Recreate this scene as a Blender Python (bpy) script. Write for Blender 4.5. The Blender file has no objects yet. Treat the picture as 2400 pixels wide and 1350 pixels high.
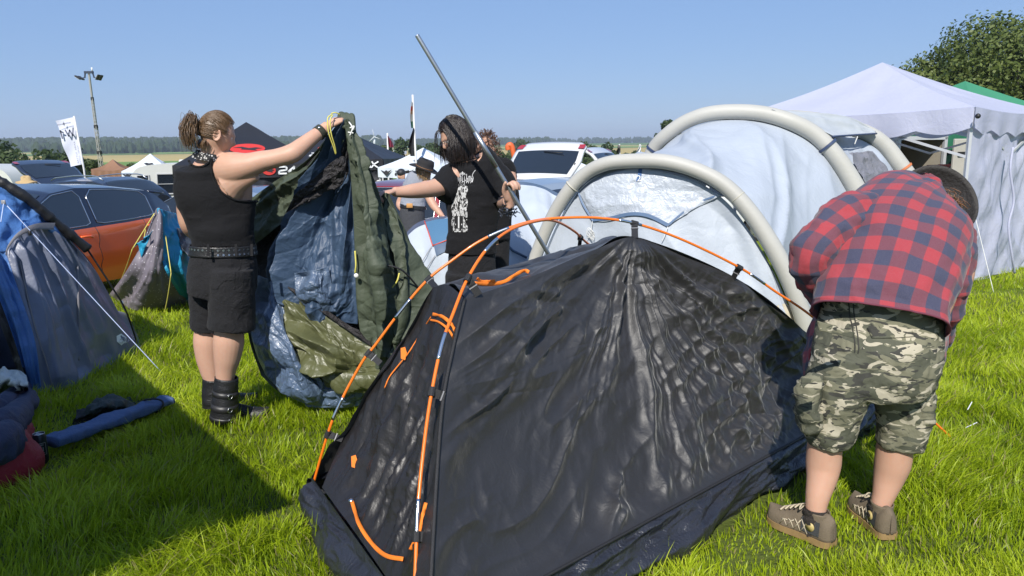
import bpy, bmesh, math, random
import numpy as np
from mathutils import Vector, Matrix
random.seed(7)
RNG = np.random.default_rng(11)
SC = bpy.context.scene
COL = SC.collection
R = math.radians
# ------------------------------------------------------------------ camera
F_PX, CX, CY = 1750.0, 1200.0, 675.0
CAM_H, PITCH, ROLL = 1.60, R(10.8), R(-0.7)
CAM_M = Matrix.Translation((0, 0, CAM_H)) @ Matrix.Rotation(R(90) - PITCH, 4, 'X') @ Matrix.Rotation(ROLL, 4, 'Z')
_R3 = np.array(CAM_M.to_3x3())
def ray(px, py):
    d = _R3 @ np.array([(px - CX) / F_PX, -(py - CY) / F_PX, -1.0])
    return d
def P(px, py, y):
    """point seen at (px, py) of the photograph that lies y metres ahead"""
    d = ray(px, py)
    return np.array([0, 0, CAM_H]) + d * (y / d[1])
def sstep(a, b, x):   # a > b runs the other way
    t = np.clip((x - a) / (b - a), 0, 1)
    return t * t * (3 - 2 * t)
def gz(x, y):
    """height of the ground: a meadow falling away gently, then a valley and far hills"""
    x = np.asarray(x, float); y = np.asarray(y, float)
    s = np.clip(0.038 - 0.0009 * np.clip(x, -14, 8), 0.03, 0.05)
    yy = np.maximum(0, y - 3.2)
    near = -(s * np.minimum(yy, 6.5) + .06 * np.clip(yy - 6.5, 0, 15.5) + .03 * np.clip(yy - 22, 0, 38))
    r = np.hypot(x, y)
    far = np.interp(r, [60, 150, 300, 450, 800, 1350, 1700, 2600], [0, -1.7, -2.7, -1.9, .1, 3.8, 6, 8])
    return np.where(r > 60, near + far, near)
def G(px, py, dz=0.0):
    """ground point seen at (px, py)"""
    d = ray(px, py); o = np.array([0, 0, CAM_H])
    t = 1.0
    for _ in range(60):
        p = o + d * t
        h = p[2] - float(gz(p[0], p[1])) - dz
        t += h / max(0.05, -d[2]) * 0.8
    return o + d * t
def pxm(y):                      # metres per photograph pixel at y metres ahead
    return (y * math.cos(PITCH) + 0.3) / F_PX if y < 6 else y / F_PX
# ------------------------------------------------------------------ noise
def _hash(ix, iy, iz, s):
    n = (ix * 374761393 + iy * 668265263 + iz * 1440662683 + s * 974634301) & 0xffffffff
    n = ((n ^ (n >> 13)) * 1274126177) & 0xffffffff
    n = ((n ^ (n >> 16)) * 2246822519) & 0xffffffff
    return ((n ^ (n >> 15)) & 0xffffff) / float(0xffffff) * 2 - 1
def vn(p, seed=0):
    p = np.asarray(p, float)
    i = np.floor(p).astype(np.int64); f = p - i
    w = f * f * f * (f * (f * 6 - 15) + 10)
    out = 0
    for dx in (0, 1):
        wx = w[..., 0] if dx else 1 - w[..., 0]
        for dy in (0, 1):
            wy = w[..., 1] if dy else 1 - w[..., 1]
            for dz in (0, 1):
                wz = w[..., 2] if dz else 1 - w[..., 2]
                out = out + wx * wy * wz * _hash(i[..., 0] + dx, i[..., 1] + dy, i[..., 2] + dz, seed)
    return out
def fbm(p, oct=3, seed=0):
    a, s, o = 1.0, 0, 0
    p = np.asarray(p, float)
    for k in range(oct):
        s = s + a * vn(p, seed + k * 7); p = p * 2.03; a *= 0.5
    return s
def crumple(p, oct=3, seed=0):
    """creased-paper noise: sharp folds along zero lines"""
    p = np.asarray(p, float); a, s = 1.0, 0
    c, n = math.cos(0.9), math.sin(0.9)
    for k in range(oct):
        s = s + a * (1 - 2 * np.abs(vn(p, seed + k * 13)) * 1.6) * (1 if k % 2 == 0 else -1)
        q = np.empty_like(p); q[..., 0] = c * p[..., 0] - n * p[..., 1]; q[..., 1] = n * p[..., 0] + c * p[..., 1]; q[..., 2] = p[..., 2] + 3.1
        p = q * 1.9; a *= 0.55
    return s
def creases(a, b, n, seed, way, k_=1.0, spread=.38):
    """pinched fold lines of thin cloth: short sharp ridges and facet breaks over the sheet coordinates a, b (metres)"""
    r = np.random.default_rng(seed); h = np.zeros_like(a)
    for k in range(n):
        ca, cb = r.uniform(a.min(), a.max()), r.uniform(b.min(), b.max()); th0 = way(ca, cb, r); t = th0 + r.normal(0, spread) if r.random() < .75 else r.uniform(0, math.pi)
        L_ = r.uniform(.05, .30) * (.4 + .6 * k_); da, db = a - ca, b - cb; u = da * math.cos(t) + db * math.sin(t); d = -da * math.sin(t) + db * math.cos(t) + r.uniform(-.6, .6) * u * u
        m = (np.abs(u) < L_) & (np.abs(d) < .12)
        if not m.any(): continue
        tap = (1 - (u[m] / L_) ** 2) ** 1.5; sgn = 1 if r.random() < .6 else -1
        if r.random() < .55: w = r.uniform(.005, .014); h[m] += sgn * r.uniform(.0025, .0075) * np.exp(-np.abs(d[m]) / w) * tap
        else: w = r.uniform(.03, .08); h[m] += sgn * r.uniform(.005, .016) * np.clip(1 - np.abs(d[m]) / w, 0, 1) ** 1.4 * tap
    return h
# ------------------------------------------------------------------ curves and surfaces
def cr(pts, n):
    """Catmull-Rom through pts (k, d), n samples"""
    pts = np.asarray(pts, float); k = len(pts)
    if k == 2:
        t = np.linspace(0, 1, n)[:, None]; return pts[0] * (1 - t) + pts[1] * t
    e = np.vstack([2 * pts[0] - pts[1], pts, 2 * pts[-1] - pts[-2]])
    t = np.linspace(0, k - 1, n); i = np.minimum(t.astype(int), k - 2); f = (t - i)[:, None]
    p0, p1, p2, p3 = e[i], e[i + 1], e[i + 2], e[i + 3]
    return 0.5 * (2 * p1 + (p2 - p0) * f + (2 * p0 - 5 * p1 + 4 * p2 - p3) * f * f + (3 * p1 - p0 - 3 * p2 + p3) * f ** 3)
def normals_of(g):
    du = np.gradient(g, axis=1); dv = np.gradient(g, axis=0)
    n = np.cross(du, dv); n /= np.linalg.norm(n, axis=2, keepdims=True) + 1e-12
    return n
def patch(ctrl, nu, nv, disp=None, toward=(0, 0, CAM_H)):
    """smooth sheet through a control grid rows x cols of points; disp(U, V, pts) along the normal on the side of `toward`"""
    c = np.asarray(ctrl, float)
    rows = np.stack([cr(r, nu + 1) for r in c])
    g = np.stack([cr(rows[:, j], nv + 1) for j in range(nu + 1)], axis=1)
    n = normals_of(g)
    if toward is not None:
        sgn = np.sign(((np.asarray(toward) - g) * n).sum(2).mean()); n = n * sgn
    if disp is not None:
        U, V = np.meshgrid(np.linspace(0, 1, nu + 1), np.linspace(0, 1, nv + 1))
        g = g + n * disp(U, V, g)[..., None]
    return g, n
def PP(rows):
    return [[P(*q) if not isinstance(q, np.ndarray) else q for q in r] for r in rows]
def perp_frame(t, side=None):
    t = t / (np.linalg.norm(t) + 1e-12)
    return t
class MB:
    """collects shapes into one mesh"""
    def __init__(s): s.v = []; s.f = []; s.uv = []; s.n = 0; s.has_uv = False; s.att = []
    def add(s, verts, faces, uv=None):
        verts = np.asarray(verts, float).reshape(-1, 3); o = s.n
        s.v.append(verts); s.n += len(verts)
        s.f.extend([tuple(i + o for i in f) for f in faces])
        if uv is not None: s.has_uv = True; s.uv.append(np.asarray(uv, float).reshape(-1, 2))
        else: s.uv.append(np.zeros((len(verts), 2)))
        return s
    def grid(s, g, uv=None, close_u=False, keep=None):
        r, c = g.shape[:2]; fs = []
        for i in range(r - 1):
            for j in range(c if close_u else c - 1):
                if keep is not None and not keep[i, j % keep.shape[1]]: continue
                j2 = (j + 1) % c
                fs.append((i * c + j, i * c + j2, (i + 1) * c + j2, (i + 1) * c + j))
        return s.add(g.reshape(-1, 3), fs, uv)
    def box(s, c, d, m=None, bev=0.0):
        x, y, z = d[0] / 2, d[1] / 2, d[2] / 2
        if bev > 0:
            b = min(bev, x, y, z) ; vs = []; 
            for sx in (-1, 1):
                for sy in (-1, 1):
                    for sz in (-1, 1):
                        vs += [(sx * (x - b), sy * (y - b), sz * z), (sx * (x - b), sy * y, sz * (z - b)), (sx * x, sy * (y - b), sz * (z - b))]
            bm = bmesh.new()
            for v in vs: bm.verts.new(v)
            r = bmesh.ops.convex_hull(bm, input=bm.verts)
            bm.verts.index_update(); V = np.array([v.co[:] for v in bm.verts]); fs = [tuple(v.index for v in f.verts) for f in bm.faces]; bm.free()
        else:
            V = np.array([(sx * x, sy * y, sz * z) for sx in (-1, 1) for sy in (-1, 1) for sz in (-1, 1)])
            fs = [(0, 1, 3, 2), (4, 6, 7, 5), (0, 4, 5, 1), (2, 3, 7, 6), (0, 2, 6, 4), (1, 5, 7, 3)]
        if m is not None: V = V @ np.array(m.to_3x3()).T
        return s.add(V + np.asarray(c, float), fs)
    def bar(s, a, b, w, h=None, up=(0, 0, 1)):
        a = np.asarray(a, float); b = np.asarray(b, float); h = h or w
        t = b - a; L = np.linalg.norm(t); t /= L
        u = np.cross(t, up); 
        if np.linalg.norm(u) < 1e-4: u = np.cross(t, (1, 0, 0))
        u /= np.linalg.norm(u); v = np.cross(u, t)
        V = [p + u * sx * w / 2 + v * sy * h / 2 for p in (a, b) for sx, sy in ((-1, -1), (1, -1), (1, 1), (-1, 1))]
        return s.add(V, [(0, 1, 2, 3), (7, 6, 5, 4), (0, 4, 5, 1), (1, 5, 6, 2), (2, 6, 7, 3), (3, 7, 4, 0)])
    def tube(s, pts, r, seg=8, n=None, cap=True, flat=1.0):
        pts = np.asarray(pts, float)
        r = np.asarray(r if np.ndim(r) else [r] * len(pts), float)
        if n: 
            q = cr(np.column_stack([pts, r]), n); pts, r = q[:, :3], q[:, 3]
        t = np.gradient(pts, axis=0); t /= np.linalg.norm(t, axis=1, keepdims=True) + 1e-12
        u = np.cross(t[0], (0.13, 0.21, 0.97)); 
        if np.linalg.norm(u) < 0.1: u = np.cross(t[0], (1, 0, 0))
        us = []
        for k in range(len(pts)):
            u = u - t[k] * np.dot(u, t[k]); u /= np.linalg.norm(u) + 1e-12; us.append(u.copy())
        us = np.array(us); vs = np.cross(t, us)
        a = np.linspace(0, 2 * np.pi, seg, endpoint=False)
        g = pts[:, None] + (us[:, None] * np.cos(a)[None, :, None] + vs[:, None] * np.sin(a)[None, :, None] * flat) * r[:, None, None]
        k = len(pts); fs = [(i * seg + j, i * seg + (j + 1) % seg, (i + 1) * seg + (j + 1) % seg, (i + 1) * seg + j) for i in range(k - 1) for j in range(seg)]
        if cap: fs += [tuple(range(seg - 1, -1, -1)), tuple(range((k - 1) * seg, k * seg))]
        return s.add(g.reshape(-1, 3), fs)
    def ball(s, c, r, m=None, seg=16, rings=10, fn=None):
        r = np.asarray(r if np.ndim(r) else [r] * 3, float)
        th = np.linspace(0, np.pi, rings + 1)[:, None]; ph = np.linspace(0, 2 * np.pi, seg, endpoint=False)[None]
        g = np.stack([np.sin(th) * np.cos(ph), np.sin(th) * np.sin(ph), np.cos(th) * np.ones_like(ph)], 2)
        if fn is not None: g = fn(g)
        g = g * r
        if m is not None: g = g @ np.array(m.to_3x3()).T
        return s.grid(g + np.asarray(c, float), close_u=True)
    def disc(s, c, r, nrm, seg=24, r0=0.0, th=0.0):
        n = np.asarray(nrm, float); n /= np.linalg.norm(n); u = np.cross(n, (0, 0, 1)); 
        if np.linalg.norm(u) < .1: u = np.cross(n, (1, 0, 0))
        u /= np.linalg.norm(u); v = np.cross(n, u); a = np.linspace(0, 2 * np.pi, seg, endpoint=False)
        ring = np.cos(a)[:, None] * u + np.sin(a)[:, None] * v; c = np.asarray(c, float)
        if th == 0:
            if r0 == 0: return s.add(c + ring * r, [tuple(range(seg))])
            return s.add(np.vstack([c + ring * r, c + ring * r0]), [(i, (i + 1) % seg, seg + (i + 1) % seg, seg + i) for i in range(seg)])
        return s.tube([c - n * th / 2, c + n * th / 2], r, seg)
    def prism(s, poly, axis_a, axis_b, depth_vec, origin=(0, 0, 0)):
        o = np.asarray(origin, float); A = np.asarray(axis_a, float); B = np.asarray(axis_b, float); D = np.asarray(depth_vec, float)
        base = np.array([o + A * p[0] + B * p[1] for p in poly]); k = len(poly)
        return s.add(np.vstack([base, base + D]), [tuple(range(k)), tuple(range(2 * k - 1, k - 1, -1))] + [(i, k + i, k + (i + 1) % k, (i + 1) % k) for i in range(k)])
    def mesh(s, name):
        me = bpy.data.meshes.new(name)
        V = np.vstack(s.v) if s.v else np.zeros((0, 3))
        me.from_pydata(V.tolist(), [], s.f)
        if s.has_uv:
            uv = np.vstack(s.uv); l = me.uv_layers.new(name='UVMap')
            idx = np.empty(len(me.loops), dtype=np.int32); me.loops.foreach_get('vertex_index', idx)
            l.data.foreach_set('uv', uv[idx].astype(np.float32).ravel())
        return me
    def build(s, name, mat, parent=None, smooth=True, loc=None, fixn=True):
        me = s.mesh(name)
        if fixn:
            bm = bmesh.new(); bm.from_mesh(me); bmesh.ops.recalc_face_normals(bm, faces=bm.faces); bm.to_mesh(me); bm.free()
        if smooth: me.polygons.foreach_set('use_smooth', [True] * len(me.polygons))
        if mat is not None: me.materials.append(mat)
        return link(name, me, parent)
def link(name, data, parent=None):
    o = bpy.data.objects.new(name, data); COL.objects.link(o)
    if parent is not None:
        o.parent = parent; o.matrix_parent_inverse = Matrix.Translation(-Vector(parent.location)) if parent.rotation_euler[:] == (0, 0, 0) else (Matrix.Translation(parent.location) @ parent.rotation_euler.to_matrix().to_4x4()).inverted()
    return o
def sharp(o, ang=35):
    me = o.data; me.polygons.foreach_set('use_smooth', [True] * len(me.polygons))
    try: me.set_sharp_from_angle(angle=R(ang))
    except Exception: pass
    return o
def tag(o, label, cat, group=None, kind=None):
    if label: o['label'] = label
    if cat: o['category'] = cat
    if group: o['group'] = group
    if kind: o['kind'] = kind
    return o
def thing(name, label, cat, loc=(0, 0, 0), group=None):
    o = bpy.data.objects.new(name, None); COL.objects.link(o); o.location = [float(q) for q in loc]; o.empty_display_size = 0.1
    return tag(o, label, cat, group)
def copy_tree(o, parent=None):
    c = o.copy(); COL.objects.link(c)
    if parent is not None: c.parent = parent
    for ch in list(o.children): copy_tree(ch, c)
    return c
# ------------------------------------------------------------------ materials
def lin(c):
    if isinstance(c, str):
        c = [int(c[i:i + 2], 16) / 255 for i in (1, 3, 5)]
        c = [q / 12.92 if q <= 0.04045 else ((q + 0.055) / 1.055) ** 2.4 for q in c]
    return (*c[:3], 1.0)
class NT:
    def __init__(s, name):
        s.m = bpy.data.materials.new(name); s.m.use_nodes = True; s.t = s.m.node_tree; s.N = s.t.nodes; s.L = s.t.links
        s.b = s.N['Principled BSDF']; s.out = s.N['Material Output']
    def new(s, typ, **kw):
        n = s.N.new(typ)
        for k, v in kw.items():
            if k in n.inputs: s.put(n.inputs[k], v)
            else: setattr(n, k, v)
        return n
    def put(s, inp, v):
        if isinstance(v, bpy.types.NodeSocket): s.L.new(v, inp)
        elif hasattr(v, 'outputs'): s.L.new(v.outputs[0], inp)
        else: inp.default_value = v
    def coord(s, kind='Object', scale=None):
        tc = s.N.new('ShaderNodeTexCoord'); o = tc.outputs[kind]
        if scale is not None:
            mp = s.N.new('ShaderNodeMapping'); s.L.new(o, mp.inputs['Vector']); mp.inputs['Scale'].default_value = scale if np.ndim(scale) else (scale,) * 3; o = mp.outputs[0]
        return o
    def noise(s, scale=5, detail=3, vec=None, rough=0.5, dist=0.0):
        n = s.new('ShaderNodeTexNoise', Scale=scale, Detail=detail, Roughness=rough, Distortion=dist)
        s.L.new(vec if vec is not None else s.coord(), n.inputs['Vector']); return n.outputs[0]
    def ramp(s, fac, stops, interp='LINEAR'):
        n = s.N.new('ShaderNodeValToRGB'); s.L.new(fac, n.inputs[0]); e = n.color_ramp.elements; n.color_ramp.interpolation = interp
        while len(e) < len(stops): e.new(0.5)
        for q, (p, c) in zip(e, stops): q.position = p; q.color = lin(c) if not (np.ndim(c) == 0 and not isinstance(c, str)) else (c, c, c, 1)
        return n.outputs[0]
    def mix(s, fac, a, b, mode='MIX'):
        n = s.N.new('ShaderNodeMix'); n.data_type = 'RGBA'; n.blend_type = mode
        s.put(n.inputs[0], fac); s.put(n.inputs[6], lin(a) if isinstance(a, (str, tuple, list)) else a); s.put(n.inputs[7], lin(b) if isinstance(b, (str, tuple, list)) else b)
        return n.outputs[2]
    def math(s, op, a, b=0.0, c=None):
        n = s.N.new('ShaderNodeMath'); n.operation = op; s.put(n.inputs[0], a); s.put(n.inputs[1], b)
        if c is not None: s.put(n.inputs[2], c)
        return n.outputs[0]
    def bump(s, h, strength=0.3, dist=0.01, nrm=None):
        n = s.new('ShaderNodeBump', Strength=strength, Distance=dist); s.L.new(h, n.inputs['Height'])
        if nrm is not None: s.L.new(nrm, n.inputs['Normal'])
        return n.outputs[0]
    def set(s, **kw):
        for k, v in kw.items(): s.put(s.b.inputs[k.replace('_', ' ')], v)
        return s
_MC = {}
def mat(name, col, rough=0.6, metal=0.0, var=0.12, vscale=6.0, bump=0.0, bscale=60.0, spec=0.5, sheen=0.0, coat=0.0, trans=0.0, weave=0.0):
    """everyday surface: base colour with a little real unevenness, optional bump, optional light coming through thin cloth"""
    if name in _MC: return _MC[name]
    t = NT(name); c = lin(col)
    n = t.noise(vscale, 4)
    hi = [min(1, q * (1 + var)) for q in c[:3]]; lo = [q * (1 - var) for q in c[:3]]
    base = t.mix(n, tuple(lo), tuple(hi))
    t.set(Base_Color=base, Roughness=rough, Metallic=metal, Specular_IOR_Level=spec, Sheen_Weight=sheen, Coat_Weight=coat, Coat_Roughness=0.05)
    if bump > 0:
        nb = t.noise(bscale, 4); t.set(Normal=t.bump(nb, bump, 0.01))
    if trans > 0:
        tr = t.new('ShaderNodeBsdfTranslucent'); t.put(tr.inputs[0], base)
        ms = t.N.new('ShaderNodeMixShader'); ms.inputs[0].default_value = trans
        t.L.new(t.b.outputs[0], ms.inputs[1]); t.L.new(tr.outputs[0], ms.inputs[2]); t.L.new(ms.outputs[0], t.out.inputs[0])
    _MC[name] = t.m
    return t.m
def fabric(name, col, rough=0.55, wr=0.5, wscale=9.0, fine=0.25, fscale=60.0, trans=0.0, var=0.08, spec=0.4, col2=None, aniso=(1, 1, 1), sheen=0.0, dist=0.02):
    """thin cloth: creased bump in two sizes"""
    if name in _MC: return _MC[name]
    t = NT(name); c = lin(col); co = t.coord('Object', aniso)
    n = t.noise(3.0, 4, co)
    a = tuple(q * (1 - var) for q in c[:3]); b = lin(col2)[:3] if col2 else tuple(min(1, q * (1 + var)) for q in c[:3])
    base = t.mix(n, a, b)
    w = t.noise(wscale, 3, co, 0.55, 0.6); w = t.math('ABSOLUTE', t.math('SUBTRACT', w, 0.5))
    w2 = t.noise(wscale * 3.1, 3, co, 0.6, 0.9); w2 = t.math('ABSOLUTE', t.math('SUBTRACT', w2, 0.5))
    h = t.math('ADD', w, t.math('MULTIPLY', w2, 0.45))
    nb = t.bump(h, wr, dist * 2)
    nb = t.bump(t.noise(fscale, 3, co), fine, 0.003, nb)
    t.set(Base_Color=base, Roughness=rough, Specular_IOR_Level=spec, Normal=nb, Sheen_Weight=sheen)
    if trans > 0:
        tr = t.new('ShaderNodeBsdfTranslucent'); t.put(tr.inputs[0], base); t.put(tr.inputs['Normal'], nb)
        ms = t.N.new('ShaderNodeMixShader'); ms.inputs[0].default_value = trans
        t.L.new(t.b.outputs[0], ms.inputs[1]); t.L.new(tr.outputs[0], ms.inputs[2]); t.L.new(ms.outputs[0], t.out.inputs[0])
    _MC[name] = t.m
    return t.m
# ------------------------------------------------------------------ flat lettering strokes and text
def text_mesh(txt, size, extrude=0.001):
    cu = bpy.data.curves.new('lettering', 'FONT'); cu.body = txt; cu.size = size; cu.extrude = extrude; cu.align_x = 'CENTER'; cu.align_y = 'CENTER'
    o = bpy.data.objects.new('lettering', cu); COL.objects.link(o); bpy.context.view_layer.update()
    me = bpy.data.meshes.new_from_object(o.evaluated_get(bpy.context.evaluated_depsgraph_get()))
    bpy.data.objects.remove(o); return me
def text_pts(txt, size):
    me = text_mesh(txt, size, 0.0)
    v = np.array([q.co[:] for q in me.vertices]); f = [tuple(p.vertices) for p in me.polygons]; bpy.data.meshes.remove(me)
    return v, f
def text_on(mb, txt, size, fn, sx=1.0):
    """lettering laid on a surface: fn(x, y) -> point"""
    v, f = text_pts(txt, size)
    mb.add([fn(q[0] * sx, q[1]) for q in v], f)
def strokes_on(mb, lines, w, fn):
    """thick polylines laid on a surface"""
    for ln in lines:
        for a, b in zip(ln[:-1], ln[1:]):
            a = np.array(a, float); b = np.array(b, float); t = b - a; L = np.hypot(*t); 
            if L < 1e-6: continue
            t /= L; n = np.array([-t[1], t[0]]) * w / 2; e = t * w * 0.3
            q = [a - e + n, b + e + n, b + e - n, a - e - n]
            mb.add([fn(*p) for p in q], [(0, 1, 2, 3)])
def plane_fn(o, ax, ay):
    o = np.asarray(o, float); ax = np.asarray(ax, float); ay = np.asarray(ay, float)
    return lambda x, y: o + ax * x + ay * y
# ================================================================== light, sky, camera
SUN_E, SUN_AZ = R(43), R(11)          # light travels away from the camera, a little to the right
w = bpy.data.worlds.new('World'); SC.world = w; w.use_nodes = True
nt = w.node_tree; bg = nt.nodes['Background']; sky = nt.nodes.new('ShaderNodeTexSky'); sky.sky_type = 'NISHITA'
sky.sun_disc = False; sky.sun_elevation = SUN_E; sky.sun_rotation = R(180) + SUN_AZ
sky.altitude = 400; sky.air_density = 1.0; sky.dust_density = 0.6; sky.ozone_density = 1.6
mx = nt.nodes.new('ShaderNodeMix'); mx.data_type = 'RGBA'; mx.inputs[0].default_value = 0.70
nt.links.new(sky.outputs[0], mx.inputs[6]); mx.inputs[7].default_value = (1.72, 3.0, 5.85, 1)      # deep even blue of a dry summer sky
nt.links.new(mx.outputs[2], bg.inputs[0]); bg.inputs[1].default_value = 0.094
sd = Vector((math.sin(SUN_AZ) * math.cos(SUN_E), math.cos(SUN_AZ) * math.cos(SUN_E), -math.sin(SUN_E)))
SUN_DIR = np.array(sd)
sl = bpy.data.lights.new('sun', 'SUN'); sl.energy = 4.5; sl.angle = R(0.53); sl.color = (1.0, 0.95, 0.87)
so = bpy.data.objects.new('sun', sl); COL.objects.link(so); so.rotation_euler = sd.to_track_quat('-Z', 'Y').to_euler(); so.location = (0, -20, 30)
cam = bpy.data.cameras.new('camera'); co = bpy.data.objects.new('camera', cam); COL.objects.link(co)
cam.sensor_fit = 'HORIZONTAL'; cam.sensor_width = 36; cam.lens = 36 * F_PX / 2400; cam.clip_end = 9000; cam.clip_start = 0.05
co.matrix_world = CAM_M; SC.camera = co
SC.view_settings.view_transform = 'Standard'; SC.view_settings.look = 'None'; SC.view_settings.exposure = 0.46; SC.view_settings.gamma = 1
SC.cycles.max_bounces = 8; SC.cycles.transparent_max_bounces = 12; SC.cycles.volume_bounces = 0
# ================================================================== ground
def rough(x, y): return .011 * fbm(np.stack([x * 1.1, y * 1.1, 0 * x], -1), 3, 3)
def make_ground():
    rr = np.concatenate([np.linspace(0.0, 14, 90), np.geomspace(14.5, 3200, 120)])
    az = np.linspace(-math.pi, math.pi, 361)
    front = np.abs(az) < 1.2
    RR, AZ = np.meshgrid(rr, az, indexing='ij')
    x = RR * np.sin(AZ); y = RR * np.cos(AZ)
    z = gz(x, y)
    z = z + rough(x, y) * (RR < 40)
    g = np.stack([x, y, z], -1)
    t = NT('meadow_and_fields')
    p = t.coord('Object')
    sep = t.N.new('ShaderNodeSeparateXYZ'); t.L.new(p, sep.inputs[0])
    d = t.math('POWER', t.math('ADD', t.math('MULTIPLY', sep.outputs[0], sep.outputs[0]), t.math('MULTIPLY', sep.outputs[1], sep.outputs[1])), 0.5)
    wob = t.noise(0.004, 3, p); d2 = t.math('ADD', d, t.math('MULTIPLY', t.math('SUBTRACT', wob, 0.5), 260.0))
    near = t.mix(t.noise(30, 6, p, .7), (0.018, 0.034, 0.006), (0.085, 0.125, 0.018))  # thatch colour darkened so gaps between the blades look shaded
    near = t.mix(t.math('MULTIPLY', t.noise(55.0, 4, p), 0.6), near, (0.12, 0.125, 0.035))
    gr = t.N.new('ShaderNodeMapRange'); gr.inputs[1].default_value = 7.5; gr.inputs[2].default_value = 14; t.L.new(d, gr.inputs[0])
    near = t.mix(gr.outputs[0], near, t.mix(t.noise(14, 6, p, .7), (.09, .135, .012), (.22, .27, .025)))
    bands = t.ramp(t.math('DIVIDE', d2, 1600.0), [(0.0, '#5f8236'), (0.26, '#67883c'), (0.265, '#b9a46c'), (0.49, '#b09b63'), (0.495, '#46602f'), (0.53, '#4c6633'), (0.535, '#7f9850'), (0.62, '#748f4a'), (0.625, '#b0a068'), (0.72, '#a89a66'), (0.725, '#5d7a42'), (1.0, '#58743f')], 'LINEAR')
    bands = t.mix(t.math('MULTIPLY', t.noise(0.03, 5, p), 0.35), bands, (0.10, 0.14, 0.04))
    mr = t.N.new('ShaderNodeMapRange'); mr.inputs[1].default_value = 60; mr.inputs[2].default_value = 110; t.L.new(d, mr.inputs[0])
    t.set(Base_Color=t.mix(mr.outputs[0], near, bands), Roughness=0.9, Specular_IOR_Level=0.15, Normal=t.bump(t.noise(40, 4, p), 0.6, 0.03))
    mb = MB().grid(g); o = mb.build('ground', t.m); tag(o, None, None, None, 'structure')
make_ground()
TRAMPLE = []       # (x, y, radius, factor): grass trodden short round feet
NO_GRASS = []      # polygons (x, y) where something lies flat on the meadow
def inside(poly, x, y):
    c = np.zeros(x.shape, bool); k = len(poly)
    for i in range(k):
        x1, y1 = poly[i]; x2, y2 = poly[(i + 1) % k]
        hit = ((y1 > y) != (y2 > y)) & (x < (x2 - x1) * (y - y1) / (y2 - y1 + 1e-12) + x1)
        c ^= hit
    return c
def make_grass():
    r = np.random.default_rng(5)
    xs, ys = [], []
    y0s = [(1.75, 2.6, 14000), (2.6, 3.6, 11500), (3.6, 5, 7200), (5, 7, 3500), (7, 9.5, 1500), (9.5, 14, 650)]
    for a, b, rho in y0s:
        wd = 0.74 * b + 0.35; n = int(rho * (b - a) * 2 * wd)
        x = r.uniform(-wd, wd, n); y = r.uniform(a, b, n); k = np.abs(x) < 0.735 * y + 0.3
        xs.append(x[k]); ys.append(y[k])
        m = int(rho * .45 * (b - a) * 3.0); sx = np.sign(r.uniform(-1, 1, m)); y = r.uniform(a, b, m); xs.append(sx * (0.735 * y + 0.3 + r.uniform(0, 1.5, m) ** 1.2)); ys.append(y)
    x = np.concatenate(xs); y = np.concatenate(ys)
    tuft = fbm(np.stack([x * 2.2, y * 2.2, 0 * x], -1), 3, 21)
    keep = r.random(len(x)) < np.clip(0.88 + 0.4 * tuft, 0.62, 1)
    for poly in NO_GRASS: keep &= ~inside(poly, x, y)
    x, y, tuft = x[keep], y[keep], tuft[keep]; n = len(x)
    z = gz(x, y) + rough(x, y)
    big = fbm(np.stack([x * 0.8, y * 0.8, 0 * x], -1), 2, 33)
    fine = fbm(np.stack([x * 5.5, y * 5.5, 0 * x + 4], -1), 2, 40)
    L = np.clip(r.normal(0.078, 0.024, n) * (1 + 0.45 * tuft + 0.25 * fine), 0.03, 0.19) * np.where(y > 8, 0.8, 1)
    sh = np.ones(n)
    for tx, ty, tr_, tf in TRAMPLE: sh = np.minimum(sh, 1 - (1 - tf) * sstep(tr_, tr_ * .55, np.hypot(x - tx, y - ty)))
    L = L * sh
    wdt = r.uniform(0.0013, 0.0027, n) * (1 + 0.14 * np.maximum(0, y - 2))
    ang = 2.6 * fine + 3.2 * big + r.normal(0, 1.05, n)
    lean = np.clip(np.abs(r.normal(0.55, 0.32, n)) + 0.25 * tuft, 0.05, 1.35)
    dx, dy = np.cos(ang), np.sin(ang)
    turn = r.uniform(0, np.pi, n); sx, sy = np.cos(turn), np.sin(turn)
    lev = np.array([0, 0.36, 0.72, 1.0]); wl = np.array([0.8, 1.0, 0.7, 0.0])
    V = np.empty((n, 7, 3)); k = 0
    for i, (s, ww) in enumerate(zip(lev, wl)):
        out = L * lean * s ** 1.7; up = L * s * np.sqrt(np.clip(1 - (0.62 * lean * s) ** 2, 0.12, 1))
        cx = x + dx * out; cy = y + dy * out; cz = z - 0.01 + up
        if i < 3:
            for q in (-1, 1):
                V[:, k, 0] = cx + q * sx * wdt * ww; V[:, k, 1] = cy + q * sy * wdt * ww; V[:, k, 2] = cz; k += 1
        else:
            V[:, k, 0] = cx; V[:, k, 1] = cy; V[:, k, 2] = cz
    base = np.arange(n)[:, None] * 7
    q1 = base + np.array([0, 1, 3, 2]); q2 = base + np.array([2, 3, 5, 4]); t3 = base + np.array([4, 5, 6])
    loops = np.concatenate([np.stack([q1, q2], 1).reshape(-1), t3.reshape(-1)]).astype(np.int32)
    nq, nt_ = 2 * n, n
    starts = np.concatenate([np.arange(nq) * 4, nq * 4 + np.arange(nt_) * 3]).astype(np.int32)
    me = bpy.data.meshes.new('grass'); me.vertices.add(n * 7); me.loops.add(len(loops)); me.polygons.add(nq + nt_)
    me.vertices.foreach_set('co', V.reshape(-1).astype(np.float32)); me.loops.foreach_set('vertex_index', loops)
    me.polygons.foreach_set('loop_start', starts); me.update(calc_edges=True)
    me.polygons.foreach_set('use_smooth', [True] * len(me.polygons))
    dry = r.random(n) < 0.07
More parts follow.
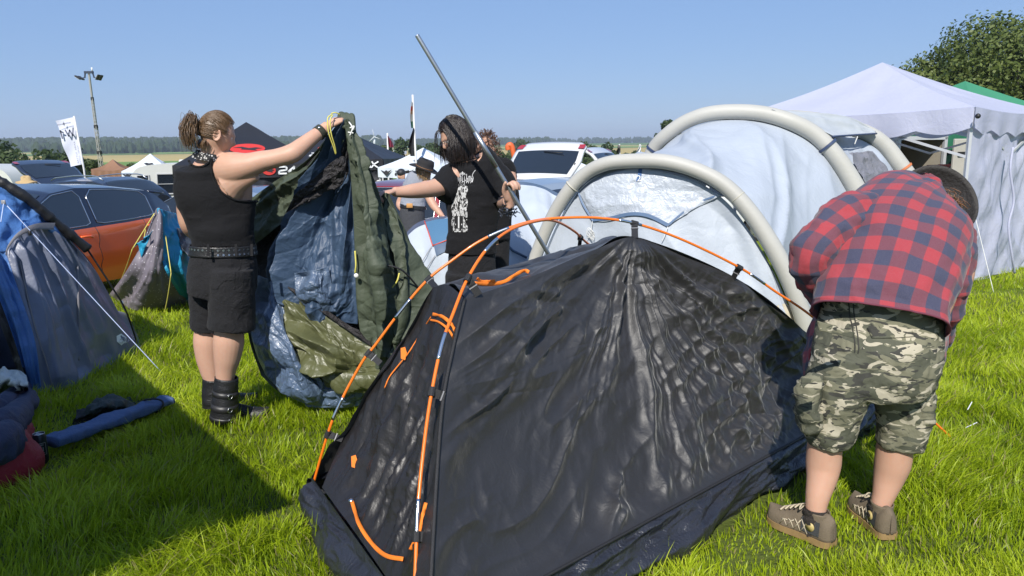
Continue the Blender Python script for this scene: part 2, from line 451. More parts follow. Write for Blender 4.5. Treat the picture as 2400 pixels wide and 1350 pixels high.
    tone = np.clip(0.5 + 0.28 * big + 0.22 * tuft + r.normal(0, 0.2, n), 0, 1)
    at = me.attributes.new('tone', 'FLOAT', 'POINT'); at.data.foreach_set('value', np.repeat(np.where(dry, 2.0, tone), 7).astype(np.float32))
    t = NT('grass_blade'); a = t.N.new('ShaderNodeAttribute'); a.attribute_name = 'tone'; f = a.outputs['Fac']
    c = t.ramp(f, [(0, (0.165, 0.25, 0.008)), (0.5, (0.345, 0.455, 0.014)), (1, (0.50, 0.58, 0.035))])
    c = t.mix(t.math('GREATER_THAN', f, 1.5), c, (0.33, 0.29, 0.12))
    t.set(Base_Color=c, Roughness=0.42, Specular_IOR_Level=0.35)
    tr = t.new('ShaderNodeBsdfTranslucent'); t.put(tr.inputs[0], c); ms = t.N.new('ShaderNodeMixShader'); ms.inputs[0].default_value = 0.45
    t.L.new(t.b.outputs[0], ms.inputs[1]); t.L.new(tr.outputs[0], ms.inputs[2]); t.L.new(ms.outputs[0], t.out.inputs[0])
    me.materials.append(t.m); o = link('grass', me); tag(o, 'lush bright green meadow grass', 'grass', None, 'stuff')
# ================================================================== black inner tent being pitched, with its orange poles
def black_tent():
    root = thing('dome_tent', 'black inner tent half pitched under two crossed orange poles, nearest in the foreground', 'tent', G(1300, 1150))
    N, Rr, L = G(1010, 1668), G(2058, 992), G(735, 1195)
    B = L + (Rr - N) * 0.92; B[2] = float(gz(B[0], B[1]))
    NO_GRASS.append([tuple(q[:2]) for q in (N + np.array([.05, -.05, 0]), Rr + np.array([.05, -.05, 0]), B, L)])
    TRAMPLE.extend([(*(N + (Rr - N) * f + np.array([.13, -.15, 0]))[:2], .15, .72) for f in np.linspace(0, 1, 22)])
    up = np.array([0, 0, 1.0])
    black = NT('black_tent_nylon'); t = black
    p = t.coord('Object')
    w1 = t.math('ABSOLUTE', t.math('SUBTRACT', t.noise(26, 2, p, .5, 1.2), .5)); w2 = t.math('ABSOLUTE', t.math('SUBTRACT', t.noise(70, 3, p, .6, 1.0), .5))
    nb = t.bump(t.math('ADD', w1, t.math('MULTIPLY', w2, .35)), 0.20, 0.014); nb = t.bump(t.noise(420, 2, p), .12, .002, nb)
    t.set(Base_Color=t.mix(t.noise(4, 4, p), (0.0105, 0.0105, 0.012), (0.020, 0.0192, 0.0205)), Roughness=t.math('ADD', 0.47, t.math('MULTIPLY', t.noise(6, 3, p), 0.14)), Specular_IOR_Level=0.72, Sheen_Weight=0.2, Sheen_Roughness=0.4, Normal=nb)
    mesh_black = mat('black_tent_mesh', (0.012, 0.012, 0.013), 0.5, bump=0.5, bscale=300)
    sheet = NT('glossy_groundsheet'); t = sheet; p = t.coord('Object')
    nb = t.bump(t.math('ABSOLUTE', t.math('SUBTRACT', t.noise(9, 3, p, .6, 1.0), .5)), .5, .04); nb = t.bump(t.noise(150, 4, p), .5, .006, nb)
    t.set(Base_Color=t.mix(t.noise(5, 4, p), (0.012, 0.013, 0.018), (0.027, 0.029, 0.039)), Roughness=0.34, Specular_IOR_Level=0.7, Normal=nb)
    orange = mat('orange_pole_paint', (0.78, 0.17, 0.012), 0.30, var=.05, coat=.4)
    orange_c = mat('orange_webbing', (0.80, 0.20, 0.015), 0.7, bump=.3, bscale=400)
    steel = mat('bright_ferrule', (0.72, 0.73, 0.75), 0.22, 1.0, var=.05)
    web = mat('black_webbing', (0.015, 0.015, 0.017), 0.6, bump=.4, bscale=500)
    Nt, Rt, Lt, Bt = N + up * .235, Rr + up * .18, L + up * .16, B + up * .18
    peak = P(1490, 556, 3.35)
    # --- big front panel
    top = [P(1090, 700, 2.72), P(1245, 648, 2.95), P(1392, 586, 3.22), peak, P(1600, 600, 3.48), P(1722, 650, 3.6), P(1800, 712, 3.7), P(1885, 776, 3.8), P(1962, 868, 3.98), P(2040, 960, 4.12)]
    k = len(top); bot = [Nt + (Rt - Nt) * (i / (k - 1)) ** 1.0 for i in range(k)]
    rows = [top]
    back = np.array([-0.62, 0.78, 0])
    for f in (0.22, 0.5, 0.78):
        rows.append([a * (1 - f) + b * f + back * 0.07 * math.sin(math.pi * f) * math.sin(math.pi * i / (k - 1)) for i, (a, b) in enumerate(zip(top, bot))])
    rows.append(bot)
    seam_l = [P(1090, 700, 2.72), P(1062, 820, 2.56), P(1040, 935, 2.42), P(1026, 1100, 2.25), Nt]
    for r_, q_ in zip(rows, seam_l):
        dq = q_ - r_[0]
        for i in range(k): r_[i] = r_[i] + dq * max(0, 1 - i / 4.0)
    def disp(U, V, g):
        q = g - peak
        e1 = (Rt - Nt) / np.linalg.norm(Rt - Nt); a = q @ e1; b = -q[..., 2]
        th = np.arctan2(a, b + 0.03); rad = np.hypot(a, b)
        env = np.clip(rad / 0.25, 0.25, 1) * np.clip(1.35 - rad * 0.45, 0.25, 1)
        wob = .10 * vn(np.stack([a * 2.0, b * 2.0, 0 * a + 9], -1), 91) + .04 * vn(np.stack([a * 5, b * 5, 0 * a], -1), 92); th = th + wob * np.clip(rad, 0, 1)
        big = np.abs(vn(np.stack([th * 4.6 + 7, rad * 0.55, 0 * th], -1), 3)); big2 = np.abs(vn(np.stack([th * 11 + 1, rad * 0.9, 0 * th + 2], -1), 9))
        big3 = np.abs(vn(np.stack([th * 24 + 3, rad * 1.6, 0 * th + 6], -1), 19)); f = (0.22 - big) * 0.058 + (0.25 - big2) * 0.060 * np.clip(1.4 - rad, .4, 1) + (.25 - big3) * .016 * np.clip(rad / .5 - .3, 0, 1)
        ac, al = .30 * a + .95 * b, -.95 * a + .30 * b; ac = ac + .05 * vn(np.stack([a * 2.2, b * 2.2, 0 * a + 1], -1), 93); low = np.abs(vn(np.stack([ac * 5.2, al * 0.9, 0 * a], -1), 17)); f2 = (0.25 - low) * (0.035 + .12 * np.clip(-a * .9, 0, 1))
        low2 = np.abs(vn(np.stack([ac * 15, al * 1.7, 0 * a + 5], -1), 29)); f2 = f2 + (0.25 - low2) * (.032 + .075 * np.clip(-a * .9, 0, 1))
        mixr = np.clip((rad - 0.35) / 0.5, 0, 1)
        p2 = np.stack([(.35 * a + .95 * b) * 11, (.35 * b - .95 * a) * 4.5, 0 * a], -1) + .5 * vn(np.stack([a * 4, b * 4, 0 * a], -1), 71)[..., None]
        msk = np.clip(.45 + 1.1 * vn(np.stack([a * 1.9, b * 1.9, 0 * a + 2], -1), 61) + .35 * (b < .75) + .35 * (a < -.4), .25, 1.3)
        sharp_ = ((.3 - np.abs(vn(p2, 51))) * .016 + (.3 - np.abs(vn(p2[..., ::-1] * 1.0 + np.stack([a * 14, b * 9, 0 * a], -1), 52))) * .009 + (.3 - np.abs(vn(p2 * 2.6, 53))) * .005) * msk
        cc = sharp_ + crumple(np.stack([a * 5.0 + .3 * vn(np.stack([a*3,b*3,0*a],-1),77), b * 4.2, 0 * a], -1), 4, 50) * 0.006 * .6 * np.clip(0.35 + 0.9 * vn(np.stack([a * 1.7, b * 1.7, 0 * a], -1), 60) + 0.45 * (a > -.6), 0.15, 1.3)
        cc = cc + creases(a, b, 820, 4, lambda ca, cb, r: math.atan2(cb, ca) if r.random() < .62 else R(156)) * (.6 + .75 * msk) + .8 * creases(a, b, 700, 5, lambda ca, cb, r: R(156), .45) * msk
        edge = np.minimum(np.clip(V * 9, 0, 1), np.clip((1 - V) * 14, 0, 1)) * np.clip(np.minimum(U, 1 - U) * 16, 0, 1)
        d = (f * env * (1 - 0.55 * mixr) + f2 * mixr + cc) * edge
        for _ in range(2): d[1:-1, 1:-1] = (d[1:-1, 1:-1] * 2 + d[:-2, 1:-1] + d[2:, 1:-1] + d[1:-1, :-2] + d[1:-1, 2:]) / 6
        return .055 * np.tanh(d / .055)
    g, n = patch(rows, 620, 380, disp)
    front = MB().grid(g).build('fabric_panel', black.m, root)
    # --- door panel on the left end (between seam and left outline)
    left_top = [P(1016, 672, 2.98), P(1050, 668, 2.86), P(1090, 700, 2.72)]
    dr = [left_top,
          [P(965, 765, 3.04), P(1015, 790, 2.76), P(1062, 820, 2.56)],
          [P(884, 880, 3.12), P(975, 925, 2.70), P(1040, 935, 2.42)],
          [P(803, 1030, 3.12), P(925, 1080, 2.60), P(1026, 1100, 2.25)],
          [Lt * .86 + Nt * .14 + up * .02, Lt * .45 + Nt * .55 + up * .02, Nt]]
    e2 = (Nt - Lt) / np.linalg.norm(Nt - Lt)
    def disp2(U, V, g):
        a = (g - Lt) @ e2; b = g[..., 2]
        f = (0.25 - np.abs(vn(np.stack([a * 8 + b * .8, b * 1.1, 0 * a], -1), 5))) * 0.075 + (0.25 - np.abs(vn(np.stack([a * 19 + b * 2, b * 2.4, 0 * a], -1), 15))) * 0.025
        f = f + crumple(np.stack([a * 9, b * 7, 0 * a], -1), 3, 8) * 0.006
        return f * np.clip(np.minimum(U, 1 - U) * 9, 0, 1) * np.clip(np.minimum(V, 1 - V) * 10, 0, 1) * np.clip(.35 + V, 0, 1)
    gd, nd = patch(dr, 120, 200, disp2)
    MB().grid(gd).build('door_panel', mat('black_door_mesh', (0.016, 0.015, 0.016), 0.42, bump=.35, bscale=45, spec=.5), root)
    def dpt(u, v, off=0.006):
        i = v * (gd.shape[0] - 1); j = u * (gd.shape[1] - 1); i0, j0 = int(min(i, gd.shape[0] - 2)), int(min(j, gd.shape[1] - 2)); fi, fj = i - i0, j - j0
        q = (gd[i0, j0] * (1 - fi) * (1 - fj) + gd[i0 + 1, j0] * fi * (1 - fj) + gd[i0, j0 + 1] * (1 - fi) * fj + gd[i0 + 1, j0 + 1] * fi * fj)
        return q + nd[i0, j0] * off
    def on_door(px, py):              # nearest point of the door sheet to a pixel
        best = None
        o = np.array([0, 0, CAM_H]); d = ray(px, py); d = d / np.linalg.norm(d)
        q = gd - o; c = q - (q @ d)[..., None] * d; m = (c ** 2).sum(2); i = np.unravel_index(m.argmin(), m.shape)
        return gd[i] + nd[i] * 0.008
    # --- roof and the far sides
    rf = [[P(1016, 672, 2.98), P(1195, 622, 3.55), P(1360, 582, 3.95), P(1490, 590, 4.2), P(1700, 700, 4.5), P(1880, 800, 4.7), B * .4 + Rr * .6 + up * .45],
          [P(1050, 676, 2.87), P(1220, 640, 3.28), P(1385, 590, 3.6), P(1490, 574, 3.8), P(1715, 676, 4.1), P(1885, 790, 4.25), Rr * .8 + B * .2 + up * .3],
          [P(1090, 700, 2.72), P(1245, 648, 2.95), P(1392, 586, 3.22), peak, P(1722, 650, 3.6), P(1885, 776, 3.8), P(2040, 960, 4.12)]]
    def disp3(U, V, g): return (fbm(g * 4, 3, 2) * 0.03 + crumple(g * 6, 2, 4) * .006) * np.clip(np.minimum(V, 1 - V) * 6, 0, 1)
    gr, _ = patch(rf, 160, 50, disp3); MB().grid(gr).build('roof_panel', black.m, root)
    rb = [rf[0], [a * .5 + (Lt + (Bt - Lt) * i / 6) * .5 for i, a in enumerate(rf[0])], [Lt + (Bt - Lt) * i / 6 for i in range(7)]]
    gb, _ = patch(rb, 100, 40, lambda U, V, g: fbm(g * 4, 3, 6) * .02 * np.clip(np.minimum(V, 1 - V) * 6, 0, 1)); MB().grid(gb).build('back_panel', black.m, root)
    # --- groundsheet: a shallow tray folded up round the base
    mb = MB()
    def skirt(A, Bq, h0, h1, out, nu):
        out = np.asarray(out, float); rws = []
        for f, hz, o in ((0, h0, 0.0), (.3, h0 * .72, .03), (.65, h0 * .38, .055), (1, 0.005, 0.03)):
            rws.append([A + (Bq - A) * i / 8 + up * (hz * (1 - i / 8) + hz * h1 / h0 * i / 8) + out * o for i in range(9)])
        def ds(U, V, g):
            a = g @ ((Bq - A) / np.linalg.norm(Bq - A))
            return (fbm(np.stack([a * 2.2, V * 1.3, 0 * V], -1), 3, 7) * .03 + crumple(np.stack([a * 3 + V, V * 2.4 + a * .5, 0 * V], -1), 3, 3) * .012) * np.clip(V * 6, 0, 1)
        gs, _ = patch(rws, nu, 40, ds); mb.grid(gs)
    skirt(N, Rr, .235, .18, (0.66, -0.74, 0), 240); skirt(L, N, .16, .235, (-0.8, -0.5, 0), 120); skirt(Rr, B, .18, .18, (0.7, 0.6, 0), 60); skirt(B, L, .18, .16, (-.6, .8, 0), 60)
    fl = [[N + up * .01, Rr + up * .01], [L + up * .01, B + up * .01]]; gf, _ = patch(fl, 40, 30, lambda U, V, g: fbm(g * 3, 2, 1) * .01); mb.grid(gf)
    # the loose flap of groundsheet lying towards the camera below the door
    fp = [[P(800, 1150, 3.02) , P(850, 1230, 2.75), P(960, 1310, 2.35), Nt * .97 + Lt * .03], [G(770, 1172, .10), G(800, 1260, .09), G(880, 1370, .08), G(960, 1560, .06)], [G(735, 1196, .02), G(772, 1270, .02), G(838, 1370, .02), G(950, 1620, .02)]]
    gq, _ = patch(fp, 90, 40, lambda U, V, g: fbm(g * 7, 3, 12) * .012 + crumple(g * 8, 2, 3) * .004); mb.grid(gq)
    mb.build('groundsheet', sheet.m, root)
    # piping along the sheet's upper edge and the corner seam
    sm = MB(); sm.tube([bot[i] + np.array([.5, -.6, .1]) * .008 for i in range(k)], .006, 6, 60); sm.tube([r[0] + np.array([-.2, -.9, 0]) * .006 for r in rows], .007, 6, 60); sm.build('seam', web, root)
    fold = [[r[0] + np.array([-.02, -.012, 0]) * s for s in (-1.2, 0, 1.4)] for r in rows]
    # --- poles
    def pole(pts, segs, name='tent_pole'):
        q = cr(np.array(pts), 240); d = np.r_[0, np.cumsum(np.linalg.norm(np.diff(q, axis=0), axis=1))]
        o = MB().tube(q, .0062, 10).build(name, orange, root)
        for (px, py) in segs:
            c = ray(px, py); c = c / np.linalg.norm(c); e = q - np.array([0, 0, CAM_H]); m = ((e - (e @ c)[:, None] * c) ** 2).sum(1); i = int(m.argmin())
            i0 = max(0, np.searchsorted(d, d[i] - .055)); i1 = min(239, np.searchsorted(d, d[i] + .055))
            if i1 - i0 >= 1: MB().tube(q[i0:i1 + 1], .0068, 10).build('ferrule', steel, o)
        return q
    yl = lambda px: 3.08 + 0.72 * (px - 718) / 1537
    pl = [(718, 1192), (768, 1018), (800, 939), (848, 850), (880, 808), (940, 728), (1003, 655), (1060, 610), (1120, 568), (1185, 537), (1255, 517), (1330, 510), (1405, 511), (1490, 524), (1600, 562), (1735, 628), (1820, 685), (1900, 739), (2050, 860), (2185, 985), (2250, 1044)]
    pts = [P(a, b, yl(a)) for a, b in pl]; pts[0] = G(718, 1192, .0)
    qa = pole(pts, [(790, 965), (938, 722), (1163, 545), (1470, 520), (1770, 650), (2240, 1036)])
    pn = [(962, 1500, 1.98), (973, 1350, 2.07), (979, 1200, 2.17), (992, 1060, 2.28), (1010, 930, 2.40), (1035, 810, 2.52), (1062, 735, 2.62), (1095, 655, 2.74), (1141, 584, 2.86), (1192, 541, 3.0), (1255, 519, 3.2), (1300, 518, 3.4), (1346, 542, 3.68), (1392, 582, 3.98)]
    pts = [P(*q) for q in pn] ; e = pts[-1]; pts = [N + np.array([-.06, -.03, .0])] + pts + [e * .5 + B * .5 + np.array([.0, .05, .22]), B + np.array([.03, .03, 0])]
    qb = pole(pts, [(978, 1215), (1034, 815), (1148, 575)])
    tip = MB(); tip.tube([qa[-1], qa[-1] + (qa[-1] - qa[-3]) / np.linalg.norm(qa[-1] - qa[-3]) * .05], .004, 8); tip.build('pole_tip', steel, root)
    # --- clips and webbing straps
    def on(q, px, py):
        c = ray(px, py); c = c / np.linalg.norm(c); e = q - np.array([0, 0, CAM_H]); m = ((e - (e @ c)[:, None] * c) ** 2).sum(1); return q[int(m.argmin())], q[min(239, int(m.argmin()) + 2)] - q[max(0, int(m.argmin()) - 2)]
    def strap(q, a, b, y=None, w=.026):
        c, t = on(q, *a); e = P(b[0], b[1], y) if y else on_door(*b)
        t = t / np.linalg.norm(t); s = MB(); d = (e - c) / np.linalg.norm(e - c)
        cam_d = c - np.array([0, 0, CAM_H]); cam_d /= np.linalg.norm(cam_d)
        s.bar(c + d * .02, e, w, .003, up=cam_d); so = s.build('clip_strap', web, root, smooth=False)
        cl = MB().tube([c - t * .016, c + t * .016], .0125, 10); cl.bar(c + d * .008, c + d * .03, .03, .008, up=cam_d); cl.build('clip', web, so, smooth=False)
        MB().bar(c + d * .036, c + d * .040, .034, .007, up=cam_d).build('buckle', mat('grey_buckle', (.25, .25, .26), .4), so, smooth=False)
    strap(qa, (768, 1018), (803, 1030), 3.1); strap(qa, (865, 828), (892, 852), 3.1); strap(qa, (1003, 655), (1030, 684), 2.95)
    strap(qb, (1097, 652), (1122, 692), 2.75, .03); strap(qb, (1014, 915), (1042, 930), 2.42); strap(qb, (975, 1253), (1006, 1257), 2.14)
    strap(qa, (1490, 524), (1488, 558), 3.35, .03); strap(qa, (1735, 628), (1716, 656), 3.6); strap(qb, (1359, 556), (1357, 584), 3.95, .02)
    # --- orange trims
    def ribbon(pts, w, name, y=None, seed=0):
        q = cr(np.array(pts), 40); s = MB(); L_ = []
        t = np.gradient(q, axis=0); t /= np.linalg.norm(t, axis=1, keepdims=True)
        v = q - np.array([0, 0, CAM_H]); v /= np.linalg.norm(v, axis=1, keepdims=True)
        sd = np.cross(t, v); sd /= np.linalg.norm(sd, axis=1, keepdims=True)
        tw = 0.9 * vn(np.stack([np.linspace(0, 5, 40)] * 3, -1), seed)[:, None]; sd = sd * np.cos(tw) + v * np.sin(tw)
        s.grid(np.stack([q - sd * w / 2, q, q + sd * w / 2], 1)); o = s.build(name, orange_c, root); sol = o.modifiers.new('thickness', 'SOLIDIFY'); sol.thickness = .002
    ribbon([P(1112, 664, 2.9), P(1150, 666, 2.98), P(1182, 660, 3.05), P(1205, 646, 3.1), P(1228, 634, 3.15), P(1240, 638, 3.15)], .016, 'orange_tie', seed=2)
    ribbon([P(1118, 652, 2.92), P(1130, 660, 2.95), P(1160, 658, 3.0)], .013, 'orange_tie', seed=4)
    ribbon([on_door(*q) for q in ((1018, 738), (1040, 745), (1060, 760), (1078, 782))], .013, 'zip_flap', seed=1)
    ribbon([on_door(*q) for q in ((1012, 752), (1035, 758), (1058, 778), (1070, 806), (1074, 835), (1066, 870))], .008, 'zip', seed=3)
    ribbon([on_door(*q) for q in ((1014, 745), (985, 790), (960, 830), (920, 880), (905, 910))], .005, 'zip', seed=6)
    ribbon([on_door(*q) for q in ((828, 1178), (838, 1205), (846, 1228), (862, 1258), (885, 1288), (915, 1306), (950, 1312))], .014, 'zip', seed=5)
    ribbon([on_door(*q) for q in ((966, 1290), (985, 1255), (996, 1210), (1004, 1180))], .012, 'zip', seed=8)
    for px, py, dx in ((832, 1082, 4), (950, 828, 12)):
        c = on_door(px, py); s = MB(); v = c - np.array([0, 0, CAM_H]); v /= np.linalg.norm(v)
        rt = np.cross(v, up); rt /= np.linalg.norm(rt); u2 = np.cross(rt, v); c = c - v * .015
        s.prism([(-.011, -.022), (.006, -.03), (.014, .0), (.008, .024), (-.01, .02)], rt, u2, v * .006, c); s.build('zip_pull', orange_c, root, smooth=False)
    ribbon([on_door(852, 1244), P(846, 1265, 2.72), P(842, 1288, 2.70)], .008, 'zip_cord', seed=9)
    ribbon([on_door(856, 1244), P(853, 1262, 2.72), P(848, 1280, 2.70)], .008, 'zip_cord', seed=10)
    s = MB(); c = on_door(828, 1176); s.ball(c, (.012, .012, .008)); s.build('zip_slider', steel, root)
    return root
black_tent()
# ================================================================== helpers for tents
def cord(name, a, b, m, parent, r=.0025, sag=0.0, n=12):
    a = np.asarray(a); b = np.asarray(b); q = [a + (b - a) * i / (n - 1) - np.array([0, 0, sag * 4 * (i / (n - 1)) * (1 - i / (n - 1))]) for i in range(n)]
    return MB().tube(q, r, 6).build(name, m, parent)
def folds(k, amp, fx=6, fy=1.2, seed=0, cr_amp=.006):
    def d(U, V, g):
        a = (0.25 - np.abs(vn(np.stack([U * fx + V * .7, V * fy, 0 * U], -1), seed))) * amp
        a = a + fbm(np.stack([U * fx * .8, V * fy * 1.6, 0 * U + 3], -1), 3, seed + 2) * amp * .5
        return (a + crumple(g * k, 2, seed + 5) * cr_amp) * np.clip(np.minimum(U, 1 - U) * 12, 0, 1) * np.clip(np.minimum(V, 1 - V) * 12, 0, 1)
    return d
def sheet(name, rows, m, parent, nu=60, nv=60, disp=None, toward=(0, 0, CAM_H), solid=.0015):
    g, n = patch(PP(rows), nu, nv, disp, toward); mb = MB().grid(g)
    o = mb.build(name, m, parent)
    if solid: q = o.modifiers.new('thickness', 'SOLIDIFY'); q.thickness = solid
    return o, g, n
def on_sheet(g, n, px, py, off=.004):
    o = np.array([0, 0, CAM_H]); d = ray(px, py); d = d / np.linalg.norm(d)
    q = g - o; c = q - (q @ d)[..., None] * d; m = (c ** 2).sum(2); i = np.unravel_index(m.argmin(), m.shape)
    best = g[i]; nn = n[i]; t = ((best - o) @ nn) / (d @ nn) if abs(d @ nn) > .15 else (best - o) @ d
    return o + d * t + nn * off
# ================================================================== blue and grey tent at the left edge
def blue_tent():
    root = thing('tunnel_tent', 'blue and grey tent with black pole sleeve and open door, at the left edge', 'tent', G(100, 900))
    grey = fabric('grey_tent_cloth', (0.15, 0.17, 0.24), .42, wr=.22, wscale=5, fine=.2, trans=.12, var=.14, spec=.5)
    blue = fabric('blue_tent_cloth', (0.075, 0.19, 0.47), .42, wr=.4, wscale=6, trans=.2, spec=.5)
    dark = fabric('charcoal_tent_cloth', (0.03, 0.028, 0.03), .6, wr=.4)
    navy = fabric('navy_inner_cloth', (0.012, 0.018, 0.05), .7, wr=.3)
    trim = mat('grey_tape', (0.17, 0.165, 0.18), .7, bump=.3, bscale=200); cordm = mat('blue_white_cord', (0.42, 0.50, 0.72), .6, var=.3, vscale=120)
    blk = mat('black_sleeve', (0.012, 0.012, 0.014), .55, bump=.3, bscale=60)
    o, gg, gn = sheet('side_panel', [
        [(13, 590, 5.14), (45, 546, 5.28), (85, 528, 5.44), (128, 526, 5.64)],
        [(47, 690, 5.08), (95, 668, 5.28), (155, 638, 5.54), (217, 625, 5.97)],
        [(82, 800, 5.04), (140, 788, 5.26), (205, 762, 5.64), (285, 745, 6.27)],
        [G(98, 922), G(180, 902), G(250, 860), G(338, 822)]], grey, root, 110, 110, folds(4, .07, 7.5, .7, 2, .006))
    sheet('door_panel', [[(-70, 545, 5.02), (-30, 570, 5.07), (13, 590, 5.14)], [(-20, 655, 4.98), (12, 672, 5.02), (47, 690, 5.08)], [(30, 787, 4.97), (55, 795, 5.0), (82, 800, 5.04)], [G(70, 922), G(84, 922), G(98, 922)]], blue, root, 40, 80, folds(5, .05, 4, 1, 5, .008))
    sheet('door_edge', [[(-95, 540, 4.98), (-70, 548, 5.0)], [(-42, 655, 4.95), (-20, 655, 4.98)], [(12, 790, 4.94), (30, 787, 4.97)], [G(52, 905), G(72, 925)]], dark, root, 10, 60, folds(9, .02, 2, 8, 5, .012))
    sheet('roof_panel', [[(-90, 340, 5.42), (-10, 405, 5.47), (70, 478, 5.58), (150, 548, 5.76), (217, 622, 5.97)], [(-90, 420, 5.27), (-20, 470, 5.32), (50, 500, 5.47), (110, 522, 5.62), (190, 610, 5.92)], [(-90, 540, 5.02), (-30, 565, 5.08), (13, 590, 5.14), (85, 528, 5.44), (128, 526, 5.64)]], blue, root, 70, 50, folds(6, .04, 5, 1.5, 9, .012))
    sheet('far_panel', [[(-90, 340, 5.42), (-10, 405, 5.47), (70, 478, 5.58), (150, 548, 5.76), (217, 622, 5.97), (285, 745, 6.27), G(338, 822)], [(-90, 400, 6.6), (-10, 450, 6.6), (70, 520, 6.7), (120, 590, 6.8), (180, 660, 7.0), (240, 715, 7.1), G(300, 735)]], grey, root, 60, 10, None)
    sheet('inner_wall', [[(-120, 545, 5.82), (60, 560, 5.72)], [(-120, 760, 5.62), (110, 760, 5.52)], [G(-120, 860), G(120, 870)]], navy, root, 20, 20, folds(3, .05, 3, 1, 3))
    # vent hood edge, seams, sleeve, pole
    hood = [(14, 592, 5.12), (20, 572, 5.16), (44, 543, 5.25), (84, 524, 5.4), (130, 522, 5.6)]
    g0 = cr(PP([hood])[0], 40); off = np.array([0.0, -.05, .005])
    w_ = np.linspace(.3, 1, 40)[:, None] * np.array([.012, -.05, -.035]) 
    MB().grid(np.stack([g0, g0 + w_, g0 + w_ * 1.05 + np.array([0, .01, -.012])], 1)).build('vent_hood', trim, root)
    for nm, pts in (('seam', [(180, 585), (182, 680), (184, 770), (183, 845)]), ('seam', [(46, 612), (60, 680), (82, 770), (108, 850), (122, 905)])):
        MB().tube([on_sheet(gg, gn, *q) for q in pts], .008, 6, 40, flat=.5).build(nm, trim, root)
    q = cr(PP([[(-90, 352, 5.38), (-10, 418, 5.44), (60, 462, 5.52), (120, 512, 5.64), (205, 583, 5.84)]])[0], 60)
    rr = .036 + .006 * vn(np.stack([np.linspace(0, 26, 60)] * 3, -1), 3); MB().tube(q, rr, 12).build('pole_sleeve', blk, root)
    MB().tube(cr(np.array([P(203, 581, 5.84), P(262, 672, 5.97), P(292, 722, 6.08), P(312, 775, 6.22), G(326, 822)]), 40), .0075, 8).build('tent_pole', blk, root)
    MB().tube([P(284, 706, 6.05), P(294, 727, 6.1)], .009, 8).build('ferrule', mat('bright_ferrule', (.72, .73, .75), .22, 1), root)
    MB().tube([P(197, 586, 5.82), P(208, 576, 5.83)], .012, 8).build('sleeve_end', mat('pale_tape', (.45, .46, .44), .7), root)
    cord('guyline', P(9, 474, 5.28), G(384, 878, .02), cordm, root, .0034); cord('guyline', P(9, 474, 5.28), P(2, 520, 5.12), cordm, root, .0034)
    c = P(70, 546, 5.29); MB().box(c, (.02, .02, .035), bev=.004).build('line_tensioner', blk, root)
    hx = P(8, 474, 5.27); MB().box(hx, (.03, .01, .03), bev=.003).build('toggle', mat('grey_buckle', (.25, .25, .26), .4), root)
    # printed badge low on the panel
    wht = mat('white_print', (.72, .74, .76), .6)
    lg = MB(); C0 = np.array([297, 808.]); 
    hexa = [(q[0] - 14, q[1] - 12) for q in ((286, 800), (297, 794), (309, 803), (309, 816), (298, 822), (287, 813))]
    lg.add([on_sheet(gg, gn, *q) for q in hexa], [tuple(range(6))]); lg.build('badge', wht, root, smooth=False)
    lt = MB(); text_on(lt, 'GEAR', 16, lambda x, y: on_sheet(gg, gn, 297 + x, 798 - y - .16 * x, .007)); lt.build('lettering', mat('grey_print', (.42, .44, .47), .6), root, smooth=False)
    NO_GRASS.append([tuple(G(*q)[:2]) for q in ((95, 920), (180, 900), (250, 858), (336, 822), (300, 740), (-200, 760), (-200, 930))])
    # shirt and odds and ends in the doorway
    s = thing('crumpled_shirt', 'crumpled pale grey shirt in the open doorway of the blue tent', 'shirt', G(25, 900))
    gq, _ = patch(PP([[(-30, 880, 4.75), (15, 868, 4.7), (45, 868, 4.66), (62, 880, 4.62)], [(-30, 915, 4.6), (10, 888, 4.5), (40, 890, 4.45), (66, 905, 4.4)], [G(-30, 925), G(12, 928), (40, 915, 4.42), G(66, 922)]]), 40, 30, folds(9, .05, 4, 3, 8, .014)); so = MB().grid(gq).build('cloth', fabric('pale_shirt_cloth', (.50, .52, .50), .8, wr=.5, wscale=14), s)
blue_tent()
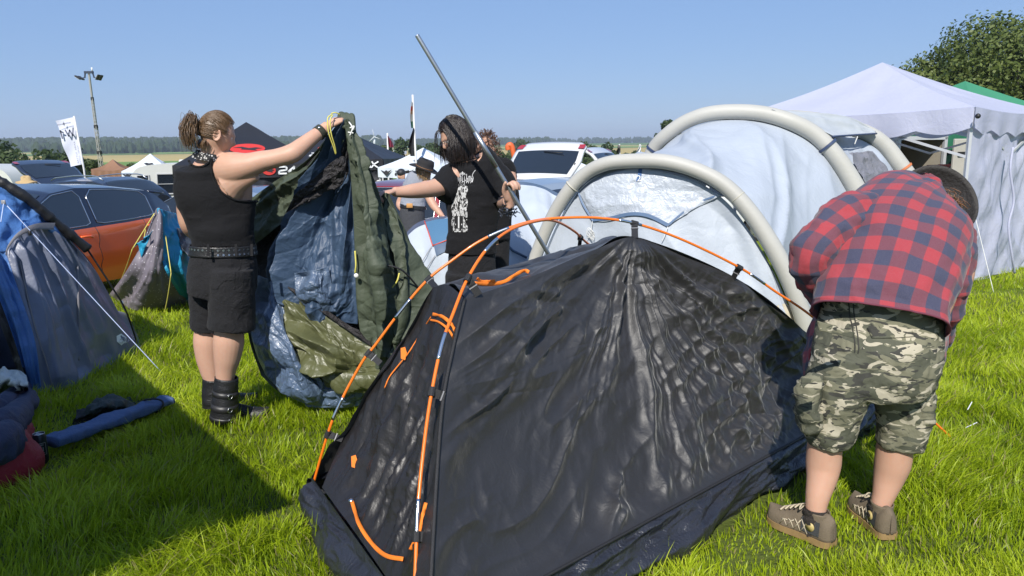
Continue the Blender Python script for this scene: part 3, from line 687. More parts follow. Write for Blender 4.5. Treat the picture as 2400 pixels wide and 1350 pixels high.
# ================================================================== small collapsed tent beside it
def teal_tent():
    root = thing('small_tent', 'small sagging grey and teal tent with yellow guylines before the orange car', 'tent', G(350, 725))
    t = NT('speckled_grey_cloth'); p = t.coord('Object')
    vo = t.new('ShaderNodeTexVoronoi', Scale=26.0); t.L.new(p, vo.inputs['Vector']); dots = t.math('LESS_THAN', vo.outputs['Distance'], .16)
    t.set(Base_Color=t.mix(dots, t.mix(t.noise(3, 3, p), (.13, .115, .14), (.19, .17, .20)), (.55, .54, .58)), Roughness=.6, Normal=t.bump(t.noise(14, 3, p), .25, .02))
    teal = fabric('teal_cloth', (.02, .27, .46), .45, wr=.5, wscale=8, trans=.1); dkg = fabric('slate_cloth', (.045, .055, .075), .5, wr=.3); yel = mat('yellow_cord', (.62, .56, .12), .6)
    NO_GRASS.append([tuple(G(*q)[:2]) for q in ((262, 695), (310, 728), (430, 715), (520, 700), (520, 660), (300, 650))])
    B = [G(255, 692), G(285, 712), G(318, 730), G(380, 726), G(445, 714)]
    sheet('front_panel', [[(366, 490, 8.05), (369, 487, 8.04), (372, 487, 8.04), (374, 489, 8.04), (376, 494, 8.05)], [(338, 560, 8.05), (352, 560, 7.95), (364, 562, 7.92), (374, 560, 7.95), (378, 560, 8.02)], [(296, 636, 8.1), (322, 645, 7.95), (350, 650, 7.9), (374, 645, 7.92), (392, 632, 8.05)], B], t.m, root, 60, 70, folds(5, .07, 5, .7, 4, .008))
    sheet('side_panel', [[(375, 490, 8.06), (395, 496, 8.3), (412, 500, 8.6)], [(378, 558, 8.05), (410, 560, 8.25), (445, 570, 8.6)], [(392, 632, 8.06), (425, 640, 8.2), (470, 640, 8.6)], [G(444, 714), G(470, 712), G(500, 700)]], teal, root, 50, 60, folds(6, .08, 4, 1.5, 7, .012))
    sheet('window_panel', [[(414, 534, 8.3), (450, 540, 8.5)], [(424, 575, 8.25), (455, 590, 8.4)], [(446, 606, 8.2), (470, 615, 8.35)]], dkg, root, 20, 20, folds(6, .03, 2, 5, 7))
    sheet('edge_band', [[(368, 489, 8.03), (374, 487, 8.03)], [(374, 540, 7.99), (380, 540, 8.0)], [(377, 600, 7.99), (384, 600, 8.0)], [(396, 650, 8.0), (404, 648, 8.02)], [G(436, 714), G(446, 712)]], teal, root, 4, 60)
    sheet('flap', [[(312, 580, 8.0), (318, 577, 7.98)], [(322, 572, 7.95), (345, 555, 7.9)], [(331, 604, 7.93), (358, 540, 7.9)]], teal, root, 16, 16, folds(9, .03, 3, 3, 2))
    sheet('back_panel', [[(366, 490, 8.06), (412, 500, 8.6)], [(300, 640, 8.3), (480, 640, 8.9)], [G(262, 688), G(520, 690)]], t.m, root, 20, 20)
    cord('guyline', P(362, 500, 8.03), P(310, 584, 7.93), yel, root, .005); cord('guyline', P(310, 584, 7.93), G(262, 694), yel, root, .005, .05)
    cord('guyline', P(388, 552, 8.0), P(401, 640, 7.8), yel, root, .005); cord('guyline', P(401, 640, 7.8), G(384, 738), yel, root, .005, .03)
    cord('guyline', P(341, 538, 7.97), P(337, 562, 7.93), yel, root, .004)
teal_tent()
# ================================================================== white inflatable tent
def air_tent():
    root = thing('inflatable_tent', 'large white inflatable tent with cream air beams behind the black tent', 'tent', G(1650, 780))
    white = fabric('white_tent_cloth', (.42, .465, .53), .55, wr=.14, wscale=3.2, fine=.15, fscale=200, trans=.10, var=.03, dist=.05)
    crink = fabric('crinkled_white_cloth', (.38, .42, .48), .4, wr=.34, wscale=6, fine=.12, fscale=60, var=.05, dist=.04, spec=.5)
    beam = NT('cream_beam_cloth'); p = beam.coord('Object'); beam.set(Base_Color=beam.mix(beam.noise(2, 3, p), (.37, .365, .335), (.43, .425, .395)), Roughness=.55, Normal=beam.bump(beam.noise(30, 3, p, .5, .4), .12, .01))
    navy = mat('navy_trim', (.035, .055, .12), .6); dkblue = mat('blue_trim', (.09, .15, .26), .6); tan = fabric('tan_cloth', (.52, .48, .38), .6, wr=.3, wscale=4); greyp = fabric('grey_porch_cloth', (.47, .50, .52), .5, wr=.35, wscale=3, trans=.1); meshm = fabric('grey_window_mesh', (.20, .20, .225), .5, wr=.7, wscale=9, fine=.4, var=.2)
    org = mat('rust_strap', (.5, .16, .06), .6)
    def beam_tube(pts, rpx, nm='air_beam'):
        q = [P(*a) for a in pts]; rad = [.89 * r * a[2] / F_PX for r, a in zip(rpx, pts)]
        c = cr(np.column_stack([q, rad]), 110); k = np.linspace(0, 40, 110)
        c[:, 3] *= 1 + .012 * vn(np.stack([k, k, k], -1), 4)
        return MB().tube(c[:, :3], c[:, 3], 20).build(nm, beam.m, root), c[:, :3]
    a1 = [(1205, 792, 6.75), (1214, 735, 6.75), (1232, 668, 6.75), (1256, 600, 6.75), (1284, 530, 6.72), (1322, 462, 6.66), (1366, 412, 6.6), (1420, 384, 6.5), (1490, 377, 6.4), (1565, 380, 6.3), (1640, 402, 6.22), (1700, 436, 6.15), (1752, 490, 6.08), (1800, 560, 6.02), (1838, 630, 5.98), (1868, 700, 5.96), (1892, 775, 5.95), (1905, 830, 5.95)]
    r1 = [17, 17, 17, 17, 17, 18, 18, 18.5, 19, 19.5, 20, 21, 22, 23, 23.5, 24, 24, 24]
    b1, c1 = beam_tube(a1, r1)
    a2 = [(1442, 706, 8.7), (1455, 590, 8.7), (1480, 470, 8.7), (1505, 412, 8.65), (1530, 352, 8.6), (1560, 318, 8.5), (1606, 286, 8.4), (1660, 267, 8.3), (1725, 262, 8.2), (1790, 267, 8.1), (1850, 284, 8.0), (1905, 312, 7.95), (1944, 348, 7.9), (1982, 400, 7.85), (2022, 470, 7.8), (2060, 545, 7.78), (2096, 625, 7.75), (2120, 740, 7.75)]
    r2 = [15, 15, 15, 16, 17, 18, 18.5, 19, 19.5, 20, 21, 21.5, 22, 23, 24, 24, 24, 24]
    b2, c2 = beam_tube(a2, r2)
    a3 = [(1600, 660, 10.0), (1610, 560, 10.0), (1640, 430, 10.0), (1690, 330, 9.9), (1760, 287, 9.7), (1850, 275, 9.5), (1950, 287, 9.35), (2030, 312, 9.25), (2075, 342, 9.2), (2106, 382, 9.15), (2140, 428, 9.1), (2172, 480, 9.1), (2210, 560, 9.05), (2250, 700, 9.0)]
    r3 = [16, 16, 16, 17, 17, 18, 19, 20, 20, 21, 21, 22, 22, 22]
    b3, c3 = beam_tube(a3, r3)
    for c, i, w_ in ((c1, 35, 1.0), (c1, 74, 1.0)):
        t = c[i + 1] - c[i]; t /= np.linalg.norm(t); MB().tube([c[i] - t * .004, c[i] + t * .004], .0685, 20).build('beam_seam', mat('cream_seam', (.45, .43, .36), .6), b1)
    for c, i, m_, r_ in ((c2, 26, navy, .0865), (c2, 76, navy, .107), (c3, 78, org, .112)):
        t = c[i + 1] - c[i]; t /= np.linalg.norm(t); MB().tube([c[i] - t * .014, c[i] + t * .014], r_, 20, cap=False).build('beam_strap', m_, b2 if c is c2 else b3)
    # fabric between the beams
    ctr1 = np.array([.05, .12, -.05]); 
    k1 = cr(c1, 13); k2 = cr(c2, 13); k3 = cr(c3, 13)
    inn = lambda k, d: [q + (np.array([k[:, 0].mean(), k[:, 1].mean(), 0.3]) - q) / np.linalg.norm(np.array([k[:, 0].mean(), k[:, 1].mean(), .3]) - q) * d for q in k]
    e1, e2, e3 = np.array(inn(k1, .07)), np.array(inn(k2, .085)), np.array(inn(k3, .09))
    mid = e1 * .5 + e2 * .5; mid[:, 2] -= .02
    def dz(U, V, g):
        a = (0.25 - np.abs(vn(np.stack([U * 9 + V * 2.2, V * 1.0 + U, 0 * U], -1), 3))) * .10 + (.25 - np.abs(vn(np.stack([U * 22 + V * 6, V * 1.4, 0 * U], -1), 13))) * .03
        return (a + crumple(g * 2.2, 2, 4) * .004) * np.clip(np.minimum(V, 1 - V) * 8, 0, 1)
    g12, _ = patch([e1, e1 * .7 + e2 * .3, mid, e1 * .3 + e2 * .7, e2], 200, 110, dz); MB().grid(g12).build('roof_panel', white, root)
    g23, _ = patch([e2, e2 * .5 + e3 * .5 + np.array([0, 0, -.02]), e3], 140, 50, dz); MB().grid(g23).build('porch_panel', white, root)
    # wall closing the low front arch
    up = np.array([0, 0, 1.0]); kk = 13
    botl = [c1[0] * (1 - i / 12) + c1[-1] * (i / 12) for i in range(13)]
    for q in botl: q[2] = float(gz(q[0], q[1]))
    fr = [e1 + np.array([.0, .05, -.015])]; 
    for f in (.3, .62, 1): fr.append([a * (1 - f) + b * f + np.array([-.04, -.16, 0]) * math.sin(math.pi * f * .6) for a, b in zip(fr[0], botl)])
    def df(U, V, g):
        return ((0.25 - np.abs(vn(np.stack([U * 8 - V * 2.5, V * 1.1, 0 * U], -1), 23))) * .09 + crumple(g * 3.2, 2, 14) * .004) * np.clip(np.minimum(V, 1 - V) * 9, 0, 1) * np.clip(np.minimum(U, 1 - U) * 9, 0, 1)
    gf, nf = patch(fr, 170, 120, df); MB().grid(gf).build('front_panel', white, root)
    def onf(px, py, off=.008): return on_sheet(gf, nf, px, py, off)
    # crinkled window in the front wall, trims
    rows = []
    top = [(1362, 456), (1400, 425), (1450, 404), (1502, 398), (1560, 405), (1620, 424), (1665, 448), (1690, 458)]
    bot = [(1390, 512), (1410, 520), (1450, 514), (1480, 506), (1515, 508), (1545, 520), (1566, 530), (1600, 505)]
    gw = np.array([[onf(a[0] * (1 - f) + b[0] * f, a[1] * (1 - f) + b[1] * f, .012) for a, b in zip(top, bot)] for f in np.linspace(0, 1, 7)])
    gw2, _ = patch(gw, 90, 60, lambda U, V, g: crumple(g * 5, 3, 9) * .0045); MB().grid(gw2).build('window', crink, root)
    def strip(pts, w_, m_, nm='trim', off=.018):
        q = cr(np.array([onf(*a, off) for a in pts]), 50); v = q - np.array([0, 0, CAM_H]); v /= np.linalg.norm(v, axis=1, keepdims=True); t = np.gradient(q, axis=0); t /= np.linalg.norm(t, axis=1, keepdims=True); s = np.cross(t, v)
        MB().grid(np.stack([q - s * w_ / 2, q + s * w_ / 2], 1)).build(nm, m_, root)
    strip([(1358, 452), (1368, 478), (1382, 502), (1392, 518)], .018, dkblue); strip([(1392, 516), (1430, 512), (1478, 502), (1520, 506), (1566, 528)], .03, dkblue); strip([(1566, 528), (1600, 500), (1640, 474), (1690, 456)], .016, dkblue)
    strip([(1502, 396), (1500, 412), (1496, 426)], .032, mat('blue_tag', (.03, .10, .26), .6), 'size_tag', .02)
    strip([(1360, 448), (1400, 416), (1450, 396), (1510, 390), (1580, 398), (1640, 420), (1700, 455), (1740, 500), (1790, 570), (1830, 650), (1860, 730)], .045, mat('grey_shade_tape', (.24, .27, .33), .6), 'beam_tape', .01)
    for pts in (((1392, 520), (1388, 545), (1380, 560)), ((1566, 532), (1560, 550), (1552, 566))):
        MB().tube(cr(np.array([onf(*a, .03) for a in pts]), 20), .003, 6).build('toggle_cord', mat('white_cord', (.7, .7, .68), .6), root)
    lp = MB()
    for i in range(5):
        c0 = onf(1384 + 2 * i, 545 + 2 * i, .03); a = np.linspace(0, 2 * np.pi, 14); lp.tube([c0 + np.array([math.cos(t) * (.022 - .002 * i), -.004 * i, math.sin(t) * .04]) for t in a], .0025, 5)
    lp.build('cord_bundle', mat('white_cord', (.7, .7, .68), .6), root)
    lt = MB(); text_on(lt, '2', 20, lambda x, y: onf(1499 + x, 420 - y, .026)); lt.build('lettering', mat('white_print', (.72, .74, .76), .6), root, smooth=False)
    gt = np.array([[onf(a, b, .014) for a in np.linspace(1790, 1872, 6)] for b in (742, 770, 800, 830)]); gt[0] = [onf(1790, 712 + 25), onf(1806, 722), onf(1822, 716), onf(1838, 712), onf(1852, 720), onf(1866, 735)]
    MB().grid(patch(gt, 20, 12)[0]).build('mud_flap', tan, root)
    strip([(1845, 700), (1872, 702), (1890, 694)], .02, org, 'beam_strap', .09)
    # porch window and grey canopy over the last beam
    sheet('porch_canopy', [[(1808, 256, 8.0), (1880, 262, 8.3), (1960, 268, 8.7), (2010, 282, 9.0), (2052, 308, 9.15)], [(1880, 284, 7.93), (1925, 292, 8.2), (1980, 300, 8.6), (2020, 306, 8.9), (2053, 312, 9.12)], [(1952, 318, 7.86), (1975, 320, 8.15), (2000, 319, 8.5), (2028, 315, 8.8), (2054, 314, 9.1)]], greyp, root, 50, 30, folds(4, .02, 4, 2, 3, .004))
    cord('canopy_edge', P(1952, 320, 7.85), P(2054, 313, 9.1), navy, root, .012, .0)
    sheet('window', [[(1984, 362, 7.95), (2016, 358, 8.3), (2044, 358, 8.7)], [(2010, 410, 7.9), (2044, 405, 8.3), (2080, 410, 8.7)], [(2040, 470, 7.88), (2080, 465, 8.3), (2120, 470, 8.7)]], meshm, root, 40, 40, lambda U, V, g: crumple(g * 6, 2, 3) * .01 + .03)
    for a, b in (((2010, 320, 8.4), (2003, 338, 8.4)),): cord('canopy_tie', P(*a), P(*b), mat('white_cord', (.7, .7, .68), .6), root, .006)
    k = MB(); c = P(2106, 450, 8.6); k.ball(c, .028); k.build('guyline_knob', navy, root); cord('guyline', c, P(2150, 458, 8.9), navy, root, .006)
air_tent()
# ================================================================== white dome tent between
def dome_white():
    root = thing('dome_tent', 'white dome tent with navy edging and blue window, behind the black T-shirt', 'tent', G(1130, 640))
    white = fabric('dome_white_cloth', (.46, .51, .58), .55, wr=.3, wscale=2.5, trans=.1, var=.03); navy = mat('navy_trim', (.035, .055, .12), .6); bw = fabric('blue_window_cloth', (.07, .16, .27), .5, wr=.2); red = mat('red_piping', (.55, .08, .05), .6)
    o, g, n = sheet('canopy', [
        [(956, 545, 7.4), (990, 522, 7.4), (1030, 512, 7.4), (1060, 505, 7.4), (1120, 460, 7.9), (1180, 434, 8.1), (1228, 430, 8.1), (1275, 440, 8.0), (1316, 462, 7.9)],
        [(958, 580, 7.2), (1000, 560, 7.15), (1035, 555, 7.1), (1080, 550, 7.1), (1130, 520, 7.3), (1190, 495, 7.5), (1240, 490, 7.6), (1285, 495, 7.6), (1320, 510, 7.6)],
        [(968, 620, 7.1), (1005, 610, 7.0), (1040, 608, 6.95), (1090, 605, 6.95), (1145, 590, 7.0), (1200, 575, 7.1), (1250, 570, 7.2), (1290, 570, 7.3), (1320, 570, 7.4)],
        [G(q, 782) for q in (985, 1015, 1050, 1100, 1150, 1200, 1250, 1285, 1310)]], white, root, 110, 60, folds(2.5, .05, 7, 1, 6, .006))
    sheet('far_side', [[(956, 545, 7.4), (1060, 505, 7.4), (1120, 460, 7.9), (1228, 430, 8.1), (1316, 462, 7.9)], [(956, 580, 8.4), (1060, 545, 8.6), (1120, 520, 9.0), (1228, 520, 9.2), (1316, 540, 9.0)], [G(980, 650), G(1060, 640), G(1140, 640), G(1228, 640), G(1310, 640)]], white, root, 40, 20)
    def onn(px, py, off=.012): return on_sheet(g, n, px, py, off)
    for pts, w_ in (([(956, 548), (975, 530), (1000, 519), (1030, 513), (1062, 510)], .03), ([(1195, 432), (1228, 431), (1270, 440), (1316, 462)], .07)):
        q = cr(np.array([onn(*a) for a in pts]), 30); MB().grid(np.stack([q + np.array([0, -.01, .012]), q + np.array([0, -.02, -w_])], 1)).build('edge_trim', navy if w_ < .05 else mat('slate_trim', (.06, .10, .17), .6), root)
    q = [(996, 520), (1052, 512), (1062, 570), (1018, 578)]
    gw = np.array([[onn(997 + (1016 - 997) * f + (1062 - 997 - (1016 - 997) * f + 8 * f) * u, 520 + (575 - 520) * f - 8 * u * (1 - f) - 12 * u * f) for u in np.linspace(0, 1, 6)] for f in np.linspace(0, 1, 6)])
    MB().grid(gw).build('window', bw, root)
    gw = np.array([[onn(1018 + (1024 - 1018) * f + (40 - 10 * f) * u, 577 + (601 - 577) * f - 12 * u - 4 * f * u) for u in np.linspace(0, 1, 5)] for f in np.linspace(0, 1, 4)]); MB().grid(gw).build('window_flap', mat('slate_trim', (.06, .10, .17), .6), root)
    MB().tube([onn(996, 521, .016), onn(1006, 548, .016), onn(1016, 578, .016)], .006, 6).build('piping', red, root); MB().tube([onn(1016, 578, .016), onn(1058, 562, .016)], .006, 6).build('piping', red, root)
    cord('guyline', onn(1014, 580, .02), onn(993, 616, .03), mat('grey_cord', (.3, .3, .32), .6), root, .004); cord('guyline', onn(1022, 600, .02), onn(1003, 632, .03), mat('grey_cord', (.3, .3, .32), .6), root, .004)
    MB().tube([onn(1160, 552, .03), onn(1200, 590, .03), onn(1232, 606, .03)], .012, 8).build('tent_pole', mat('slate_trim', (.06, .10, .17), .6), root)
dome_white()
# ================================================================== gazebos
def gazebo(name, label, corners, apex, hv, roofm, legm, group=None, walls=(), wallm=None, scallop=0, vmat=None, base=None, truss=False, legs=(0, 1, 2, 3), sag=.05, hcol=True):
    """corners: four eave corners in order round the roof; apex; hv: valance depth"""
    corners = [np.asarray(c, float) for c in corners]; apex = np.asarray(apex, float)
    ctr = sum(corners) / 4
    root = thing(name, label, 'gazebo', (ctr[0], ctr[1], float(gz(ctr[0], ctr[1]))), group)
    mb = MB(); vb = MB()
    for i in range(4):
        a, b = corners[i], corners[(i + 1) % 4]; n = 24
        rows = []
        for f in np.linspace(0, 1, 14):
            row = []
            for u in np.linspace(0, 1, n):
                e = a + (b - a) * u; p = e + (apex - e) * f; s = math.sin(math.pi * f) * sag + .05 * math.sin(math.pi * u) * (1 - f) * (1 if f < .9 else 0) * (sag / .05)
                p = p - np.array([0, 0, s]); row.append(p)
            rows.append(row)
        g = np.array(rows); nn = normals_of(g); U, V = np.meshgrid(np.linspace(0, 1, n), np.linspace(0, 1, 14))
        g = g + nn * (fbm(g * 2.2, 3, i) * .02 * np.clip(np.minimum(V, 1 - V) * 5, 0, 1) * np.clip(np.minimum(U, 1 - U) * 6, 0, 1))[..., None]
        mb.grid(g)
        out = (a + b) / 2 - ctr; out[2] = 0; out /= np.linalg.norm(out); vr = []
        for f in np.linspace(0, 1, 6):
            row = []
            for u in np.linspace(0, 1, 72):
                e = a + (b - a) * u; sg = .05 * math.sin(math.pi * u) * (sag / .05)
                dp = hv * f
                if scallop: dp *= 1 - .22 * f * (1 - abs(math.sin(math.pi * u * scallop))) ** 1.0
                row.append(e - np.array([0, 0, sg + dp]) + out * (.012 + .02 * math.sin(u * 31 + i) * f))
            vr.append(row)
        vb.grid(np.array(vr))
    mb.build('roof', roofm, root); vb.build('valance', vmat or roofm, root)
    for i in legs:
        c = corners[i] + (ctr - corners[i]) / np.linalg.norm(ctr - corners[i]) * .05; gz0 = float(gz(c[0], c[1]))
        l = MB(); l.bar([c[0], c[1], gz0], [c[0], c[1], c[2] - .03], .04); l.box([c[0], c[1], gz0 + .01], (.09, .09, .02)); l.bar([c[0], c[1], gz0 + .02], [c[0], c[1], gz0 + .9], .05); l.build('leg', legm, root, smooth=False)
    if truss:
        for i in range(4):
            a, b = corners[i], corners[(i + 1) % 4]; z = np.array([0, 0, 1.0]); h = hv + .28; tb = MB()
            ins = lambda q: q + (ctr - q) / np.linalg.norm(ctr - q) * .05
            a, b = ins(a), ins(b); m = (a + b) / 2
            for p, q in ((a, m), (m, b)):
                tb.bar(p - z * .10, q - z * h, .022, .03); tb.bar(p - z * h, q - z * .10, .022, .03)
            tb.build('truss', legm, root, smooth=False)
    for (i, f0, f1) in walls:
        a, b = corners[i], corners[(i + 1) % 4]; a, b = a + (b - a) * f0, a + (b - a) * f1; n = 60; rows = []
        out = (a + b) / 2 - ctr; out[2] = 0; out /= np.linalg.norm(out)
        for f in np.linspace(0, 1, 40):
            row = []
            for u in np.linspace(0, 1, n):
                e = a + (b - a) * u; zt = e[2] - hv * .25; zb = float(gz(e[0], e[1])) + .01; row.append(np.array([e[0], e[1], zt * (1 - f) + zb * f]))
            rows.append(row)
        g = np.array(rows); U, V = np.meshgrid(np.linspace(0, 1, n), np.linspace(0, 1, 40))
        d = (fbm(np.stack([U * 7 + V * 1.5, V * 2.2, 0 * U + i], -1), 3, 31) * .13 + (.25 - np.abs(vn(np.stack([U * 5 - V * 4, V * 2, 0 * U], -1), 41))) * .10) * np.clip(np.minimum(U, 1 - U) * 8, 0, 1) * np.clip(V * 5, 0, 1)
        g = g - out * (.03 + 0 * d[..., None]) + out * d[..., None] * .6
        MB().grid(g).build('side_wall', wallm or roofm, root)
    return root, ctr
white_g = fabric('white_gazebo_cloth', (.54, .56, .70), .6, wr=.22, wscale=2.0, fine=.1, trans=.30, var=.03, dist=.04)
grey_leg = mat('painted_frame_tube', (.55, .56, .58), .4, .3)
A = P(2285, 250, 8.9); C_l = P(1722, 300, 11.1); C_l[2] = A[2]
C_r = np.array([7.75, 10.95, A[2]]); C_b = C_l + C_r - A; C_b[2] = A[2]
gx, gctr = gazebo('pavilion', 'large white gazebo with a scalloped edge and one hanging side wall', [A, C_r, C_b, C_l], P(2068, 146, (C_l[1] + C_r[1]) / 2), .30, white_g, grey_leg, None, walls=((0, .0, 1.0),), scallop=5, truss=True)
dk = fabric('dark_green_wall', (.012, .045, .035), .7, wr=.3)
MB().tube(cr(np.array([P(2374, 345, 9.6), P(2368, 400, 9.55), P(2376, 470, 9.55), P(2364, 530, 9.5), P(2372, 600, 9.5), P(2378, 640, 9.6)]), 40), .014, 8).build('wall_tie', white_g, gx)
kn = MB(); kn.ball(P(2292, 272, 8.78), .03); kn.build('corner_toggle', mat('black_sleeve', (.012, .012, .014), .55), gx)
cord('guyline', A + np.array([-.02, -.04, -.9]), G(2330, 690), mat('white_cord', (.7, .7, .68), .6), gx, .004); 
ga = P(2262, 190, 15.2)
gh = 1.75
green_c = fabric('green_gazebo_cloth', (.055, .26, .14), .6, wr=.25, wscale=2, trans=.15)
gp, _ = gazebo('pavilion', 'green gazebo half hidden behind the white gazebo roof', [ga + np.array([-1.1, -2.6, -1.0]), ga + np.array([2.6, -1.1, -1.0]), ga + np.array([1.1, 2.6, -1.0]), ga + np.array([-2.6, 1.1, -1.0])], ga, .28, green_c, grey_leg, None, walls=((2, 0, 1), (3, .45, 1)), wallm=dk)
# ================================================================== people: shared builders
_RT = _R3.T
def PX(p):
    q = (np.asarray(p, float) - np.array([0, 0, CAM_H])) @ _R3
    return CX + F_PX * q[..., 0] / -q[..., 2], CY - F_PX * q[..., 1] / -q[..., 2]
def px_m(px, py, y):
    p = P(px, py, y); return float(-((p - np.array([0, 0, CAM_H])) @ _R3)[2]) / F_PX
def ring_loft(ctrl, n=40, seg=28, power=2.0, grow=0.0, extend=0):
    """ctrl rows (px, py, y, half-width px, depth ratio): grid (n, seg, 3), side and depth axes follow the spine"""
    c = []
    for r in ctrl:
        a = r[3] * px_m(*r[:3]) + grow; c.append([*P(*r[:3]), a, r[3] * px_m(*r[:3]) * (r[4] if len(r) > 4 else 1.0) + grow])
    return world_loft(c, n, seg, power)
def world_loft(c, n=40, seg=28, power=2.0, view=None):
    q = cr(np.array(c, float), n); p = q[:, :3]
    t = np.gradient(p, axis=0); t /= np.linalg.norm(t, axis=1, keepdims=True) + 1e-12
    v = p - np.array([0, 0, CAM_H]) if view is None else np.tile(np.asarray(view, float), (n, 1))
    v = v / np.linalg.norm(v, axis=1, keepdims=True)
    s = np.cross(t, v); ln = np.linalg.norm(s, axis=1, keepdims=True)
    for i in range(n):
        if ln[i, 0] < .3 and i > 0: s[i] = s[i - 1] * max(ln[i, 0], .3)
    s /= np.linalg.norm(s, axis=1, keepdims=True) + 1e-12
    for i in range(1, n):
        if np.dot(s[i], s[i - 1]) < 0: s[i] = -s[i]
    s = s - t * (s * t).sum(1, keepdims=True); s /= np.linalg.norm(s, axis=1, keepdims=True)
    d = np.cross(s, t)
    a = np.linspace(0, 2 * np.pi, seg, endpoint=False); ca, sa = np.cos(a), np.sin(a)
    ca = np.sign(ca) * np.abs(ca) ** (2 / power); sa = np.sign(sa) * np.abs(sa) ** (2 / power)
    return p[:, None] + s[:, None] * (ca[None] * q[:, 3:4])[..., None] + d[:, None] * (sa[None] * q[:, 4:5])[..., None]
def add_closed(mb, g, uv=None):
    mb.grid(g, uv, close_u=True); r, c = g.shape[:2]; o = mb.n - r * c
    for k in (0, r - 1):
        ctr = g[k].mean(0); i0 = mb.n
        mb.add([ctr], [], None); mb.f += [(i0, o + k * c + j, o + k * c + (j + 1) % c) for j in range(c)]
    return mb
def loft_normals(g):
    n = np.cross(np.roll(g, -1, 1) - np.roll(g, 1, 1), np.gradient(g, axis=0)); n /= np.linalg.norm(n, axis=2, keepdims=True) + 1e-12
    c = g.mean(1, keepdims=True)
    if ((g - c) * n).sum() < 0: n = -n
    return n
def wrinkled(g, amp=.006, k=9, along=1.0, seed=0, fine=.002):
    n = loft_normals(g); c = g.mean((0, 1))
    q = (g - c) * k; q = np.stack([q[..., 0] * along, q[..., 1] * along, q[..., 2]], -1)
    d = (.28 - np.abs(vn(q, seed)) * 1.6) * amp + fbm(q * .6, 2, seed + 3) * amp * .8 + crumple(q * 2.1, 2, seed + 7) * fine
    return g + n * np.maximum(d, -.55 * amp)[..., None]
def remesh(o, vox=.006, smooth=4, fac=.5):
    m = o.modifiers.new('join', 'REMESH'); m.mode = 'VOXEL'; m.voxel_size = vox; m.use_smooth_shade = True
    if smooth: q = o.modifiers.new('soften', 'SMOOTH'); q.factor = fac; q.iterations = smooth
    return o
def displace(o, strength, size, kind='CLOUDS', depth=2):
    tx = bpy.data.textures.get(f'folds{size}{kind}') or bpy.data.textures.new(f'folds{size}{kind}', kind)
    tx.noise_scale = size
    if kind == 'CLOUDS': tx.noise_depth = depth
    m = o.modifiers.new('folds', 'DISPLACE'); m.texture = tx; m.strength = strength; m.mid_level = .5; m.texture_coords = 'GLOBAL'
    return o
def frame(f, up=(0, 0, 1)):
    f = np.asarray(f, float); f /= np.linalg.norm(f); r = np.cross(f, up); r /= np.linalg.norm(r); u = np.cross(r, f)
    return r, f, u
def head(mb, c, fwd, up=(0, 0, 1), s=1.0):
    """head with brow, nose, lips, chin and ears; c = middle of the skull, 0.235 m tall at s = 1"""
    r, f, u = frame(fwd, up); M = np.stack([r, f, u], 0)
    th = np.linspace(0, np.pi, 49)[:, None]; ph = np.linspace(0, 2 * np.pi, 64, endpoint=False)[None]
    d = np.stack([np.sin(th) * np.cos(ph), np.sin(th) * np.sin(ph), np.cos(th) + 0 * ph], -1)
    x, y, z = d[..., 0] * .074, d[..., 1] * .094, d[..., 2] * .118
    low = np.clip(-z / .118, 0, 1)
    x = x * (1 - .34 * low ** 1.5); y = np.where(y > 0, y * (1 - .06 * low) + .012 * low, y * (1 - .42 * low)); 
    fr = d[..., 1] > .2
    gs = lambda X, Z, wx, wz: np.exp(-((x - X) / wx) ** 2 - ((z - Z) / wz) ** 2) * fr
    y = y + .022 * gs(0, -.030, .011, .016) + .010 * gs(0, -.008, .008, .022) + .007 * gs(0, .018, .045, .010) - .009 * gs(.031, -.002, .014, .011) - .009 * gs(-.031, -.002, .014, .011)
    y = y + .005 * gs(0, -.060, .020, .006) + .004 * gs(0, -.071, .018, .006) + .008 * gs(0, -.098, .020, .014)
    g = np.stack([x, y, z], -1) * s @ M + c
    add_closed(mb, g)
    for q in (-1, 1):
        e = []
        for a in np.linspace(0, 2 * np.pi, 14):
            e.append(c + s * (r * q * (.074 + .012 * (math.cos(a) < 0) + .004) + f * (-.012 + .017 * -math.cos(a) * 1.0) + u * (-.012 + .030 * math.sin(a))))
        mb.tube(e, .0055 * s, 6, cap=False); mb.ball(c + s * (r * q * .074 + f * -.008 + u * -.014), (.010, .014, .022), Matrix((r, f, u)).transposed(), 10, 8)
    return r, f, u
def eyes(parent, c, r, f, u, s=1.0):
    em = mat('eye_white', (.7, .68, .65), .2)
    for q in (-1, 1): MB().ball(c + s * (r * q * .031 + f * .071 + u * -.002), .0105 * s).build('eye', em, parent)
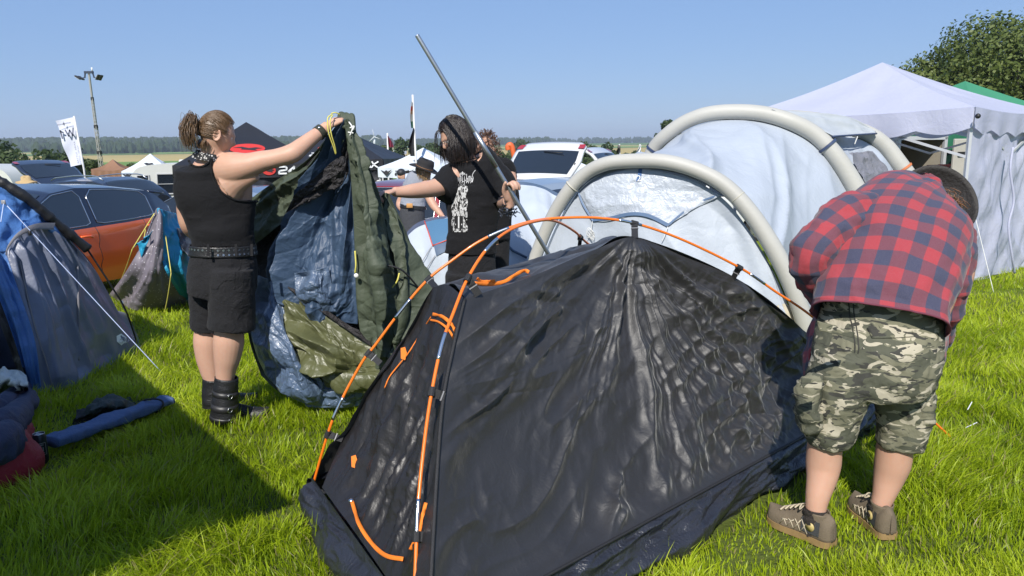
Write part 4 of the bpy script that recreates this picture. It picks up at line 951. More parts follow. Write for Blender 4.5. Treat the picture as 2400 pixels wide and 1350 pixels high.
def hand(mb, w, X, N, thumb=1, curl=(.5, .9, .6), size=1.0, spread=.06, thumb_dir=None, thumb_curl=.5, finger_curl=None):
    """palm, four unequal fingers with knuckle bends, thumb off the side of the palm. X to the fingers, N the way the palm faces, thumb = side sign along X x N"""
    X = np.asarray(X, float); X /= np.linalg.norm(X); N = np.asarray(N, float); N -= X * (N @ X); N /= np.linalg.norm(N); S = np.cross(X, N) * thumb; k = size
    pal = [[*(w - X * .03 * k), .021 * k, .017 * k], [*(w + X * .0 * k), .024 * k, .017 * k], [*(w + X * .03 * k), .035 * k, .0165 * k], [*(w + X * .065 * k), .041 * k, .0145 * k], [*(w + X * .088 * k), .040 * k, .011 * k], [*(w + X * .094 * k), .034 * k, .006 * k]]
    add_closed(mb, world_loft(pal, 22, 20, 2.5, view=N))
    offs = [.030, .010, -.0105, -.029]; lens = [.070, .079, .074, .057]; rad = [.0092, .0095, .0090, .0080]
    for i in range(4):
        p = w + X * (.084 - .004 * abs(i - 1)) * k + S * offs[i] * k; d = X * 1.0 + S * spread * (1.2 - i) ; d /= np.linalg.norm(d); ang = 0; pts = [p - d * .012 * k, p]
        cc = finger_curl[i] if finger_curl else curl
        for ph, fr in zip(cc, (.45, .31, .24)):
            ang += ph; dd = d * math.cos(ang) + N * math.sin(ang); p = p + dd * lens[i] * fr * k; pts.append(p)
        rr = np.array([1.05, 1.08, 1.0, .92, .72]) * rad[i] * k
        q = []; 
        pts = np.array(pts); mb.tube(pts, rr, 10, 22)
        mb.ball(pts[-1], rr[-1] * 1.02, None, 10, 8)
    td = thumb_dir if thumb_dir is not None else (X * .62 + S * .75 + N * .25)
    td = np.asarray(td, float); td /= np.linalg.norm(td)
    b = w + X * .022 * k + S * .026 * k; p1 = b + td * .040 * k; t2 = td * math.cos(thumb_curl) + (X * .6 + N * .6 - S * .3) * math.sin(thumb_curl); t2 /= np.linalg.norm(t2); p2 = p1 + t2 * .032 * k; p3 = p2 + (t2 * .8 + N * .25) * .024 * k
    mb.tube([b - td * .01 * k, b, p1, p2, p3], np.array([.013, .0135, .0108, .0100, .0080]) * k, 10, 22); mb.ball(p3, .0082 * k, None, 10, 8)
def shoe_mesh(heel, toe, w=.10, h=.085, toe_h=.045, up=(0, 0, 1)):
    """upper as one loft from heel to toe, and a sole outline under it"""
    heel = np.asarray(heel, float); toe = np.asarray(toe, float); f = toe - heel; L = np.linalg.norm(f); f /= L; r = np.cross(f, up); r /= np.linalg.norm(r); u = np.cross(r, f)
    st = [(-.016, .02, .84), (-.010, .15, .87), (0.004, .26, .94), (.05, .35, 1.04), (.12, .39, 1.08), (.30, .39, 1.0), (.48, .42, .86), (.66, .50, .66), (.82, .48, .54), (.94, .36, .44), (1.0, .15, .22)]
    c = []
    up_, so = MB(), MB(); rows = []
    for (x, ww, hh) in st:
        H = max(toe_h, h * hh) if x > .6 else h * hh; row = []
        for a in np.linspace(0, np.pi, 17):
            row.append(heel + f * L * x + r * math.cos(a) * w * ww * (1 - .15 * math.sin(a) ** 2) + u * (.018 + math.sin(a) ** .8 * H))
        rows.append(row)
    g = np.array(rows); g2, _ = patch(g, 32, 60, None, None); up_.grid(g2)
    out = []
    xs = np.r_[0, .015, np.linspace(.04, 1, 19)]; W = np.interp(xs, [q[0] for q in st], [q[1] for q in st]) * w * 1.10
    poly = [heel + f * (L * 1.02 * x - .003) + r * q for x, q in zip(xs, W)] + [heel + f * (L * 1.02 * x - .003) - r * q for x, q in zip(xs[::-1], W[::-1])]
    k = len(poly); P0 = np.array(poly); so.add(np.vstack([P0 - u * .004, P0 + u * .022]), [tuple(range(k)), tuple(range(2 * k - 1, k - 1, -1))] + [(i, k + i, k + (i + 1) % k, (i + 1) % k) for i in range(k)])
    return up_, so, (f, r, u)
def strand_hair(name, parent, m, paths, r0=.0045, seg=5, n=12):
    mb = MB()
    for p in paths:
        k = len(p); q = cr(np.array(p), n); t = np.linspace(0, 1, n); rr = r0 * RNG.uniform(.6, 1.25) * (1 - .75 * t ** 2.2) * np.minimum(1, .35 + 3 * t)
        mb.tube(q, rr, seg, cap=False, flat=.6)
    return mb.build(name, m, parent)
def skull_pt(c, r, f, u, d, grow=1.04, s=1.0):
    d = np.asarray(d, float); d = d / np.linalg.norm(d)
    return c + s * grow * (r * d[0] * .078 + f * d[1] * .098 + u * d[2] * .120)
def hair_mat(name, a, b, sheen=.1):
    t = NT(name); p = t.coord('Object', (1, 1, .25)); n = t.noise(55, 3, p); t.set(Base_Color=t.mix(n, a, b), Roughness=.38, Specular_IOR_Level=.6, Normal=t.bump(t.noise(260, 2, p), .5, .004)); return t.m
def skin_mat(name, c, red=1.0):
    t = NT(name); n = t.noise(7, 5); n2 = t.noise(40, 3)
    base = t.mix(n, tuple(q * .92 for q in c), tuple(min(1, q * 1.06) for q in c)); base = t.mix(t.math('MULTIPLY', n2, .5), base, (c[0] * .98, c[1] * .74, c[2] * .66))
    t.set(Base_Color=base, Roughness=.50, Specular_IOR_Level=.35, Subsurface_Weight=.12, Subsurface_Radius=(.6, .25, .12), Subsurface_Scale=.008, Normal=t.bump(t.noise(220, 3), .12, .002)); return t.m
SKIN = skin_mat('skin_light', (.51, .325, .24)); SKIN2 = skin_mat('skin_pink', (.50, .31, .225)); 
denim_blk = fabric('black_denim', (.013, .013, .015), .85, wr=.45, wscale=16, fine=.5, fscale=380, var=.25, sheen=.04, spec=.25)
tee_blk = fabric('black_cotton', (.0075, .0075, .009), .9, wr=.35, wscale=11, fine=.3, fscale=300, var=.12, sheen=.03, spec=.25, dist=.015)
leather_blk = mat('black_leather', (.012, .012, .013), .42, bump=.35, bscale=120)
chrome = mat('nickel', (.65, .65, .66), .25, 1)
# ================================================================== man in the black tank top holding up the flysheet
def left_man():
    root = thing('person', 'man in black tank top and cut-off shorts with tied-back hair, holding up the flysheet', 'person', G(530, 985))
    Y = 4.25; skin = SKIN
    torso = [(499, 366, 4.24, 30, .95), (500, 380, 4.26, 46, .80), (503, 396, 4.27, 76, .56), (504, 420, 4.28, 84, .54), (507, 455, 4.28, 84, .56), (513, 500, 4.28, 75, .58), (520, 545, 4.28, 66, .78), (524, 580, 4.27, 65, .66), (524, 640, 4.27, 73, .70), (521, 690, 4.28, 66, .75)]
    b = MB(); gt = ring_loft(torso, 70, 40, grow=-.008); add_closed(b, gt)
    add_closed(b, ring_loft([(506, 318, 4.23, 24, 1.05), (500, 345, 4.24, 27, 1), (499, 372, 4.25, 31, .95), (499, 395, 4.26, 40, .8)], 20, 24))
    hc = P(507, 314, 4.235); hr, hf, hu = head(b, hc, (.80, .52, -.30), s=1.0)
    arm = [(515, 400, 4.27, 42, .9), (552, 394, 4.22, 38, .95), (584, 387, 4.2, 29, 1), (614, 378, 4.2, 24.5, 1), (650, 370, 4.2, 21.5, 1), (684, 360, 4.21, 22.5, 1), (706, 344, 4.24, 20, 1), (737, 319, 4.29, 16, 1), (757, 305, 4.33, 14, .8), (770, 294, 4.35, 13, .8)]
    add_closed(b, ring_loft(arm, 60, 24))
    add_closed(b, ring_loft([(540, 430, 4.24, 44, .8), (560, 420, 4.22, 30, .8), (600, 405, 4.21, 18, .8)], 14, 18))
    arm2 = [(458, 428, 4.34, 22), (441, 450, 4.40, 23), (437, 490, 4.44, 22), (443, 528, 4.46, 20), (462, 543, 4.55, 19), (500, 530, 4.70, 16), (530, 520, 4.80, 12)]
    add_closed(b, ring_loft(arm2, 50, 20)); w2 = P(535, 518, 4.81); hand(b, w2, (.5, .8, .1), (0.1, -.1, -1), -1, (.3, .4, .3))
    for lg in ([(548, 660, 4.22, 46), (542, 720, 4.22, 44), (538, 765, 4.22, 33), (536, 800, 4.22, 35), (533, 835, 4.225, 31), (529, 868, 4.23, 24), (527, 900, 4.23, 20), (527, 960, 4.23, 21)],
               [(498, 660, 4.36, 46), (492, 720, 4.37, 44), (490, 765, 4.38, 33), (489, 800, 4.38, 34), (490, 835, 4.38, 30), (495, 868, 4.38, 25), (500, 895, 4.38, 21), (503, 950, 4.38, 20)]):
        add_closed(b, ring_loft(lg, 50, 22))
    # fist closed round the bunched cloth
    w = P(768, 296, 4.345); X = P(800, 277, 4.40) - w
    hand(b, w, X, np.array([.25, .55, -.65]), 1, (1.0, 1.25, .8), .98, .02, thumb_dir=np.array([.55, -.05, .35]), thumb_curl=.7)
    bo = b.build('body', skin, root); remesh(bo, .0055, 5)
    # tank top: torso shell with deep arm openings
    gk = ring_loft([(498, 362, 4.24, 33, .95)] + torso[1:8] + [(524, 592, 4.27, 67, .66)], 150, 160, grow=.006)
    gk = gk + loft_normals(gk) * .007; gk = wrinkled(gk, .007, 8, .6, 3, .0015)
    cx, cy = PX(gk); cx = (cx[:-1] + cx[1:]) / 2; cy = (cy[:-1] + cy[1:]) / 2
    hole = [(515, 335), (512, 354), (498, 372), (494.5, 388), (498, 410), (508, 435), (520, 451), (542, 465), (567, 471), (640, 473), (640, 335)]
    neck = [(440, 330), (442, 376), (452, 388), (470, 391), (488, 382), (503, 360), (505, 330)]
    keep = ~(inside(hole, cx, cy) | inside(neck, cx, cy)) & (cy < 579)
    tk = MB().grid(gk, close_u=True, keep=keep).build('tank_top', tee_blk, root); q = tk.modifiers.new('thickness', 'SOLIDIFY'); q.thickness = .003
    nk_ = loft_normals(gk); fc = (nk_ * (np.array([0, 0, CAM_H]) - gk)).sum(2) > 0; gx_, gy_ = PX(gk)
    for nm, ln in (('armhole_binding', hole[1:-1]), ('neck_binding', neck[1:-1])):
        pts = []
        for q in cr(np.array(ln, float), 70):
            m = (gx_ - q[0]) ** 2 + (gy_ - q[1]) ** 2 + (~fc) * 1e6; i = np.unravel_index(m.argmin(), m.shape)
            if m[i] > 40: continue
            d = ray(*q); pts.append(np.array([0, 0, CAM_H]) + d * (((gk[i] - np.array([0, 0, CAM_H])) @ d) / (d @ d)) + nk_[i] * .001)
        if len(pts) > 8:
            p_ = np.array(pts); p_[1:-1] = (p_[:-2] + p_[1:-1] + p_[2:]) / 3; MB().tube(p_, .0062, 8).build(nm, tee_blk, tk)
    # shorts, belt
    s = MB()
    add_closed(s, ring_loft([(523, 578, 4.27, 68, .70), (524, 610, 4.27, 74, .74), (522, 650, 4.275, 78, .76), (520, 690, 4.28, 74, .78)], 30, 36))
    add_closed(s, ring_loft([(542, 630, 4.23, 52, 1.1), (543, 690, 4.22, 53, 1.05), (543, 735, 4.22, 53, 1), (542, 769, 4.22, 54, 1)], 30, 28))
    add_closed(s, ring_loft([(490, 640, 4.34, 48, 1.0), (490, 690, 4.36, 46, 1), (491, 735, 4.37, 44, 1), (492, 768, 4.38, 43, 1)], 30, 28))
    so = s.build('shorts', denim_blk, root); remesh(so, .008, 3); displace(so, .016, .09)
    th = MB()
    for i in range(110):
        px = RNG.uniform(472, 594); y_ = 4.18 if px > 500 else 4.33; 
        p = P(px, 767 + RNG.uniform(-2, 3), y_ + RNG.uniform(-.0, .05)); th.tube([p, p + np.array([RNG.normal(0, .008), RNG.normal(0, .004), -.012]), p + np.array([RNG.normal(0, .02), RNG.normal(0, .008), -RNG.uniform(.015, .04)])], .0011, 3, cap=False)
    th.build('frayed_hem', mat('grey_threads', (.05, .05, .055), .9), so)
    bl = ring_loft([(523, 573, 4.27, 70, .70), (523.5, 585, 4.27, 71, .70), (524, 597, 4.27, 72.5, .71)], 8, 80, grow=.009)
    be = MB().grid(bl, close_u=True).build('belt', leather_blk, root); q = be.modifiers.new('thickness', 'SOLIDIFY'); q.thickness = .004
    ey = MB(); nb = loft_normals(bl)
    for j in range(0, 80, 2):
        for i in (2, 5):
            if PX(bl[i, j])[0] > 505 or i == 2: ey.disc(bl[i, j] + nb[i, j] * .003, .0052, nb[i, j], 10, .0026)
    ey.build('eyelets', chrome, be, smooth=False)
    lp = MB()
    for px in (488, 553, 590): lp.bar(P(px, 572, 4.10 if px < 560 else 4.16), P(px, 600, 4.09 if px < 560 else 4.15), .014, .004, up=(0, 1, 0))
    lp.build('belt_loop', denim_blk, so, smooth=False)
    # back pocket: stitched patch lying on the cloth
    pk = MB(); gp = np.array([[P(492 + 58 * u, 622 + 56 * f, 4.268 - .190 + .012 * abs(u - .35) * 2 + .006 * f) for u in np.linspace(0, 1, 8)] for f in np.linspace(0, 1, 8)]); 
    fm, _ = patch(gp, 24, 24, lambda U, V, g: fbm(g * 12, 2, 3) * .004)
    pk.grid(fm); pko = pk.build('back_pocket', denim_blk, so); q = pko.modifiers.new('shrink', 'SHRINKWRAP'); q.target = so; q.offset = .004; q.wrap_method = 'PROJECT'; q.use_project_y = True; q.use_negative_direction = True; q.use_positive_direction = True
    # boots with straps
    def boot(shaft, heel, toe, near):
        up_, sl, (f, r, u) = shoe_mesh(heel, toe, .105, .10, .06)
        g = ring_loft(shaft, 30, 26); g = wrinkled(g, .005, 16, .4, 5, .002); up_.grid(g, close_u=True)
        o = up_.build('boot', leather_blk, root); q = o.modifiers.new('thickness', 'SOLIDIFY'); q.thickness = .004; sl.build('sole', mat('black_rubber', (.014, .014, .015), .7), o, smooth=False)
        if near:
            st = MB(); bk = MB(); n = loft_normals(g)
            for i in (7, 14, 20):
                ring = g[i] + n[i] * .002; lo = g[min(29, i + 3)] + n[i] * .002; st.grid(np.stack([ring, lo]), close_u=True)
                cxs = [PX(v)[0] + (0 if v[1] < 4.23 else -999) for v in ring]; j = int(np.argmax(cxs)) - 3; c = (ring[j] + lo[j]) / 2 + n[i, j] * .006
                a = np.linspace(0, 2 * np.pi, 9); t1 = ring[(j + 1) % 26] - ring[j]; t1 /= np.linalg.norm(t1); t2 = (lo[j] - ring[j]); t2 /= np.linalg.norm(t2)
                bk.tube([c + t1 * .012 * math.cos(k) * 1.2 + t2 * .012 * math.sin(k) * 1.2 for k in a], .002, 5, cap=False)
            x = st.build('strap', mat('black_strap', (.02, .02, .021), .45), o); q = x.modifiers.new('thickness', 'SOLIDIFY'); q.thickness = .0025; bk.build('buckle', chrome, o)
            lc = MB()
            for i in range(5):
                c = heel + f * (.15 + .022 * i) + u * (.118 - .012 * i); lc.tube([c - r * .022, c + u * .004, c + r * .022], .0022, 5)
            lc.build('lace', mat('grey_lace', (.12, .12, .12), .8), o)
    TRAMPLE.extend([(*G(560, 985)[:2], .22, .78), (*G(520, 1000)[:2], .14, .78)]); h1 = G(512, 988); boot([(531, 884, 4.23, 27, .95), (529, 915, 4.23, 28, 1), (527, 945, 4.23, 30, 1.05), (526, 975, 4.235, 32, 1.1), (527, 985, 4.235, 30, 1.1)], h1, h1 + np.array([.300, .05, -.004]), True)
    h2 = G(492, 958) ; boot([(502, 886, 4.38, 25), (502, 915, 4.38, 27), (503, 940, 4.38, 28), (504, 950, 4.38, 28)], h2, h2 + np.array([.27, .12, -.01]), False)
    # wristband, neckerchief
    wb = ring_loft([(745, 314, 4.31, 15.5, .95), (756, 305, 4.33, 15, .9)], 6, 24, grow=.004); x = MB().grid(wb, close_u=True).build('wristband', mat('black_woven_band', (.03, .032, .02), .8, bump=.5, bscale=300, var=.6, vscale=90), root); q = x.modifiers.new('thickness', 'SOLIDIFY'); q.thickness = .004
    MB().ball(P(748, 300, 4.29), .009).build('watch', chrome, x)
    nk = ring_loft([(494, 358, 4.25, 30, 1.0), (493, 366, 4.25, 35, .98), (492, 375, 4.25, 38, .95)], 10, 40, grow=.006); nk = wrinkled(nk, .006, 20, 1, 4)
    t = NT('patterned_bandana'); v = t.new('ShaderNodeTexVoronoi', Scale=70.0); t.L.new(t.coord(), v.inputs['Vector']); t.set(Base_Color=t.mix(t.math('LESS_THAN', v.outputs['Distance'], .35), (.015, .015, .018), (.5, .48, .46)), Roughness=.8)
    MB().grid(nk, close_u=True).build('neckerchief', t.m, root)
    eyes(root, hc, hr, hf, hu)
    # hair drawn back into a short ponytail
    hm = hair_mat('brown_hair', (.060, .034, .016), (.17, .10, .05))
    bun = hc + hu * -.0 - hf * .118 + hu * .012
    paths = []
    for i in range(900):
        a = RNG.uniform(-math.pi, math.pi); e = RNG.uniform(-.25, 1)
        d = np.array([math.sin(a) * math.sqrt(max(0, 1 - e * e)), math.cos(a) * math.sqrt(max(0, 1 - e * e)), e])
        if d[1] > .55 and d[2] < .60: continue
        if d[1] > .12 and d[2] < .05: continue
        end = np.array([RNG.normal(0, .12), -1, .05 + RNG.normal(0, .12)]); p = []
        for s in np.linspace(0, 1, 6):
            m = d * (1 - s) + end * s + np.array([0, 0, .28 * math.sin(math.pi * s) * (d[2] > .2)]); p.append(skull_pt(hc, hr, hf, hu, m, 1.045 + RNG.uniform(.02, .06) * (1 - .4 * s)))
        p.append(bun + RNG.normal(0, .010, 3)); paths.append(p)
    for i in range(420):
        o = bun + RNG.normal(0, .012, 3); dr = -hf * RNG.uniform(.2, 1) + hr * RNG.normal(0, .6) + hu * RNG.normal(-.1, .5); dr /= np.linalg.norm(dr); L = RNG.uniform(.05, .125)
        paths.append([o, o + dr * .045 + hu * .012, o + dr * .06 + np.array([0, 0, -L * .45]) + RNG.normal(0, .006, 3), o + dr * .045 + np.array([RNG.normal(0, .012), RNG.normal(0, .01), -L])])
    for i in range(140):
        o = hc - hf * .06 + hr * RNG.normal(.02, .045) - hu * .045; paths.append([o, o - hf * .022 + np.array([0, 0, -.03]), o - hf * .024 + np.array([RNG.normal(0, .01), 0, -.06])])
    hcap = MB(); g = np.array([[skull_pt(hc, hr, hf, hu, (math.sin(t) * math.sin(a), math.sin(t) * math.cos(a) - .02, math.cos(t)), 1.025) for a in np.linspace(0, 2 * np.pi, 48, endpoint=False)] for t in np.linspace(.02, 1.85, 30)])
    kp = np.ones((29, 48), bool)
    for i, t in enumerate(np.linspace(.02, 1.85, 30)[:-1]):
        for j, a in enumerate(np.linspace(0, 2 * np.pi, 48, endpoint=False)):
            if math.sin(t) * math.cos(a) > .42 and math.cos(t) < .62: kp[i, j] = False
            if math.sin(t) * math.cos(a) > -.12 and math.cos(t) < .10: kp[i, j] = False
    ho = strand_hair('hair', root, hm, paths, .0026, 4); hcap.grid(g, close_u=True, keep=kp).build('hair_base', hm, ho)
    tie = MB(); a = np.linspace(0, 2 * np.pi, 13); tie.tube([bun + hr * math.cos(k) * .018 + hu * math.sin(k) * .018 for k in a], .005, 6); tie.build('hair_tie', leather_blk, ho)
left_man()
# ================================================================== man in the black T-shirt, steel pole in one hand
def pole_pts(): return [P(977, 82, 4.50), P(1090, 275, 4.58), P(1215, 475, 4.66), P(1283, 600, 4.72)]
def steel_pole():
    a, b = P(977, 82, 4.50), P(1215, 478, 4.66); d = (b - a) / np.linalg.norm(b - a); end = b + d * 1.0
    k = (end[2] - float(gz(end[0], end[1]))) ; end = end + d * (k / -d[2])
    m = NT('galvanised_steel'); p = m.coord(); m.set(Base_Color=m.mix(m.noise(9, 4, p), (.30, .33, .36), (.46, .49, .52)), Roughness=.36, Metallic=.85, Normal=m.bump(m.noise(50, 3, p), .1, .004))
    o = MB().tube([a, a + d * .004, a + (end - a) * .5, end], [.0125, .0135, .0135, .0135], 20).build('steel_pole', m.m); tag(o, 'long grey steel pole slanting across the sky, gripped by the man in the T-shirt', 'pole')
    c = a + d * .64; MB().tube([c, c + d * .25], .0146, 20).build('pole_joint', m.m, o)
    return a, d
def middle_man():
    root = thing('person', 'long-haired man in printed black T-shirt and glasses, holding a steel pole', 'person', G(1110, 860))
    a0, pd = steel_pole()
    torso = [(1090, 368, 5.04, 26, .95), (1093, 382, 5.05, 40, .85), (1104, 398, 5.06, 66, .58), (1110, 425, 5.06, 66, .58), (1109, 475, 5.05, 56, .66), (1106, 530, 5.04, 51, .70), (1106, 580, 5.03, 51, .72), (1106, 640, 5.03, 54, .74), (1106, 690, 5.03, 54, .75)]
    b = MB(); add_closed(b, ring_loft(torso, 60, 36, grow=-.010))
    add_closed(b, ring_loft([(1076, 330, 5.02, 22), (1083, 352, 5.03, 23), (1090, 375, 5.05, 26), (1096, 395, 5.06, 34, .8)], 18, 22))
    hc = P(1068, 318, 5.02); hr, hf, hu = head(b, hc, (-.86, -.36, -.50), s=1.03)
    add_closed(b, ring_loft([(1075, 408, 5.02, 28), (1048, 428, 4.97, 25), (1020, 440, 4.90, 21), (992, 445, 4.83, 19), (965, 448, 4.77, 17), (938, 450, 4.72, 13), (922, 449, 4.69, 11.5, .8)], 50, 22))
    w = P(922, 449, 4.69); X = P(893, 455, 4.60) - w; hand(b, w, X, np.array([.15, .25, -1.0]), -1, (.55, .7, .4), .96, .03, thumb_dir=np.array([-.85, -.15, -.05]), thumb_curl=.15)
    add_closed(b, ring_loft([(1160, 408, 5.06, 30), (1182, 440, 5.04, 25), (1180, 458, 5.03, 23), (1181, 470, 5.0, 21), (1186, 476, 4.92, 19), (1191, 476, 4.80, 17), (1194, 472, 4.70, 15)], 50, 22))
    w = P(1195, 474, 4.685); pc = a0 + pd * np.dot(w - a0, pd)
    hand(b, w, np.array([.02, -.10, 1.0]), (pc - w) * np.array([1, 1, .2]) + np.array([.02, -.02, 0]), -1, (1.0, 1.2, .7), 1.28, .03, thumb_dir=np.array([-.3, -.45, .8]), thumb_curl=.6)
    for lg in ([(1080, 640, 5.0, 34), (1078, 720, 5.0, 32), (1078, 800, 5.02, 24), (1078, 852, 5.02, 18)], [(1134, 640, 5.06, 34), (1138, 720, 5.06, 32), (1140, 800, 5.08, 24), (1140, 850, 5.08, 18)]): add_closed(b, ring_loft(lg, 30, 18))
    bo = b.build('body', SKIN, root); remesh(bo, .0058, 5)
    s = MB(); gt = ring_loft([(1092, 376, 5.045, 34, .92), (1094, 386, 5.05, 48, .80), (1104, 399, 5.06, 68, .60), (1110, 425, 5.06, 70, .60), (1109, 475, 5.05, 60, .68), (1106, 530, 5.04, 54, .72), (1106, 565, 5.03, 54, .74), (1106, 592, 5.03, 56, .74)], 110, 90, grow=.007); gt = gt + loft_normals(gt) * .007
    add_closed(s, wrinkled(gt, .014, 6.5, .7, 13, .002))
    g1 = ring_loft([(1080, 410, 5.09, 33, .9), (1060, 420, 5.02, 37, .95), (1044, 436, 4.965, 36, .95), (1031, 449, 4.93, 35, .95)], 40, 40); add_closed(s, wrinkled(g1, .010, 10, 1, 5))
    g2 = ring_loft([(1150, 408, 5.06, 40, .9), (1172, 428, 5.05, 38, .95), (1182, 452, 5.03, 36, .95), (1184, 478, 5.01, 36, .95)], 40, 40); add_closed(s, wrinkled(g2, .010, 10, 1, 6))
    so = s.build('t_shirt', tee_blk, root)
    MB().tube(list(ring_loft([(1091, 374, 5.045, 34, .92), (1092, 378, 5.045, 36, .9)], 3, 30, grow=.010)[1]) , .004, 6).build('collar', tee_blk, so)
    # printed front: letters with horned ends over a dark figure and a cross, laid on the cloth
    gw = wrinkled(gt, .014, 6.5, .7, 13, .002); nn = loft_normals(gw)
    front = gw.copy(); vis = (np.asarray([0, 0, CAM_H]) - gw); facing = (nn * vis).sum(2) > 0
    def on(px, py, off=.004):
        o = np.array([0, 0, CAM_H]); d = ray(px, py); d /= np.linalg.norm(d); q = gw - o; c = q - (q @ d)[..., None] * d; m = (c ** 2).sum(2) + (~facing) * 9; i = np.unravel_index(m.argmin(), m.shape)
        t = ((gw[i] - o) @ nn[i]) / (d @ nn[i]); return o + d * t - d * off
    def tr(x, y): return on(1060 + x * 50, 403 + y * 150)
    wh = mat('white_shirt_print', (.55, .55, .56), .8); pr = MB(); L = []
    tp = lambda x, y, o=.004: on(1057 + x, 398 + y, o)        # x, y in photograph pixels from the print's corner
    L += [[(-1, 2), (2, 8), (5, 12), (3, 20), (5, 28)], [(57, 1), (53, 6), (50, 12), (52, 20), (50, 29)]]
    for i in range(9):
        x = 6 + i * 5.1; L += [[(x, 15 - (i % 3 == 0) * 5), (x + .4, 27), (x - .8, 31 + (i % 4 == 1) * 4)], [(x, 16), (x + 2.6, 14.5), (x + 2.8, 26)] if i % 2 else [(x, 27), (x + 2.9, 28), (x + 2.6, 20), (x, 20)]]
    L += [[(20, 12), (27, 5), (34, 12)], [(23, 12), (27, 8), (31, 12)], [(27, 4), (27, 14)], [(21, 8), (33, 8)]]
    strokes_on(pr, L, 1.15, tp)
    rg = np.random.default_rng(4)
    for i in range(30):
        a = i / 30 * 2 * math.pi; strokes_on(pr, [[(20 + 13 * math.cos(a), 46 + 9 * math.sin(a)), (20 + 20 * math.cos(a), 46 + 14 * math.sin(a))]], .5, tp)
    pr.build('shirt_print', wh, so, smooth=False)
    t = NT('engraved_print'); q = t.coord('Object', (1, 1, .42)); e1 = t.noise(62, 4, q, .6, 1.6); e2 = t.noise(170, 2, q, .6, .5); v = t.math('ADD', t.math('MULTIPLY', e1, .75), t.math('MULTIPLY', e2, .35)); t.set(Base_Color=t.mix(t.math('GREATER_THAN', v, .545), (.010, .010, .011), (.52, .52, .52)), Roughness=.85, Specular_IOR_Level=.2)
    gq = np.array([[tp(2 + (36 - 5 * abs(v_ - .5) * 0) * u + 1.5 * math.sin(v_ * 22) * (1 if u in (0, 1) else 0) , 38 + 108 * v_, .0045) for u in np.linspace(0, 1, 10)] for v_ in np.linspace(0, 1, 22)]); MB().grid(gq).build('engraved_figure', t.m, so)
    gq = np.array([[tp(8 + 20 * u, 108 + 30 * v_, .0065) for u in np.linspace(0, 1, 6)] for v_ in np.linspace(0, 1, 6)]); MB().grid(gq).build('dark_field', mat('shirt_print_black', (.01, .01, .011), .85), so)
    cr_ = MB(); strokes_on(cr_, [[(18, 110), (18, 136)], [(11, 128), (25, 128)]], 3.2, lambda x, y: tp(x, y, .0085)); cr_.build('printed_cross', mat('bright_shirt_print', (.62, .62, .62), .8), so, smooth=False)
    # trousers
    s = MB(); add_closed(s, ring_loft([(1106, 580, 5.03, 53, .74), (1106, 620, 5.03, 56, .78), (1107, 665, 5.03, 58, .78)], 20, 34))
    add_closed(s, ring_loft([(1080, 640, 5.0, 36, 1.1), (1078, 720, 5.0, 36, 1), (1078, 800, 5.02, 31, 1), (1078, 858, 5.02, 28, 1)], 30, 26)); add_closed(s, ring_loft([(1135, 640, 5.06, 36, 1.1), (1138, 720, 5.06, 36, 1), (1140, 800, 5.08, 31, 1), (1140, 855, 5.08, 28, 1)], 30, 26))
    to = s.build('trousers', denim_blk, root); remesh(to, .008, 3); displace(to, .016, .08)
    for hx in (1078, 1140):
        h = P(hx, 855, 5.03); h[2] = float(gz(h[0], h[1])) + .005; u_, sl, _ = shoe_mesh(h, h + np.array([-.16, -.20, 0]), .10, .09); o = u_.build('shoe', leather_blk, root); sl.build('sole', mat('black_rubber', (.014, .014, .015), .7), o, smooth=False)
    # bangles and charms hanging from the wrist
    bm_ = MB(); c = P(1190, 488, 4.72); rg = np.random.default_rng(8)
    for i in range(46):
        p = c + np.array([rg.normal(0, .022), rg.normal(-.01, .02), rg.normal(-.012, .022)]); q = p + rg.normal(0, .014, 3); bm_.tube([p, (p + q) / 2 + rg.normal(0, .006, 3), q], rg.uniform(.0025, .0055), 5)
    bm_.build('bracelet_charms', mat('dark_trinkets', (.09, .10, .13), .35, .6, var=.9, vscale=90), root)
    for k in range(2):
        a = np.linspace(0, 2 * np.pi, 20); cc = P(1191, 480 + 9 * k, 4.70 + .01 * k); MB().tube([cc + np.array([math.cos(t) * .034, math.sin(t) * .034, .004 * math.sin(3 * t)]) for t in a], .004, 6).build('bracelet', leather_blk, root)
    # glasses
    gl = MB(); 
    for q in (-1, 1):
        cc = hc + hf * .098 + hr * q * .032 + hu * -.003; a = np.linspace(0, 2 * np.pi, 20); gl.tube([cc + hr * math.cos(t) * .022 + hu * math.sin(t) * .018 for t in a], .0016, 5, cap=False); gl.tube([cc + hr * q * .022, hc + hr * q * .076 - hf * .0], .0016, 5)
    gl.tube([hc + hf * .100 - hr * .010, hc + hf * .104 + hu * .002, hc + hf * .100 + hr * .010], .0016, 5); gl.build('glasses', chrome, root); eyes(root, hc, hr, hf, hu, 1.03)
    # long dark hair hanging forward and to the shoulders, beard
    hm = hair_mat('dark_brown_hair', (.006, .004, .0035), (.026, .016, .013)); paths = []
    down = np.array([0, 0, -1.0]); rg = np.random.default_rng(3)
    for i in range(1500):
        az = rg.uniform(-2.3, 2.3); sg = math.copysign(1, az); y0 = rg.uniform(-.75, .78)
        d0 = np.array([sg * rg.uniform(.02, .2), y0, 1 - .45 * abs(y0)]); d1 = np.array([math.sin(az), -math.cos(az), rg.uniform(.0, .25)])
        m = d0 * .5 + d1 * .5; m[2] += .30; gr = 1.06 + rg.uniform(0, .10)
        p = [skull_pt(hc, hr, hf, hu, d0, 1.05, 1.03), skull_pt(hc, hr, hf, hu, m, gr, 1.03), skull_pt(hc, hr, hf, hu, d1, gr + .03, 1.03)]
        e_ = p[-1]; out = e_ - hc; out[2] = 0; out /= np.linalg.norm(out) + 1e-9; L = rg.uniform(.12, .225)
